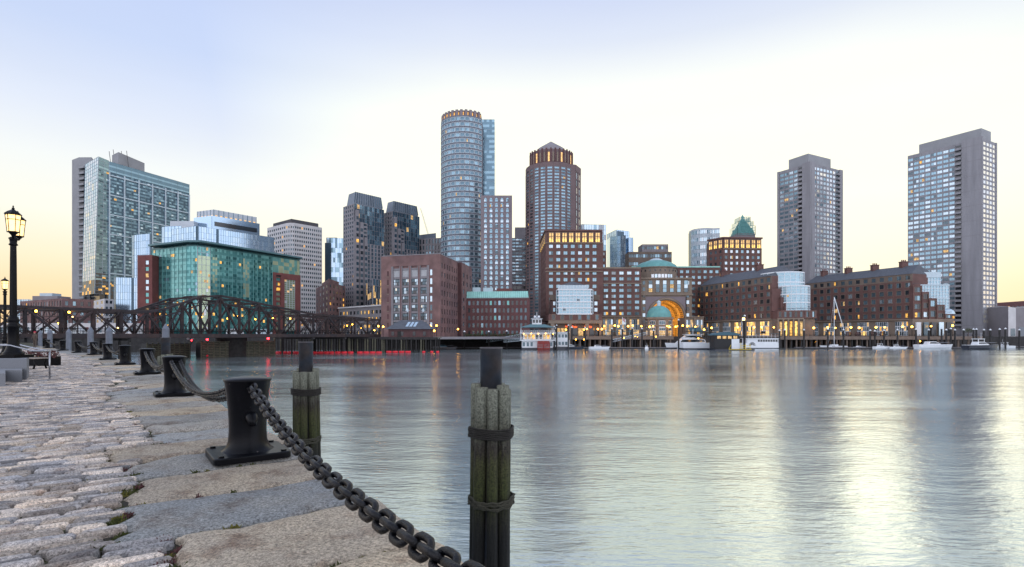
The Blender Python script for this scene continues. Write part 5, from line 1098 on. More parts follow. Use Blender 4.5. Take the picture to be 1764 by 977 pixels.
motorboat('grey inflatable style boat moored below the brick warehouse seawall', 765, 222, 9, R(4), hm='steel_pipe', top='canvas_blue')
# big white yacht behind domed pavilion
x, y = W(1182, 240); c = (x, y, WZ); t = thing('motor_yacht', 'large white three deck motor yacht stern on behind the covered barge', 'yacht', c)
k = MB(); hull(k, c, 17, 5, 2.2, 'hull_white', R(180)); k.build('hull', t)
k = MB(); rbox(k, c, R(180), -8, 4.5, -2.2, 2.2, 2.2, 4.4, 'hull_white', .5, 2.5, .2); rbox(k, c, R(180), -6.5, 2, -1.9, 1.9, 4.4, 6.1, 'hull_white', .5, 2, .2); rbox(k, c, R(180), -7, 1, -2, 2, 6.1, 6.3, 'hull_white'); k.build('superstructure', t)
k = MB(); rbox(k, c, R(180), -7.5, 3.2, -2.25, 2.25, 2.9, 3.9, 'g_dark', .3, .9, .1); rbox(k, c, R(180), -6, 1.2, -1.93, 1.93, 4.9, 5.7, 'g_dark', .3, .8, .1); k.build('windows', t)
k = MB(); k.cyl(x+3, y, WZ+6.2, WZ+8.4, .12, 'white_paint', 6); k.build('radar_mast', t)
# paddle steamer seen from the stern
px0, Yp = 926, 216; x, y = W(px0, Yp); c = (x, y, WZ); t = thing('paddle_steamer', 'white triple deck paddle steamer with red stern paddle wheel', 'paddle steamer', c); ww = 6.3
k = MB(); k.prism([(x-ww, y), (x+ww, y), (x+ww+.3, y+22), (x, y+30), (x-ww-.3, y+22)], WZ-.4, WZ+.9, 'hull_navy'); k.build('hull', t)
for i, (zb_, zt_, hw) in enumerate(((.9, 3.7, 6.1), (4.0, 6.6, 5.6))):
    k = MB(); k.prism([(x-hw, y+.5+i*2), (x+hw, y+.5+i*2), (x+hw, y+20), (x-hw, y+20)], WZ+zb_, WZ+zt_, 'hull_white'); dh_ = k.build('deck_house', t)
for zz, ov in ((3.7, .5), (6.6, .6)):
    k = MB(); k.prism([(x-ww-ov, y-.6), (x+ww+ov, y-.6), (x+ww+ov, y+22), (x-ww-ov, y+22)], WZ+zz, WZ+zz+.28, 'hull_white'); k.build('deck', t)
    k = MB()
    for s in range(17): xx = x-ww-ov+.1+(2*(ww+ov)-.2)*s/16; k.beam((xx, y-.5, WZ+zz+.2), (xx, y-.5, WZ+zz+1.2), .06, .06, 'white_paint')
    for h in (.7, 1.2): k.beam((x-ww-ov, y-.5, WZ+zz+h), (x+ww+ov, y-.5, WZ+zz+h), .08, .08, 'white_paint')
    k.build('railing', t)
for s in range(8):
    xx = x-5.4+s*1.55
    if abs(xx-x-.6) < 2.6: continue
    k = MB(); k.box(xx-.45, xx+.45, y+.40, y+.47, WZ+1.5, WZ+3.1, 'g_mid'); k.build('window', dh_)
for s in range(7): k = MB(); xx = x-4.6+s*1.5; k.box(xx-.5, xx+.5, y+2.38, y+2.46, WZ+4.4, WZ+6.1, 'lit_soft' if s in (0, 1, 5) else ('lit' if s in (2, 6) else 'g_dark')); k.build('window', dh_)
for s in (-1, 1):
    for yy in (0, 10): k = MB(); k.cyl(x+s*(ww+.2), y+yy, WZ+3.8, WZ+9.2, .09, 'white_paint', 6); k.build('stanchion', t)
k = MB(); k.mesh([(x-ww-.6, y-.8, WZ+9.0), (x+ww+.6, y-.8, WZ+9.0), (x+ww+.6, y+18, WZ+9.0), (x-ww-.6, y+18, WZ+9.0), (x-3, y+2, WZ+10.2), (x+3, y+2, WZ+10.2), (x+3, y+16, WZ+10.2), (x-3, y+16, WZ+10.2)], [(0, 1, 5, 4), (1, 2, 6, 5), (2, 3, 7, 6), (3, 0, 4, 7), (4, 5, 6, 7), (3, 2, 1, 0)], 'teal_roof'); k.build('canopy', t)
k = MB(); k.box(x-1.9, x+1.9, y+5, y+9, WZ+10.1, WZ+12.4, 'hull_white'); k.box(x-2.3, x+2.3, y+4.6, y+9.4, WZ+12.4, WZ+12.6, 'hull_white'); wh_ = k.build('wheelhouse', t)
for s in (-1.25, 0, 1.25): k = MB(); k.box(x+s-.45, x+s+.45, y+4.92, y+4.98, WZ+10.9, WZ+12.1, 'g_dark'); k.build('window', wh_)
k = MB(); k.cyl(x, y+6, WZ+12.5, WZ+15.2, .1, 'white_paint', 6); k.ball((x-.8, y+6, WZ+13.4), .5, 'white_paint'); k.ball((x+.8, y+6, WZ+13.4), .5, 'white_paint'); k.beam((x-1.3, y+6, WZ+13), (x+1.3, y+6, WZ+13), .1, .1, 'white_paint'); k.build('radar_mast', t)
k = MB(); wx0, wx1 = x+.0, x+4.6
for i in range(12):
    a = 2*math.pi*i/12; yy, zz = y-1.2+1.7*math.cos(a), WZ+1.6+1.7*math.sin(a); k.beam((wx0, yy, zz), (wx1, yy, zz), .12, .5, 'paddle_red')
    for xs in (wx0, (wx0+wx1)/2, wx1): k.beam((xs, y-1.2, WZ+1.6), (xs, yy, zz), .12, .14, 'paddle_red')
for xs in (wx0, (wx0+wx1)/2, wx1): k.tube([(xs, y-1.2+1.75*math.cos(2*math.pi*i/16), WZ+1.6+1.75*math.sin(2*math.pi*i/16)) for i in range(16)], .1, 'paddle_red', 5, True)
k.build('paddle_wheel', t)
for s in range(5): k = MB(); k.ball((x-5.5+s*2.9, y-.7, WZ+6.4+.1*(s % 2)), .17, 'lamp_glow', 6, 4); k.build('deck_lamp', t)
# ferry right of it: white slab sided boat
x, y = W(967, 222); c = (x, y, WZ); t = thing('ferry', 'white two deck ferry moored stern out beside the paddle steamer', 'ferry', c)
k = MB(); hull(k, (x, y+8, WZ), 20, 7, 1.2, 'hull_navy', R(90)); k.build('hull', t); k = MB(); k.box(x-3.3, x+3.3, y, y+16, WZ+1.1, WZ+4, 'hull_white'); k.box(x-3, x+3, y+.6, y+14, WZ+4, WZ+7, 'hull_white'); k.box(x-3.4, x+3.4, y-.2, y+14.5, WZ+7, WZ+7.2, 'hull_white'); k.build('superstructure', t)
for s in range(4):
    for zz in (1.9, 4.9): k = MB(); k.box(x-2.5+s*1.35, x-1.6+s*1.35, y-.06 if zz < 3 else y+.54, y-.01 if zz < 3 else y+.59, WZ+zz, WZ+zz+1.3, 'g_mid'); k.build('window', t)
for i, (px, Y, yt) in enumerate([(955, 219, 563), (959, 218, 561), (979, 217, 561)]):
    q = W(px, Y); k = MB(); k.cyl(q[0], q[1], WZ-1, Z(yt, Y), .3, 'timber_dark', 8); k.lathe((q[0], q[1], Z(yt, Y)), [(.38, 0), (.02, .5)], 'white_paint', 8, False); tag(k.build('mooring_pile'), 'tall dark mooring pile by the white ferry stern, %s of three from the paddle steamer' % ordn(i), 'mooring pile', 'tall piles round the ferry')
# white excursion boat with a paddle wheel mural
x, y = W(1314, 238); c = (x, y, WZ); t = thing('excursion_boat', 'white double deck excursion boat with painted black paddle wheel emblem', 'excursion boat', c); hl = 7.2
k = MB(); k.prism([(x-hl, y), (x+hl, y), (x+hl, y+6), (x-hl, y+6), (x-hl-1.5, y+3)], WZ-.3, WZ+2.4, 'hull_white', top=[(x-hl-.6, y), (x+hl, y), (x+hl, y+6), (x-hl-.6, y+6), (x-hl-2.6, y+3)]); k.build('hull', t)
k = MB(); k.prism([(x-hl, y-.05), (x+hl, y-.05), (x+hl, y+6.05), (x-hl, y+6.05)], WZ-.2, WZ+.35, 'hull_navy'); k.build('rubbing_strake', t)
k = MB(); k.box(x-hl+.6, x+hl, y+.3, y+5.7, WZ+2.4, WZ+4.4, 'hull_white'); k.box(x-hl, x+hl+.1, y-.2, y+6.2, WZ+4.4, WZ+4.6, 'hull_white'); k.build('saloon', t)
for s in range(8): k = MB(); k.box(x-2.0+s*1.1, x-1.2+s*1.1, y+.22, y+.29, WZ+3.0, WZ+3.9, 'g_dark'); k.build('window', t)
k = MB(); k.box(x-hl+1, x+hl, y, y+6, WZ+6.4, WZ+6.55, 'canvas_blue'); 
for s in range(9): xx = x-hl+1+s*1.66; k.beam((xx, y, WZ+4.6), (xx, y, WZ+6.4), .08, .08, 'white_paint')
k.beam((x-hl, y, WZ+5.5), (x+hl, y, WZ+5.5), .08, .08, 'white_paint'); k.build('sun_deck', t)
k = MB(); ex, ez = x-4.6, WZ+1.5
for i in range(7): a = math.pi*i/6; k.beam((ex+.35*math.cos(a), y-.08, ez+.35*math.sin(a)), (ex+1.3*math.cos(a), y-.08, ez+1.3*math.sin(a)), .12, .16, 'black'); k.beam((ex+1.2*math.cos(a)-.2*math.sin(a), y-.08, ez+1.2*math.sin(a)+.2*math.cos(a)), (ex+1.2*math.cos(a)+.2*math.sin(a), y-.08, ez+1.2*math.sin(a)-.2*math.cos(a)), .12, .2, 'black')
k.build('emblem', t)
k = MB(); k.box(x+1, x+2.2, y+2, y+4, WZ+6.6, WZ+7.6, 'black'); k.build('funnel', t)
# dark covered landing barge with yellow frame
x, y = W(1248, 214); c = (x, y, WZ); t = thing('landing_barge', 'dark covered landing barge with arched roof and yellow rails', 'barge', c)
k = MB(); k.box(x-4.6, x+10.5, y-3, y+5, WZ-.3, WZ+.5, 'hull_navy'); k.build('pontoon', t)
k = MB(); k.box(x-4.4, x+2.0, y-2, y+4, WZ+.5, WZ+4.4, 'black'); k.box(x+2.0, x+5, y-2.02, y+3.9, WZ+.5, WZ+4.4, 'white_paint'); k.build('cabin', t)
for s in range(4): k = MB(); k.box(x-3.6+s*2.1, x-2.2+s*2.1, y-2.1, y-2.03, WZ+4.5, WZ+5.6, 'lit_soft'); k.build('window', t)
k = MB(); k.box(x-4.4, x+5, y-1.95, y+3.95, WZ+4.4, WZ+5.8, 'black'); k.build('upper_cabin', t)
k = MB(); n = 8; 
pr = [(x-4.7+5.0*(1-math.cos(math.pi*i/n)), WZ+5.8+1.3*math.sin(math.pi*i/n)) for i in range(n+1)]
k.mesh([(a, y-2.6, b) for a, b in pr]+[(a, y+4.6, b) for a, b in pr], [(i, i+1, n+2+i, n+1+i) for i in range(n)]+[tuple(range(n, -1, -1)), tuple(range(n+1, 2*n+2))], 'canvas_blue'); k.build('roof', t)
k = MB()
for xx in (x+5.2, x+7.0, x+8.8): k.beam((xx, y-2.9, WZ+.5), (xx, y-2.9, WZ+3.0 if xx < x+6 else WZ+2.4), .14, .14, 'yellow')
for zz in (1.2, 1.9): k.beam((x+5.2, y-2.9, WZ+zz), (x+8.8, y-2.9, WZ+zz), .12, .12, 'yellow')
k.beam((x+.5, y-3.05, WZ+.45), (x+9.3, y-3.05, WZ+.45), .16, .2, 'yellow'); k.beam((x+.5, y-3.05, WZ+.5), (x+1.4, y-3.05, WZ+2.2), .12, .12, 'yellow'); k.build('rail', t)
# covered gangway sloping left from barge
t = thing('covered_gangway', 'long dark covered gangway sloping up beside the white yacht', 'gangway', (*W(1225, 218), WZ)); a, b = Vector((*W(1228, 220), Z(573, 220))), Vector((*W(1186, 252), Z(571, 252)))
k = MB(); dn = Vector((0, 0, 2.2)); k.beam(a, b, 2.6, .3, 'black'); k.beam(a-dn*1.3, b-dn*.9, 2.6, .5, 'black'); k.build('roof', t)
k = MB()
for i in range(14): k.beam(a.lerp(b, i/13), (a-dn*1.3).lerp(b-dn*.9, i/13), .12, .12, 'iron')
k.build('posts', t)
k = MB(); q = W(1205, 224); k.box(q[0]-7.5, q[0]+7.5, 221, 228, WZ-.3, WZ+.6, 'hull_navy'); k.box(q[0]-7, q[0]+6, 223, 227, WZ+.6, WZ+2.8, 'white_paint'); tag(k.build('pontoon'), 'low white sided pontoon left of the covered barge', 'pontoon')
# sailing boat
x, y = W(1437, 244); c = (x, y, WZ); t = thing('sailing_boat', 'white sailing boat with tall bare mast moored by the wharf', 'sailing boat', c)
k = MB(); hull(k, c, 10, 2.8, 1.1, 'hull_white', R(160)); k.build('hull', t); k = MB(); k.box(x-1.6, x+1.4, y-.8, y+.8, WZ+1.1, WZ+1.7, 'hull_white'); k.build('cabin', t)
zt = Z(512, 244); k = MB(); k.cyl(x, y, WZ+1, zt, .13, 'white_paint', 6); k.build('mast', t); k = MB(); k.tube([(x, y, zt), (x+4.2, y-1, Z(575, 244))], .17, 'white_paint', 5); k.build('furled_jib', t)
k = MB(); k.tube([(x, y, zt), (x-2.4, y, Z(590, 244))], .03, 'white_paint', 4); k.tube([(x-.9, y, zt-6), (x+.9, y, zt-6)], .05, 'white_paint', 4); k.build('rigging', t)
# outlandish light pole near barge, flagpoles
q = W(1283, 226); k = MB(); 
t = thing('street_lamp', 'tall dark pile lamp with square amber lantern beside the covered barge', 'street lamp', (*W(1281, 225), WZ)); q = W(1281, 225); k.cyl(q[0], q[1], WZ-1, Z(552, 225), .16, 'iron', 8); k.build('post', t); k = MB(); k.box(q[0]-.4, q[0]+.4, q[1]-.4, q[1]+.4, Z(552, 225), Z(547.5, 225), 'lamp_dim'); k.build('lantern', t)
for nm, px, ytop, lab in (('flagpole', 1072, 546, 'white flagpole with hanging flag before the lit arcade'), ('flagpole', 1278, 552, 'thin white flagpole next to the excursion boat')):
    q = W(px, 254); t = thing(nm, lab, 'flagpole', (*q, GZ)); k = MB(); k.cyl(q[0], q[1], GZ, Z(ytop, 254), .08, 'white_paint', 6); k.build('pole', t)
    if px < 1100:
        k = MB(); z1 = Z(547, 254); pts = [(q[0]+.1+i*.28, q[1]+.15*math.sin(i*1.4), z1-.2*i) for i in range(6)]
        for i in range(5): p, r = pts[i], pts[i+1]; k.face([(p[0], p[1], p[2]-1.5), (r[0], r[1], r[2]-1.5), r, p], 'neon_red' if False else ('hat_red' if i % 2 else 'bus_white'))
        k.build('flag', t)
# parasols, shrubs
for i, px in enumerate([1047, 1055, 1064, 1074, 1084, 1094]):
    q = W(px, 262); t = thing('parasol', 'blue terrace parasol before the lit arcade, %s from the left' % ordn(i), 'parasol', (*q, GZ), 'blue parasols on the terrace'); k = MB(); k.lathe((q[0], q[1], GZ+2.3), [(1.25, 0), (.05, .7)], 'canvas_blue', 8, False); k.build('canopy', t); k = MB(); k.cyl(q[0], q[1], GZ, GZ+2.4, .05, 'white_paint', 5); k.build('pole', t)
def leafball(k, c, r, n, m, sz=.22, flat=.8):
    for _ in range(n):
        a, b = random.uniform(0, 2*math.pi), math.acos(random.uniform(-1, 1)); rr = r*random.uniform(.3, 1)**.5
        p = Vector((c[0]+rr*math.sin(b)*math.cos(a), c[1]+rr*math.sin(b)*math.sin(a), c[2]+rr*math.cos(b)*flat))
        u = Vector((random.gauss(0, 1), random.gauss(0, 1), random.gauss(0, 1))).normalized(); v = u.orthogonal().normalized(); s = sz*random.uniform(.5, 1.3)
        k.face([p-u*s, p+v*s*.6, p+u*s, p-v*s*.6], m)
for i, px in enumerate([1462, 1478, 1505, 1520]):
    q = W(px, 254); t = thing('shrub', 'round dark red shrub on the right wharf, %s from the left' % ordn(i), 'shrub', (*q, GZ), 'red shrubs on the right wharf'); k = MB(); leafball(k, (q[0], q[1], GZ+1.2), 1.5, 260, 'leaf_red'); k.build('foliage', t); k = MB(); k.cyl(q[0], q[1], GZ, GZ+.9, .08, 'twig', 5); k.build('trunk', t)
q = W(1668, 256); t = thing('tree', 'small dark green windswept tree by the tallest right tower', 'tree', (*q, GZ)); k = MB(); [leafball(k, (q[0]+dx, q[1], GZ+2.6+dz), 1.3, 160, 'leaf') for dx, dz in ((-1.4, .0), (.2, .5), (1.4, .1))]; k.build('crown', t); k = MB(); k.cyl(q[0], q[1], GZ, GZ+2.2, .12, 'twig', 6); k.build('trunk', t)
for i in range(16):
    px = 797+i*7.2; q = W(px, 264); k = MB(); leafball(k, (q[0], q[1], GZ+.7), 1.0+.3*math.sin(i*2.1), 150, 'leaf'); tag(k.build('shrub'), 'low dark hedge shrub before the copper roofed brick block, %s from the left' % ordn(i), 'shrub', 'hedge before the copper roofed block')
def baretree(label, px, Y, h, m='twig', leaf=None):
    q = W(px, Y); t = thing('tree', label, 'tree', (*q, GZ)); k = MB(); cr = MB(); k.tube([(q[0], q[1], GZ), (q[0]+.1, q[1], GZ+h*.35)], [.2, .15], m, 6)
    def br(p, d, l, r, dep):
        e = p+d*l; (k if dep > 3 else cr).tube([p, p.lerp(e, .5)+Vector((random.uniform(-.1, .1), 0, 0))*l, e], [r, r*.8, r*.6], m, 4)
        if dep:
            for _ in range(3): br(e, (d+Vector((random.gauss(0, .45), random.gauss(0, .45), random.gauss(.12, .25)))).normalized(), l*random.uniform(.62, .8), r*.6, dep-1)
        elif leaf: leafball(cr, e, l*.9, 5, leaf, .16)
    for _ in range(4): br(Vector((q[0]+.1, q[1], GZ+h*.35)), Vector((random.gauss(0, .5), random.gauss(0, .5), 1)).normalized(), h*.22, .1, 4)
    k.build('trunk', t); cr.build('crown', t)
baretree('bare reddish tree beside the small brick building at the bridge end', 556, 262, 11, leaf='leaf_red'); baretree('bare reddish tree between the hotel and the twin tower foot', 534, 258, 9, leaf='leaf_red'); baretree('young bare tree left of the big brick warehouse', 604, 255, 9); baretree('second bare tree close to the big brick warehouse wall', 640, 252, 8)

# ------------------------------------------------------------------ gatehouse on piles
Y = 186; a, b = W(667, Y), W(741, Y); t = thing('pier_house', 'brick gatehouse with slate hip roof standing on a pile pier', 'pier house', (a[0], Y, WZ)); zb, ze, zr = Z(581, Y), Z(567, Y), Z(551, Y)
k = MB(); k.box(a[0]+.3, b[0]-.3, Y+.6, Y+9, zb, ze, 'brick_dark'); k.build('wall', t)
for s0 in (.12, .34, .62, .86): k = MB(); x = a[0]+(b[0]-a[0])*s0; k.box(x-.45, x+.45, Y+.5, Y+.58, zb+.5, zb+1.9, 'g_dark'); k.build('window', t)
k = MB(); k.box(a[0]+3.4, a[0]+4.6, Y+.48, Y+.58, zb, zb+2.0, 'timber_dark'); k.build('door', t)
k = MB(); e0, e1 = a[0]-.7, b[0]+.7; xm0, xm1 = a[0]+3.6, b[0]-3.6
k.mesh([(e0, Y-.4, ze), (e1, Y-.4, ze), (e1, Y+10, ze), (e0, Y+10, ze), (xm0, Y+4.8, zr), (xm1, Y+4.8, zr)], [(0, 1, 5, 4), (1, 2, 5), (2, 3, 4, 5), (3, 0, 4), (3, 2, 1, 0)], 'slate'); k.build('roof', t)
k = MB(); 
for i in range(3): x = a[0]+6.0+i*1.3; k.mesh([(x, Y+.9, ze+.87), (x+.9, Y+.9, ze+.87), (x+1.4, Y+3.6, ze+2.5), (x+.5, Y+3.6, ze+2.5)], [(0, 1, 2, 3)], 'g_light')
k.build('skylight', t)
k = MB(); k.box(a[0]-2, b[0]+2.5, Y-1, Y+11, zb-.35, zb, 'timber_old'); k.box(a[0]-2.1, b[0]+2.6, Y-1.1, Y-.9, zb-.8, zb+.05, 'timber_dark'); k.build('deck', t)
for i in range(12):
    x = a[0]-1.6+(b[0]-a[0]+3.6)*i/11
    for yy in (Y-.8, Y+4, Y+9): k = MB(); k.cyl(x, yy, WZ-1, zb-.35, .22, 'timber_old' if i % 4 == 0 else 'timber_dark', 7); k.build('pile', t)
for px, lab in ((702, 'left white lamp mast rising behind the pier house roof'), (729, 'right white lamp mast rising behind the pier house roof')):
    q = W(px, 198); t2 = thing('lamp_mast', lab, 'mast', (*q, GZ)); k = MB(); k.cyl(q[0], q[1], GZ, Z(526, 198), .09, 'iron', 6); k.build('post', t2); k = MB(); k.lathe((q[0], q[1], Z(534, 198)), [(.32, -.8), (.4, 0), (.1, .6), (.02, 1.2)], 'white_metal', 8); k.beam((q[0]-.8, q[1], Z(535, 198)), (q[0]+.8, q[1], Z(535, 198)), .14, .14, 'white_metal'); k.build('lamp_head', t2)

# ------------------------------------------------------------------ old iron truss swing bridge
BA, BB = Vector((-100, 100, 0)), Vector((-46, 190, 0)); dirb = (BB-BA).normalized(); nb = Vector((-dirb.y, dirb.x, 0)); LB = (BB-BA).length; ZD = Z(577.5, 140)-.0
def bp(u, off, z): p = BA+(BB-BA)*u+nb*off; return (p.x, p.y, z)
t = thing('truss_bridge', 'old rusty iron truss swing bridge spanning the channel', 'bridge', (BA.x, BA.y, WZ))
k = MB(); ZD = 1.15
k.hexa([bp(-.25, 0, ZD-.5), bp(1.0, 0, ZD-.5), bp(1.0, 14, ZD-.5), bp(-.25, 14, ZD-.5), bp(-.25, 0, ZD-.05), bp(1.0, 0, ZD-.05), bp(1.0, 14, ZD-.05), bp(-.25, 14, ZD-.05)], 'bridge_deck'); k.build('deck', t)
def top(u):
    pts = [(-.25, 7.2), (.285, 6.75), (.30, 6.4), (.407, 10.9), (.455, 11.5), (.50, 11.0), (.56, 10.1), (.64, 8.9), (.733, 7.7), (.84, 7.25), (.90, 7.1), (1.0, 6.6)]
    for (a_, za), (b_, zb_) in zip(pts, pts[1:]):
        if a_ <= u <= b_: return za+(zb_-za)*(u-a_)/(b_-a_)
    return 6.6
nodes = [-.25, -.195, -.14, -.085, -.03, .025, .08, .135, .19, .24, .29, .325, .365, .407, .455, .505, .56, .62, .68, .733, .785, .84, .89, .945, 1.0]
for side, off in enumerate((0, 14)):
    k = MB(); w_ = .62
    for u0, u1 in zip(nodes, nodes[1:]): k.beam(bp(u0, off, top(u0)), bp(u1, off, top(u1)), w_, .5, 'bridge_iron')
    k.build('top_chord', t)
    k = MB(); k.beam(bp(-.25, off-.3, ZD+.05), bp(1.0, off-.3, ZD+.05), .35, .95, 'bridge_iron'); k.build('bottom_chord', t)
    for i, u in enumerate(nodes): k = MB(); k.beam(bp(u, off, ZD), bp(u, off, top(u)), .5, .55, 'bridge_iron'); k.build('post', t)
    for i in range(len(nodes)-1):
        u0, u1 = nodes[i], nodes[i+1]; k = MB()
        if i % 2: k.beam(bp(u0, off, ZD+.2), bp(u1, off, top(u1)-.2), .42, .4, 'bridge_iron'); k.beam(bp(u0, off, top(u0)-.2), bp(u1, off, ZD+.2), .14, .16, 'bridge_iron')
        else: k.beam(bp(u0, off, top(u0)-.2), bp(u1, off, ZD+.2), .42, .4, 'bridge_iron'); k.beam(bp(u0, off, ZD+.2), bp(u1, off, top(u1)-.2), .14, .16, 'bridge_iron')
        if side == 0 or i % 2: k.beam(bp((u0+u1)/2, off, ZD), bp((u0+u1)/2, off, (ZD+top(u0))/2+1), .18, .18, 'bridge_iron')
        k.build('diagonal', t)
    k = MB()
    for z in (.6, 1.15): k.beam(bp(-.25, off-.35, ZD+.5+z), bp(1, off-.35, ZD+.5+z), .07, .07, 'iron')
    for i in range(110): u = -.25+1.25*i/110; k.beam(bp(u, off-.35, ZD+.5), bp(u, off-.35, ZD+1.65), .05, .05, 'iron')
    k.build('railing', t)
for i, u in enumerate(nodes):
    k = MB(); k.beam(bp(u, 0, top(u)-.1), bp(u, 14, top(u)-.1), .3, .35, 'bridge_iron')
    k.beam(bp(u, 0, top(u)-1.6), bp(u, 14, top(u)-1.6), .14, .14, 'bridge_iron')
    for j in range(6): k.beam(bp(u, 14*j/6, top(u)-(.1 if j % 2 else 1.6)), bp(u, 14*(j+1)/6, top(u)-(1.6 if j % 2 else .1)), .09, .09, 'bridge_iron')
    if i < len(nodes)-1: u1 = nodes[i+1]; k.beam(bp(u, 0, top(u)-.1), bp(u1, 14, top(u1)-.1), .14, .14, 'bridge_iron'); k.beam(bp(u, 14, top(u)-.1), bp(u1, 0, top(u1)-.1), .14, .14, 'bridge_iron')
    k.build('sway_frame', t)
k = MB()   # second inner chord line of the swing span
for u0, u1 in ((.365, .29), (.407, .365), (.455, .407), (.505, .455), (.56, .505), (.62, .56), (.68, .62), (.733, .68)):
    k.beam(bp(u0, 0, top(u0)-1.9 if u0 > .3 else top(u0)), bp(u1, 0, top(u1)-1.9), .3, .3, 'bridge_iron'); k.beam(bp(u0, 7, top(u0)+.3), bp(u1, 7, top(u1)+.3), .3, .3, 'bridge_iron')
k.build('inner_chord', t)
for i in range(9):
    u = .02+i*.118; k = MB()
    if .30 < u < .72: continue
    for off in (0, 4.7, 9.4, 14): p = bp(u, off, 0); k.cyl(p[0], p[1], WZ-1, ZD-.5, .28, 'timber_dark', 8)
    k.beam(bp(u, -1, ZD-.8), bp(u, 15, ZD-.8), .5, .5, 'timber_dark'); k.build('pile_bent', t)
p = bp(.56, 13, 0); k = MB(); k.cyl(p[0], p[1], WZ-1, ZD-.6, 4.2, 'timber_dark', 24); k.build('pivot_pier', t)
# draw tender lights under the truss
for i, (px, Y, yy, m) in enumerate([(42, 112, 539, 'lamp_glow'), (62, 112, 536, 'lamp_glow'), (119, 122, 538, 'lamp_glow'), (102, 116, 557, 'lamp_glow'), (125, 124, 546, 'lamp_dim'), (203, 128, 565, 'lamp_dim')]):
    q = W(px, Y); t2 = thing('bridge_lamp', 'glowing amber lamp hanging inside the bridge truss, %s of six in build order from the left end' % ordn(i) if False else 'glowing amber lamp hung in the left bridge truss, %s counting from the left' % ordn([0, 1, 3, 2, 4, 5][i]), 'lamp', (*q, ZD), 'amber lamps on the left bridge half'); zz = Z(yy, Y); k = MB(); k.ball((q[0], q[1], zz), .24 if m == 'lamp_glow' else .18, m, 8, 6); k.build('globe', t2); k = MB(); k.cyl(q[0], q[1], ZD-.1, zz-.2, .05, 'iron', 5); k.build('post', t2)
for i, (px, yy) in enumerate([(410, 545), (392, 549), (440, 550), (470, 548), (500, 549), (348, 546), (598, 561), (607, 559), (622, 565), (645, 569)]):
    u = None; Y = 158+(px-348)*.09; q = W(px, Y); t2 = thing('bridge_lamp', 'small amber lamp on the bridge roadway beneath the arched truss, %s counting from the left' % ordn([2, 1, 3, 4, 5, 0, 6, 7, 8, 9][i]), 'lamp', (*q, ZD), 'amber lamps on the right bridge half'); zz = Z(yy, Y); k = MB(); k.ball((q[0], q[1], zz), .21, 'lamp_glow', 8, 6); k.build('globe', t2); k = MB(); k.cyl(q[0], q[1], ZD-.1, zz-.2, .05, 'iron', 5); k.build('post', t2)
# timber fender pier and red floats
fa, fb = W(348, 147), W(474, 166); t = thing('fender_pier', 'long weathered timber fender pier of horizontal planks below the bridge', 'fender pier', (fa[0], fa[1], WZ)); k = MB(); zt_ = Z(589, 156)
for j in range(9): z = WZ-.1+j*(zt_-WZ)/9; k.wall(fa, fb, 0, .22, z, z+(zt_-WZ)/9-.16, 'timber_old')
k.build('planks', t)
k = MB(); k.wall(fa, fb, -3, -.01, WZ-1, zt_-.1, 'black'); k.wall(fa, fb, -3, .4, zt_-.1, zt_+.15, 'timber_old'); k.build('deck', t)
for i in range(14): q = lerp(fa, fb, i/13); k = MB(); k.cyl(q[0], q[1]-.35, WZ-1, zt_+(.6 if i in (0, 13) else .2), .18, 'timber_old', 7); k.build('pile', t)
fa, fb = W(255, 140), W(328, 150); t = thing('fender_pier', 'short left timber fender wall under the bridge near the second bollards', 'fender pier', (fa[0], fa[1], WZ)); k = MB(); zt_ = Z(591, 145)
for j in range(8): z = WZ-.1+j*(zt_-WZ)/8; k.wall(fa, fb, 0, .22, z, z+(zt_-WZ)/8-.16, 'timber_old')
k.wall(fa, fb, -3, -.01, WZ-1, zt_-.1, 'black'); k.build('planks', t)
for i in range(9): q = lerp(fa, fb, i/8); k = MB(); k.cyl(q[0], q[1]-.35, WZ-1, zt_+.2, .18, 'timber_old', 7); k.build('pile', t)
pa, pb = W(474, 178), W(668, 187); t = thing('pile_pier', 'dark timber pile pier running from the fender to the pier house', 'pier', (pa[0], pa[1], WZ))
k = MB(); k.wall(pa, pb, -9, 0, Z(584, 182), Z(581, 182), 'timber_dark'); k.build('deck', t)
for i in range(44): q = lerp(pa, pb, i/43); k = MB(); k.cyl(q[0], q[1], WZ-1, Z(584, 182), random.uniform(.16, .24), random.choice(['timber_dark', 'timber_dark', 'timber_old']), 7); k.build('pile', t); k = MB(); k.cyl(q[0]+.2, q[1]+4, WZ-1, Z(584, 182), .2, 'timber_dark', 6); k.build('pile', t)
for i in range(4): q = lerp(pa, pb, i/3.1); k = MB(); k.cyl(q[0], q[1]-.5, WZ-1, Z(583, 182)+.2, .3, 'timber_old', 8); k.build('pile', t)
fl = [x for x in list(range(478, 512, 10))+list(range(540, 562, 10))+list(range(569, 612, 11))+list(range(618, 658, 11))+list(range(668, 712, 11))+[728, 742, 752]]
for i, px in enumerate(fl):
    Y = 176 if px < 660 else 182; q = W(px+2, Y); k = MB(); L = .9 if px < 720 else .5
    k.tube([(q[0]-L, q[1], WZ+.22), (q[0]-L+.12, q[1], WZ+.26), (q[0]+L-.12, q[1], WZ+.26), (q[0]+L, q[1], WZ+.22)], [.2, .42, .42, .2], 'red_float', 8)
    tag(k.build('float'), 'red barrier float on the water below the pile pier, %s from the left' % ordn(i), 'float', 'red barrier floats under the bridge pier')
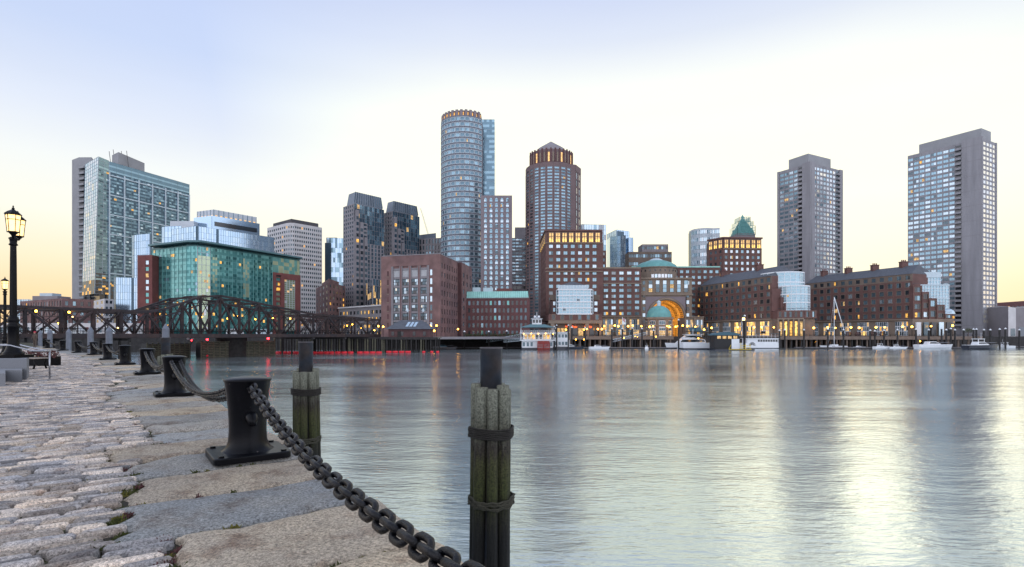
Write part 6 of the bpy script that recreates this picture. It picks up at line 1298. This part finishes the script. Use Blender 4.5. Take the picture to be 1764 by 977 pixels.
for i, (px, Y, yy) in enumerate([(330, 144, 586.5), (357, 146, 585), (462, 163, 583), (357, 160, 613)]):
    q = W(px, Y); zz = Z(yy, Y)
    if yy > 600: zz = WZ+.5; Y = (H-zz)*F/(yy-YH); q = W(px, Y)  # last entry: ball added on the water for the red lamp's reflection
    t2 = thing('signal_lamp', ['small red signal lamp beside the two white floodlights', 'red signal lamp above the left end of the long fender pier', 'red signal lamp above the right end of the long fender pier', 'red ball on the water standing in for a lamp reflection'][i], 'signal lamp', (q[0], q[1], zz)); k = MB(); k.ball((q[0], q[1], zz), [.16, .26, .34, .30][i], 'red_lamp' if i < 3 else 'red_float', 10, 7); k.build('globe', t2); k = MB(); k.cyl(q[0], q[1], min(zz-.8, WZ-.3) if i == 3 else zz-1.0, zz-.1, .06, 'iron', 5); k.build('post', t2)
for i, px in enumerate((324, 332)): q = W(px, 147); k = MB(); k.ball((q[0], q[1], Z(583.5, 147)), .35, 'white_paint', 10, 7); k.cyl(q[0], q[1], Z(590, 147), Z(584, 147), .07, 'iron', 5); tag(k.build('floodlight'), '%s of two round white floodlights under the bridge deck' % ['left', 'right'][i], 'floodlight')
# vehicles on the bridge road seen through the truss
def van(label, px, Y, col):
    q = W(px, Y); z = ZD; t2 = thing('parked_van', label, 'van', (q[0], q[1], z)); x, y = q; k = MB()
    k.prism([(x-2.4, y-1), (x+2.4, y-1), (x+2.4, y+1), (x-2.4, y+1)], z+.4, z+1.3, col); k.prism([(x-2.3, y-.95), (x+1.6, y-.95), (x+1.6, y+.95), (x-2.3, y+.95)], z+1.3, z+2.2, col, top=[(x-2.2, y-.8), (x+1.0, y-.8), (x+1.0, y+.8), (x-2.2, y+.8)]); k.build('body', t2)
    k = MB(); k.box(x-2.0, x+.9, y-.99, y-.93, z+1.4, z+2.0, 'g_dark'); k.build('windows', t2)
    for s in (-1.5, 1.5): k = MB(); k.lathe((0, 0, 0), [(.38, -.1), (.38, .1)], 'black', 12); k.v = [(x+s+a, y-1.0+c_, z+.36+b_) for a, b_, c_ in k.v]; k.build('wheel', t2)
van('white van parked on the bridge under the arched truss', 405, 178, 'bus_white'); van('pale van parked on the bridge right of the tallest truss post', 455, 190, 'white_metal'); van('white van on the bridge near the left bridge half', 130, 132, 'bus_white')
# ------------------------------------------------------------------ near quay
bol = [(-3.05, 6.3), (-7.83, 12.65), (-13.1, 19.6), (-18.3, 25.8), (-22.9, 30.9), (-29.2, 38.1), (-33.8, 42.5), (-40.1, 48.7), (-48.7, 57.2), (-90, 101)]
ctl = [(10.5, -13.4), (6.1, -6.9), (1.5, -.25)]+bol[:9]+[(-66, 75), (-90, 101), (-140, 152)]
def catmull(P, n):
    out = []
    for i in range(1, len(P)-2):
        p0, p1, p2, p3 = [Vector(q) for q in P[i-1:i+3]]
        for j in range(n):
            t = j/n; out.append(.5*((2*p1)+(-p0+p2)*t+(2*p0-5*p1+4*p2-p3)*t*t+(-p0+3*p1-3*p2+p3)*t**3))
    out.append(Vector(P[-2])); return out
ctl3 = [(*p, 0) for p in ctl]; curve = catmull(ctl3, 24)
sl = [0]
for a, b in zip(curve, curve[1:]): sl.append(sl[-1]+(b-a).length)
import bisect
def E(s, t):     # s along the quay edge, t inwards from the edge; the bollard line lies .6 in
    i = min(max(bisect.bisect(sl, s)-1, 0), len(curve)-2); f = (s-sl[i])/(sl[i+1]-sl[i]); p = curve[i].lerp(curve[i+1], f)
    d0 = (curve[i+1]-curve[i]).normalized(); d1 = (curve[min(i+2, len(curve)-1)]-curve[min(i+1, len(curve)-2)]).normalized(); d = d0.lerp(d1, f).normalized()
    n = Vector((-d.y, d.x, 0)); return p+n*(t-.6)
SMAX = sl[-1]
def s_of(p): return min((((curve[i]-Vector((*p, 0))).length, sl[i]) for i in range(len(curve))))[1]
# coping stones
g = MB(); s = 0.3; inner = []; rnd = random.Random(3)
breaks = []
# the nearest stones follow the photograph
sA = s_of(bol[0]); s = .2
while s < 95:
    L = rnd.uniform(.72, 1.15) if s < 40 else rnd.uniform(1.6, 2.4); wd = rnd.uniform(1.32, 1.85)
    breaks.append((s, s+L, wd)); s += L
STN = {}
for (s0, s1, wd) in breaks:
    near = s0 < 22; nu, nv = (12, 20) if near else (3, 5); gap = .020; zoff = rnd.uniform(-.018, .022); wd2 = wd+rnd.uniform(-.18, .18); sd = rnd.uniform(0, 99); tilt = rnd.uniform(-.012, .012); STN[s0] = (wd2, sd)
    vs = []; US = [0, .012, .035, .08, .16, .26, .36, .46, .56, .66, .76, .85, .92, .965, .988, 1] if near else [0, .03, .5, .97, 1]; nu = len(US)-1; VS = [0, .01, .03, .07]+[.07+.86*q/18 for q in range(1, 18)]+[.93, .97, .99, 1] if near else [q/nv for q in range(nv+1)]; nv = len(VS)-1
    for j in range(nv+1):
        for i in range(nu+1):
            u, v = US[i], VS[j]; jit = .03*noise.noise(Vector((s0*3+u*2, v*5, sd)))
            s_ = s0+gap+(s1-s0-2*gap)*u+(jit if 0 < v < 1 and i in (0, nu) else 0); w_ = wd+(wd2-wd)*u+.20*noise.noise(Vector((u*5, sd, 2)))
            p = E(s_, .0+w_*v); d = min(u*(s1-s0), (1-u)*(s1-s0), v*w_, (1-v)*w_); rnd_ = -.045*math.exp(-d/.03)
            z = zoff+.030*noise.fractal(Vector((p.x*1.8, p.y*1.8, sd)), .9, 2, 4)+rnd_+tilt*(v-.5)
            vs.append((p.x, p.y, z))
    k_ = nu+1; fs = [(j*k_+i, (j+1)*k_+i, (j+1)*k_+i+1, j*k_+i+1) for j in range(nv) for i in range(nu)]
    fs = [f[::-1] for f in fs]
    base = len(vs); ring = [i for i in range(nu+1)]+[j*k_+nu for j in range(1, nv+1)]+[nv*k_+i for i in range(nu-1, -1, -1)]+[j*k_ for j in range(nv-1, 0, -1)]
    for r_ in ring: vs.append((vs[r_][0], vs[r_][1], -.35))
    m_ = len(ring)
    for i in range(m_): fs.append((ring[i], ring[(i+1) % m_], base+(i+1) % m_, base+i)[::-1])
    g.mesh(vs, fs, 'granite_tan' if (3.2 > sA-(s0+s1)/2 > 2.1 or noise.noise(Vector((s0*.9, 3, 1))) > .12) else 'granite', True)
o = g.build('stone_kerb', kind='structure')
def inner_w(s):
    for (s0, s1, wd) in breaks:
        if s0 <= s < s1: u = (s-s0)/(s1-s0); wd2, sd = STN[s0]; return wd+(wd2-wd)*u+.20*noise.noise(Vector((u*5, sd, 2)))
    return 1.5
# moss and dirt bed, quay wall
k = MB(); n = 160; S = [SMAX*i/n for i in range(n+1)]
L0 = [E(s, .25) for s in S]; L1 = [E(s, 12) for s in S]
for i in range(n):
    a, b, c, d = L0[i], L0[i+1], L1[i+1], L1[i]; k.face([(a.x, a.y, -.045), (b.x, b.y, -.045), (c.x, c.y, -.045), (d.x, d.y, -.045)], 'moss')
k.build('soil', kind='structure')
k = MB()
for i in range(n):
    a, b = E(S[i], .05), E(S[i+1], .05); z0 = -.06
    for j in range(4): zz = z0-1.3*j; k.face([(b.x, b.y, zz-1.28), (b.x, b.y, zz), (a.x, a.y, zz), (a.x, a.y, zz-1.28)], 'granite')
k.build('quay_wall', kind='structure')
k = MB()   # ground inland of the cobbles
a = [E(s, 11.9) for s in S]; k.mesh([(p.x, p.y, -.02) for p in a]+[(-2000, 152, -.02), (-2000, -400, -.02), (-100, -400, -.02)], [tuple(range(n+4))], 'stone_grey'); k.build('promenade', kind='structure')
# cobbles
g = MB(); rnd = random.Random(11); s = .3; vs = []; fs = []
NO = 10
while s < 84:
    near = s < 26; rh = rnd.uniform(.085, .125) if near else (.155 if s < 45 else .24); t = inner_w(s)+rnd.uniform(.01, .06); tmax = 8.5 if s < 60 else 7; wob = rnd.uniform(0, 9)
    while t < tmax:
        ln = rnd.uniform(.22, .44) if s < 45 else rnd.uniform(.3, .6); gap = rnd.uniform(.006, .022); jz = rnd.gauss(0, .006); js = rnd.gauss(0, .006)
        cs = s+rh/2+js+.05*math.sin(t*.9+wob*.15); ct = t+ln/2; hs = (rh-rnd.uniform(.012, .024))/2; ht = (ln-gap)/2; rot = rnd.gauss(0, .035); pw = rnd.uniform(.50, .72)
        if rnd.random() > .015:
            P0 = E(cs, ct); e1 = (E(cs+.1, ct)-P0).normalized(); e2 = Vector((-e1.y, e1.x, 0)); b = len(vs)
            N_ = NO if near else 8; tx, ty = rnd.gauss(0, .03), rnd.gauss(0, .02); cr, sr = math.cos(rot), math.sin(rot)
            for zz, k_ in (((-.06, 1.0), (-.030, 1.0), (-.008, .90), (.006, .52)) if near else ((-.06, 1.0), (-.026, 1.0), (.004, .74))):
                for i in range(N_):
                    a = 2*math.pi*(i+.5)/N_; ca, sa = math.cos(a), math.sin(a); x = math.copysign(abs(ca)**pw, ca)*hs*k_; y = math.copysign(abs(sa)**(pw*.6), sa)*(ht-hs*(1-k_)); x, y = x*cr-y*sr, x*sr+y*cr
                    p = P0+e1*x+e2*y; vs.append((p.x, p.y, zz+jz+(x*tx+y*ty if zz > -.04 else 0)))
            nr_ = 4 if near else 3
            for r_ in range(nr_-1):
                for i in range(N_): i2 = (i+1) % N_; fs.append((b+r_*N_+i, b+r_*N_+i2, b+(r_+1)*N_+i2, b+(r_+1)*N_+i))
            fs.append(tuple(b+(nr_-1)*N_+i for i in range(N_)))
        t += ln
    s += rh
g.mesh(vs, fs, 'cobble', True); g.build('cobble_path', kind='structure')
# weeds in the joints
g = MB(); rnd = random.Random(5)
def tuft(x, y, z, r, n, m):
    for _ in range(n):
        a = rnd.uniform(0, 6.28); q = r*rnd.random()**.5; px, py = x+q*math.cos(a), y+q*math.sin(a); h = rnd.uniform(.006, .03)*(1.6 if rnd.random() < .1 else 1); w_ = rnd.uniform(.003, .009); b = rnd.uniform(0, 6.28); dx, dy = math.cos(b)*w_, math.sin(b)*w_; lx, ly = rnd.gauss(0, h*.5), rnd.gauss(0, h*.5)
        g.face([(px-dx, py-dy, z), (px+dx, py+dy, z), (px+dx*.6+lx, py+dy*.6+ly, z+h), (px-dx*.6+lx, py-dy*.6+ly, z+h)], m)
for i in range(170):
    s = rnd.uniform(2, 24)*rnd.uniform(.4, 1); t = inner_w(s)+rnd.uniform(-.03, .12); p = E(s, t); tuft(p.x, p.y, -.03, rnd.uniform(.03, .11), 90, rnd.choice(['weed', 'weed', 'weed', 'weed_y', 'weed_y', 'weed_r']))
for i in range(260):
    s = rnd.uniform(1, 26); t = inner_w(s)+rnd.uniform(0, 5); p = E(s, t); tuft(p.x, p.y, -.03, rnd.uniform(.015, .045), 22, rnd.choice(['weed', 'weed_y', 'weed_r']))
for (s0, s1, wd) in breaks[:16]:
    for _ in range(5): p = E(s1, rnd.uniform(.4, wd)); tuft(p.x, p.y, -.03, .03, 24, rnd.choice(['weed', 'weed_y', 'weed', 'weed_r']))
g.build('weeds', kind='stuff')

# ------------------------------------------------------------------ bollards and chains
def superr(c, rx, ry, z0, z1, p, n, k, m, bev=.02):
    rings = []
    for zz, ins in ((z0, 0), (z1-bev, 0), (z1-bev*.3, bev*.3), (z1, bev)):
        rings.append([(c[0]+math.copysign(abs(math.cos(a))**p, math.cos(a))*(rx-ins), c[1]+math.copysign(abs(math.sin(a))**p, math.sin(a))*(ry-ins), zz) for a in [2*math.pi*(i+.5)/n for i in range(n)]])
    vs = [v for r in rings for v in r]; fs = [(j*n+i, j*n+(i+1) % n, (j+1)*n+(i+1) % n, (j+1)*n+i) for j in range(3) for i in range(n)]; k.mesh(vs, fs, m, False); k.face(rings[-1], m)
boll = thing('bollard', 'nearest and largest black iron bollard with square base', 'bollard', (0, 0, 0), 'black iron bollards along the quay edge')
k = MB(); superr((0, 0), .40, .40, 0, .070, .20, 48, k, 'iron', .014); bplate = k.build('base_plate', boll)
k = MB(); k.lathe((0, 0, 0), [(.285, .060), (.272, .074), (.243, .092), (.220, .130), (.206, .18), (.198, .28), (.199, .42), (.208, .56), (.224, .72), (.240, .84), (.251, .862), (.253, .876), (.243, .886), (.17, .902), (.08, .912), (.001, .914)], 'iron', 40, cap=False); bbody = k.build('body', boll)
for s in (1, -1):
    k = MB(); k.tube([(s*.17, 0, .46), (s*.235, 0, .455), (s*.28, 0, .42), (s*.295, 0, .375)], [.075, .066, .05, .034], 'iron', 12); k.build('lug', bbody)
for a in (45, 135, 225, 315): k = MB(); k.cyl(.44*math.cos(R(a))*1.02, .44*math.sin(R(a))*1.02, .06, .086, .032, 'iron', 6, sm=False); k.build('bolt', bplate)
ring = MB(); ring.tube([(.235+.035*math.cos(2*math.pi*i/14), .042*math.sin(2*math.pi*i/14), .79) for i in range(14)], .014, 'iron', 8, True); ring.build('chain_eye', bbody)
def heading(i, P=None):
    q = [(1.5, -.25)]+bol; a, b = q[i], q[min(i+2, len(q)-1)]; return math.atan2(b[1]-a[1], b[0]-a[0])
names = ['nearest and largest in view, with square bolted base', 'second from the front along the quay', 'third from the front along the quay', 'fourth from the front, without a chain to its right', 'fifth from the front along the quay', 'sixth from the front along the quay', 'seventh from the front along the quay', 'eighth from the front along the quay', 'ninth from the front along the quay', 'farthest one near the standing person']
boll.location = (*bol[0], .012); boll.rotation_euler = (0, 0, heading(0)+math.pi); boll['label'] = 'black iron bollard, '+names[0]
copy_thing(boll, (1.5, -.25, .012), heading(0)+math.pi, 'black iron bollard beside the viewer at the near end of the big chain')
for i in range(1, 10): copy_thing(boll, (*bol[i], .012), heading(i)+math.pi, 'black iron bollard, '+names[i])
LINK = MB(); nseg = 18; lp = []
lh, lw, lr = .030, .0425, .0190
for i in range(nseg):
    a = 2*math.pi*i/nseg; x = math.cos(a)*lw; z = math.sin(a)*lw; x_ = z+math.copysign(lh-.0, math.sin(a)) if abs(math.sin(a)) > 1e-6 else 0; lp.append((x_, x, 0))
LINK.tube(lp, lr, 'iron_chain', 9, True); link_mesh = None
def chain(label, p, q, sag, lname='chain', sc=1.0, links=True, group=None, skew=.5):
    global link_mesh
    p, q = Vector(p), Vector(q); t = thing('chain', label, 'chain', tuple(p), group); K = 200
    f = lambda u: p.lerp(q, u)-Vector((0, 0, 4*sag*u*(1-u))); P = [f(i/K) for i in range(K+1)]; acc = [0]
    for a, b in zip(P, P[1:]): acc.append(acc[-1]+(b-a).length)
    pitch = (2*(lh+lw)-2.0*lr)*sc; n = int(acc[-1]/pitch); pitch = acc[-1]/n; al = MB()
    for i in range(n):
        s = (i+.5)*pitch; j = min(bisect.bisect(acc, s)-1, K-1); c = P[j].lerp(P[j+1], (s-acc[j])/(acc[j+1]-acc[j])); d = (P[j+1]-P[j]).normalized()
        e = d.cross(Vector((0, 0, 1))).normalized(); up = e.cross(d); roll = R(42 if i % 2 else -48)+random.gauss(0, .12); y = e*math.cos(roll)+up*math.sin(roll); z = d.cross(y)
        mtx = Matrix(((d.x, y.x, z.x, 0), (d.y, y.y, z.y, 0), (d.z, y.z, z.z, 0), (0, 0, 0, 1)))
        if links:
            if link_mesh is None:
                o = LINK.build('link'); link_mesh = o.data; bpy.data.objects.remove(o)
            o = bpy.data.objects.new('link', link_mesh); scn.collection.objects.link(o); o.parent = t; o.matrix_basis = Matrix.Translation(c-p) @ mtx @ Matrix.Scale(sc, 4)
        else: al.mesh([tuple(c-p+(mtx @ (Vector(v)*sc))) for v in LINK.v], LINK.f, 'iron_chain', True)
    if not links: al.build('links', t, world=False)
def eye(i, dx=0, h=.80, toward=-1):   # chain anchor on a bollard's side
    q = [(1.5, -.25)]+bol; c = Vector(q[i+1] if i >= 0 else q[0]); other = Vector(q[i+2] if toward > 0 else q[i]); d = (other-c).normalized(); n = Vector((-d.y, d.x)); r = c+d*.25+n*dx; return (r.x, r.y, h)
chain('big iron chain sagging from the nearest bollard to the lower edge of the picture', eye(0, 0, .82, -1), eye(-1, 0, .80, 1), .395, sc=1.06)
def pair(i, j, sag, links, nm):
    for s in (-1, 1): chain('%s of two chains hanging between the %s' % ('upper' if s < 0 else 'lower', nm), eye(j, s*.085, .80, -1), eye(i, -s*.085, .79, 1), sag+.05*s, links=links, sc=.85, group='paired chains between the bollards')
pair(0, 1, .40, True, 'nearest and the second bollard'); pair(1, 2, .38, False, 'second and the third bollard')
pair(3, 4, .36, False, 'fourth and the fifth bollard')
for i, j, nm in ((4, 5, 'fifth and the sixth bollard'), (5, 6, 'sixth and the seventh bollard'), (7, 8, 'eighth and the ninth bollard')): pair(i, j, .36, False, nm)

# ------------------------------------------------------------------ dolphins of timber piles
def dolphin(label, px, Y, ztop, zpipe, rp=.28, n=8, rr=.385, seed=1, wraps=(-1.0, -2.65), cone=False, prt=.150):
    rnd = random.Random(seed); x, y = W(px, Y); t = thing('dolphin', label, 'mooring dolphin', (x, y, WZ), None)
    for i in range(n):
        a = 2*math.pi*(i+rnd.uniform(-.12, .12))/n-math.pi/2+.18; r0 = prt*rnd.uniform(.92, 1.1); zt = ztop+rnd.uniform(-.12, .10); k = MB(); K = 12; vs = []; hs = [WZ-1.2, WZ+.1, WZ+1.2, WZ+2.2, WZ+3.2, zt-.5, zt-.015, zt]
        cx0, cy0 = x+rr*math.cos(a), y+rr*math.sin(a); ox, oy = rnd.gauss(0, .015), rnd.gauss(0, .015)
        for hi, h in enumerate(hs):
            for j in range(K): b = 2*math.pi*j/K; q = r0*(1+.07*noise.noise(Vector((math.cos(b)*1.5+i*9, math.sin(b)*1.5, h*.7))))*(1.0 if hi < 7 else .93); vs.append((cx0+ox*h+q*math.cos(b), cy0+oy*h+q*math.sin(b), h))
        fs = [(u*K+j, u*K+(j+1) % K, (u+1)*K+(j+1) % K, (u+1)*K+j) for u in range(len(hs)-1) for j in range(K)]; k.mesh(vs, fs, 'pile_timber', True); k.face(vs[-K:], 'timber_old'); k.build('timber_pile', t)
    k = MB(); k.lathe((x, y, 0), [(rp, WZ), (rp, zpipe-.05), (rp+.012, zpipe-.05), (rp+.012, zpipe), (rp-.03, zpipe), (rp-.03, zpipe-.06), (.001, zpipe-.07)], 'steel_pipe', 28, cap=False); k.build('steel_pipe', t)
    if cone: k = MB(); k.lathe((x, y, zpipe-.1), [(rp*.82, 0), (rp*.82, .75), (.03, 1.15)], 'galv', 16, False); k.build('cap', t)
    for wi, wz in enumerate(wraps):
        k = MB()
        for j in range(6 if wi == 0 else 5):
            R_ = rr+prt+.03; pts = []
            for u in range(40): b = 2*math.pi*u/40; q = R_+.018*math.cos(n*(b+math.pi/2-.18))+rnd.gauss(0, .004 if wi == 0 else .013); pts.append((x+q*math.cos(b), y+q*math.sin(b), wz+j*.045+rnd.gauss(0, .003 if wi == 0 else .014)+.02*math.sin(b*2+wi)))
            k.tube(pts, .024 if wi == 0 else .03, 'rope' if wi == 0 else 'rope_moss', 6, True)
        k.build('cable_wrap', t)
dolphin('nearest and tallest looking mooring dolphin of mossy timber piles round a steel pipe', 846, 14.2, .06, 1.08, wraps=(-1.22, -2.98), seed=4, rp=.285)
dolphin('second mooring dolphin of mossy piles standing behind the big chain', 527, 22.6, -.02, 1.12, wraps=(-1.05, -3.0), seed=9, rp=.28)
dolphin('distant mooring dolphin with grey cone cap behind the third bollard', 285.5, 41, -.1, 1.2, wraps=(-1.2,), seed=12, cone=True, rp=.30)
for i, (px, Y, yt, wpx) in enumerate([(188, 46, 563, 10), (156, 52, 563, 9), (118.5, 60, 566, 8), (86, 66, 567, 7.5), (69.5, 72, 569, 6)]):
    x, y = W(px, Y); r = wpx/2*Y/F; zt = Z(yt, Y); t = thing('steel_pile', 'grey steel fender pile with cone cap, %s from the right behind the small bollards' % ordn(i), 'fender pile', (x, y, WZ), 'grey steel piles off the quay'); k = MB(); k.cyl(x, y, WZ-1, zt-r*1.6, r, 'galv', 18); k.build('pipe', t); k = MB(); k.lathe((x, y, zt-r*1.6), [(r*1.04, 0), (.02, r*1.7)], 'galv', 18, False); k.build('cap', t)

# ------------------------------------------------------------------ granite steps, lamps, rail, bench, person
def gbox(name, label, x0, x1, y0, y1, z0, z1, m='granite_step', rz=0, cat='plinth'):
    k = MB(); b = .015; k.prism([(x0, y0), (x1, y0), (x1, y1), (x0, y1)], z0, z1-b, m); k.prism([(x0, y0), (x1, y0), (x1, y1), (x0, y1)], z1-b, z1, m, top=[(x0+b, y0+b), (x1-b, y0+b), (x1-b, y1-b), (x0+b, y1-b)]); o = k.build(name); tag(o, label, cat); return o
def gprism(name, label, fr, br, x0, y0, y1, z0, z1, cat):
    k = MB(); P = [(x0, y0), fr, br, (x0, y1)]; k.prism(P, z0, z1-.015, 'granite_step'); k.prism(P, z1-.015, z1, 'granite_step', top=inset(P, .02)); tag(k.build(name), label, cat)
gprism('granite_plinth', 'upper grey granite block carrying the big street lamp', W(46, 17.0), W(50, 18.5), -22, 17.0, 18.5, -.05, .66, 'plinth')
gprism('granite_step', 'lower grey granite step in front of the lamp plinth', W(38.5, 16.2), W(38.5, 16.98), -20, 16.2, 16.98, -.05, .36, 'step')
gprism('granite_step', 'pale granite step at the left edge of the picture', W(9.5, 14.8), W(9.5, 16.18), -18, 14.8, 16.18, -.05, .36, 'step')
def lamp_post(label, x, y, z0, htot, heads=2, sc=1.0):
    t = thing('street_lamp', label, 'street lamp', (x, y, z0), 'ornate twin lantern lamps on the quay'); S_ = sc; k = MB()
    k.prism([(x-.36*S_, y-.36*S_), (x+.36*S_, y-.36*S_), (x+.36*S_, y+.36*S_), (x-.36*S_, y+.36*S_)], z0, z0+.10, 'iron'); k.lathe((x, y, z0), [(.28, .10), (.28, .16), (.23, .2), (.20, .28), (.18, .34), (.155, .42), (.145, .95), (.165, 1.0), (.16, 1.06), (.125, 1.10), (.15, 1.18), (.155, 1.24), (.12, 1.32), (.098, 1.36)], 'iron', 20, cap=False); k.build('base', t)
    zt = z0+htot-1.05; k = MB(); n = 24; vs = []
    for h, r in ((z0+1.35, .096), (z0+2.2, .09), (z0+3.2, .084), (zt-.18, .078)):
        for j in range(n): a = 2*math.pi*j/n; q = r*(1 if j % 2 else .86); vs.append((x+q*math.cos(a), y+q*math.sin(a), h))
    k.mesh(vs, [(u*n+j, u*n+(j+1) % n, (u+1)*n+(j+1) % n, (u+1)*n+j) for u in range(3) for j in range(n)], 'iron'); k.lathe((x, y, zt), [(.09, -.2), (.125, -.17), (.09, -.12), (.10, -.02), (.13, .04), (.08, .08)], 'iron', 16); k.build('shaft', t)
    offs = [(.16, -.18), (-.40, .60)] if heads == 2 else [(0, 0)]
    if heads == 2:
        k = MB(); k.tube([(x+offs[0][0], y+offs[0][1], zt+.12), (x, y, zt-.02), (x+offs[1][0], y+offs[1][1], zt+.12)], .04, 'iron', 8); k.build('cross_arm', t)
    for ox, oy in offs:
        cx0, cy0, cz = x+ox, y+oy, zt+.12; hx = lambda r, z, o=0: [(cx0+r*math.cos(R(60*i+30)), cy0+r*math.sin(R(60*i+30)), cz+z) for i in range(6)]
        k = MB(); k.lathe((cx0, cy0, cz), [(.04, -.05), (.07, 0), (.12, .06), (.15, .09)], 'iron', 6, False); a, b = hx(.15, .09), hx(.20, .64)
        for i in range(6): k.beam(a[i], b[i], .016, .016, 'iron'); k.beam(a[i], a[(i+1) % 6], .03, .03, 'iron'); k.beam(b[i], b[(i+1) % 6], .03, .03, 'iron'); m0 = Vector(a[i]).lerp(Vector(b[i]), .72); m1 = Vector(a[(i+1) % 6]).lerp(Vector(b[(i+1) % 6]), .72); k.beam(m0, m1, .018, .018, 'iron')
        fr_ = k.build('lantern_frame', t)
        k = MB(); a, b = hx(.138, .10), hx(.187, .63); k.mesh(a+b, [(i, (i+1) % 6, 6+(i+1) % 6, 6+i) for i in range(6)], 'lantern_glow'); k.build('lantern_glass', fr_)
        k = MB(); k.lathe((cx0, cy0, cz), [(.235, .64), (.225, .67), (.15, .74), (.07, .79), (.035, .82), (.045, .85), (.015, .88), (.025, .91), (.002, .95)], 'iron', 6, False); k.build('lantern_cap', fr_)
    return t
x, y = W(23, 17.7); lamp_post('large ornate black street lamp with glowing lanterns on the granite plinth', x, y, .66, Z(357, 17.7)-.66)
x, y = W(8.5, 37.5); lamp_post('smaller looking distant ornate street lamp at the left edge', x, y, .0, Z(477, 37.5), heads=1)
# steel handrail
k = MB(); pr = lambda px, Y, z: (*W(px, Y), z)
def hr(pts, r=.025): k.tube(pts, r, 'rail_steel', 8)
P1 = [pr(-30, 17.2, 1.07), pr(18, 17.2, 1.07), pr(56, 17.0, .90), pr(85.5, 17.4, .88)]; hr(P1); P2 = [pr(-20, 18.6, 1.07), pr(32, 18.6, 1.07), pr(70, 18.4, .90), pr(85.5, 17.4, .88)]; hr(P2)
hr([pr(85.5, 17.4, .88), pr(85.5, 17.4, -.03)]); 
tag(k.build('handrail'), 'brushed steel handrail sloping down beside the lamp plinth', 'handrail')
# bench
x, y = W(58, 22.5); t = thing('bench', 'slatted wooden bench with black iron legs beside the lamp plinth', 'bench', (x, y, 0))
for j in range(5): k = MB(); k.box(x-1.4, x+.45, y-.3+j*.125, y-.2+j*.125, .42, .46, 'wood_seat'); k.build('slat', t)
for xx in (x-1.2, x+.25): k = MB(); k.tube([(xx, y-.3, 0), (xx, y-.22, .2), (xx, y-.28, .40), (xx, y+.3, .40), (xx, y+.24, .2), (xx, y+.32, 0)], .035, 'iron', 6); k.build('leg', t)
x, y = W(56, 24.5); t = thing('planter', 'low black planter of dry reddish plants behind the bench', 'planter', (x, y, 0)); k = MB(); k.box(x-1.1, x+.7, y, y+.7, 0, .42, 'iron'); k.build('trough', t); k = MB()
for _ in range(5): leafball(k, (x-1+_*.4, y+.35, .5), .26, 130, 'leaf_red', .05)
k.build('foliage', t)
# standing person
x, y = W(60, 60); me = bpy.data.meshes.new('person'); V = [(0, 0, .92), (0, 0, 1.15), (0, 0, 1.38), (0, 0, 1.5), (0, -.01, 1.6), (0, 0, 1.7), (.1, 0, .86), (.11, -.02, .48), (.11, .02, .08), (.11, -.12, .03), (-.1, 0, .86), (-.12, .03, .48), (-.12, .06, .08), (-.12, -.07, .03), (.2, 0, 1.36), (.25, -.05, 1.1), (.16, -.24, 1.05), (-.2, 0, 1.36), (-.26, -.03, 1.1), (-.2, -.2, .98), (.13, -.3, 1.08), (-.17, -.27, .96)]
Ed = [(0, 1), (1, 2), (2, 3), (3, 4), (4, 5), (0, 6), (6, 7), (7, 8), (8, 9), (0, 10), (10, 11), (11, 12), (12, 13), (2, 14), (14, 15), (15, 16), (16, 20), (2, 17), (17, 18), (18, 19), (19, 21)]
me.from_pydata(V, Ed, []); ob = bpy.data.objects.new('person', me); scn.collection.objects.link(ob); tag(ob, 'person in a brown coat and red hat standing by the quay edge', 'person')
sk = ob.modifiers.new('skin', 'SKIN'); rad = [.17, .16, .18, .065, .095, .08, .12, .075, .05, .04, .12, .075, .05, .04, .075, .052, .04, .075, .052, .04, .04, .04]
for v, r in zip(me.skin_vertices[0].data, rad): v.radius = (r, r*.85)
me.skin_vertices[0].data[0].use_root = True; ob.modifiers.new('sub', 'SUBSURF').levels = 2; ob.modifiers['sub'].render_levels = 2; ob.location = (x, y, 0); me.materials.append(MT['coat'])
k = MB(); k.lathe((0, 0, 1.66), [(.115, 0), (.12, .04), (.10, .11), (.03, .15)], 'hat_red', 12); k.build('hat', ob, world=False)
k = MB(); k.ball((0, -.035, 1.6), .085, 'skin', 12, 8, 1.2); k.build('face', ob, world=False)
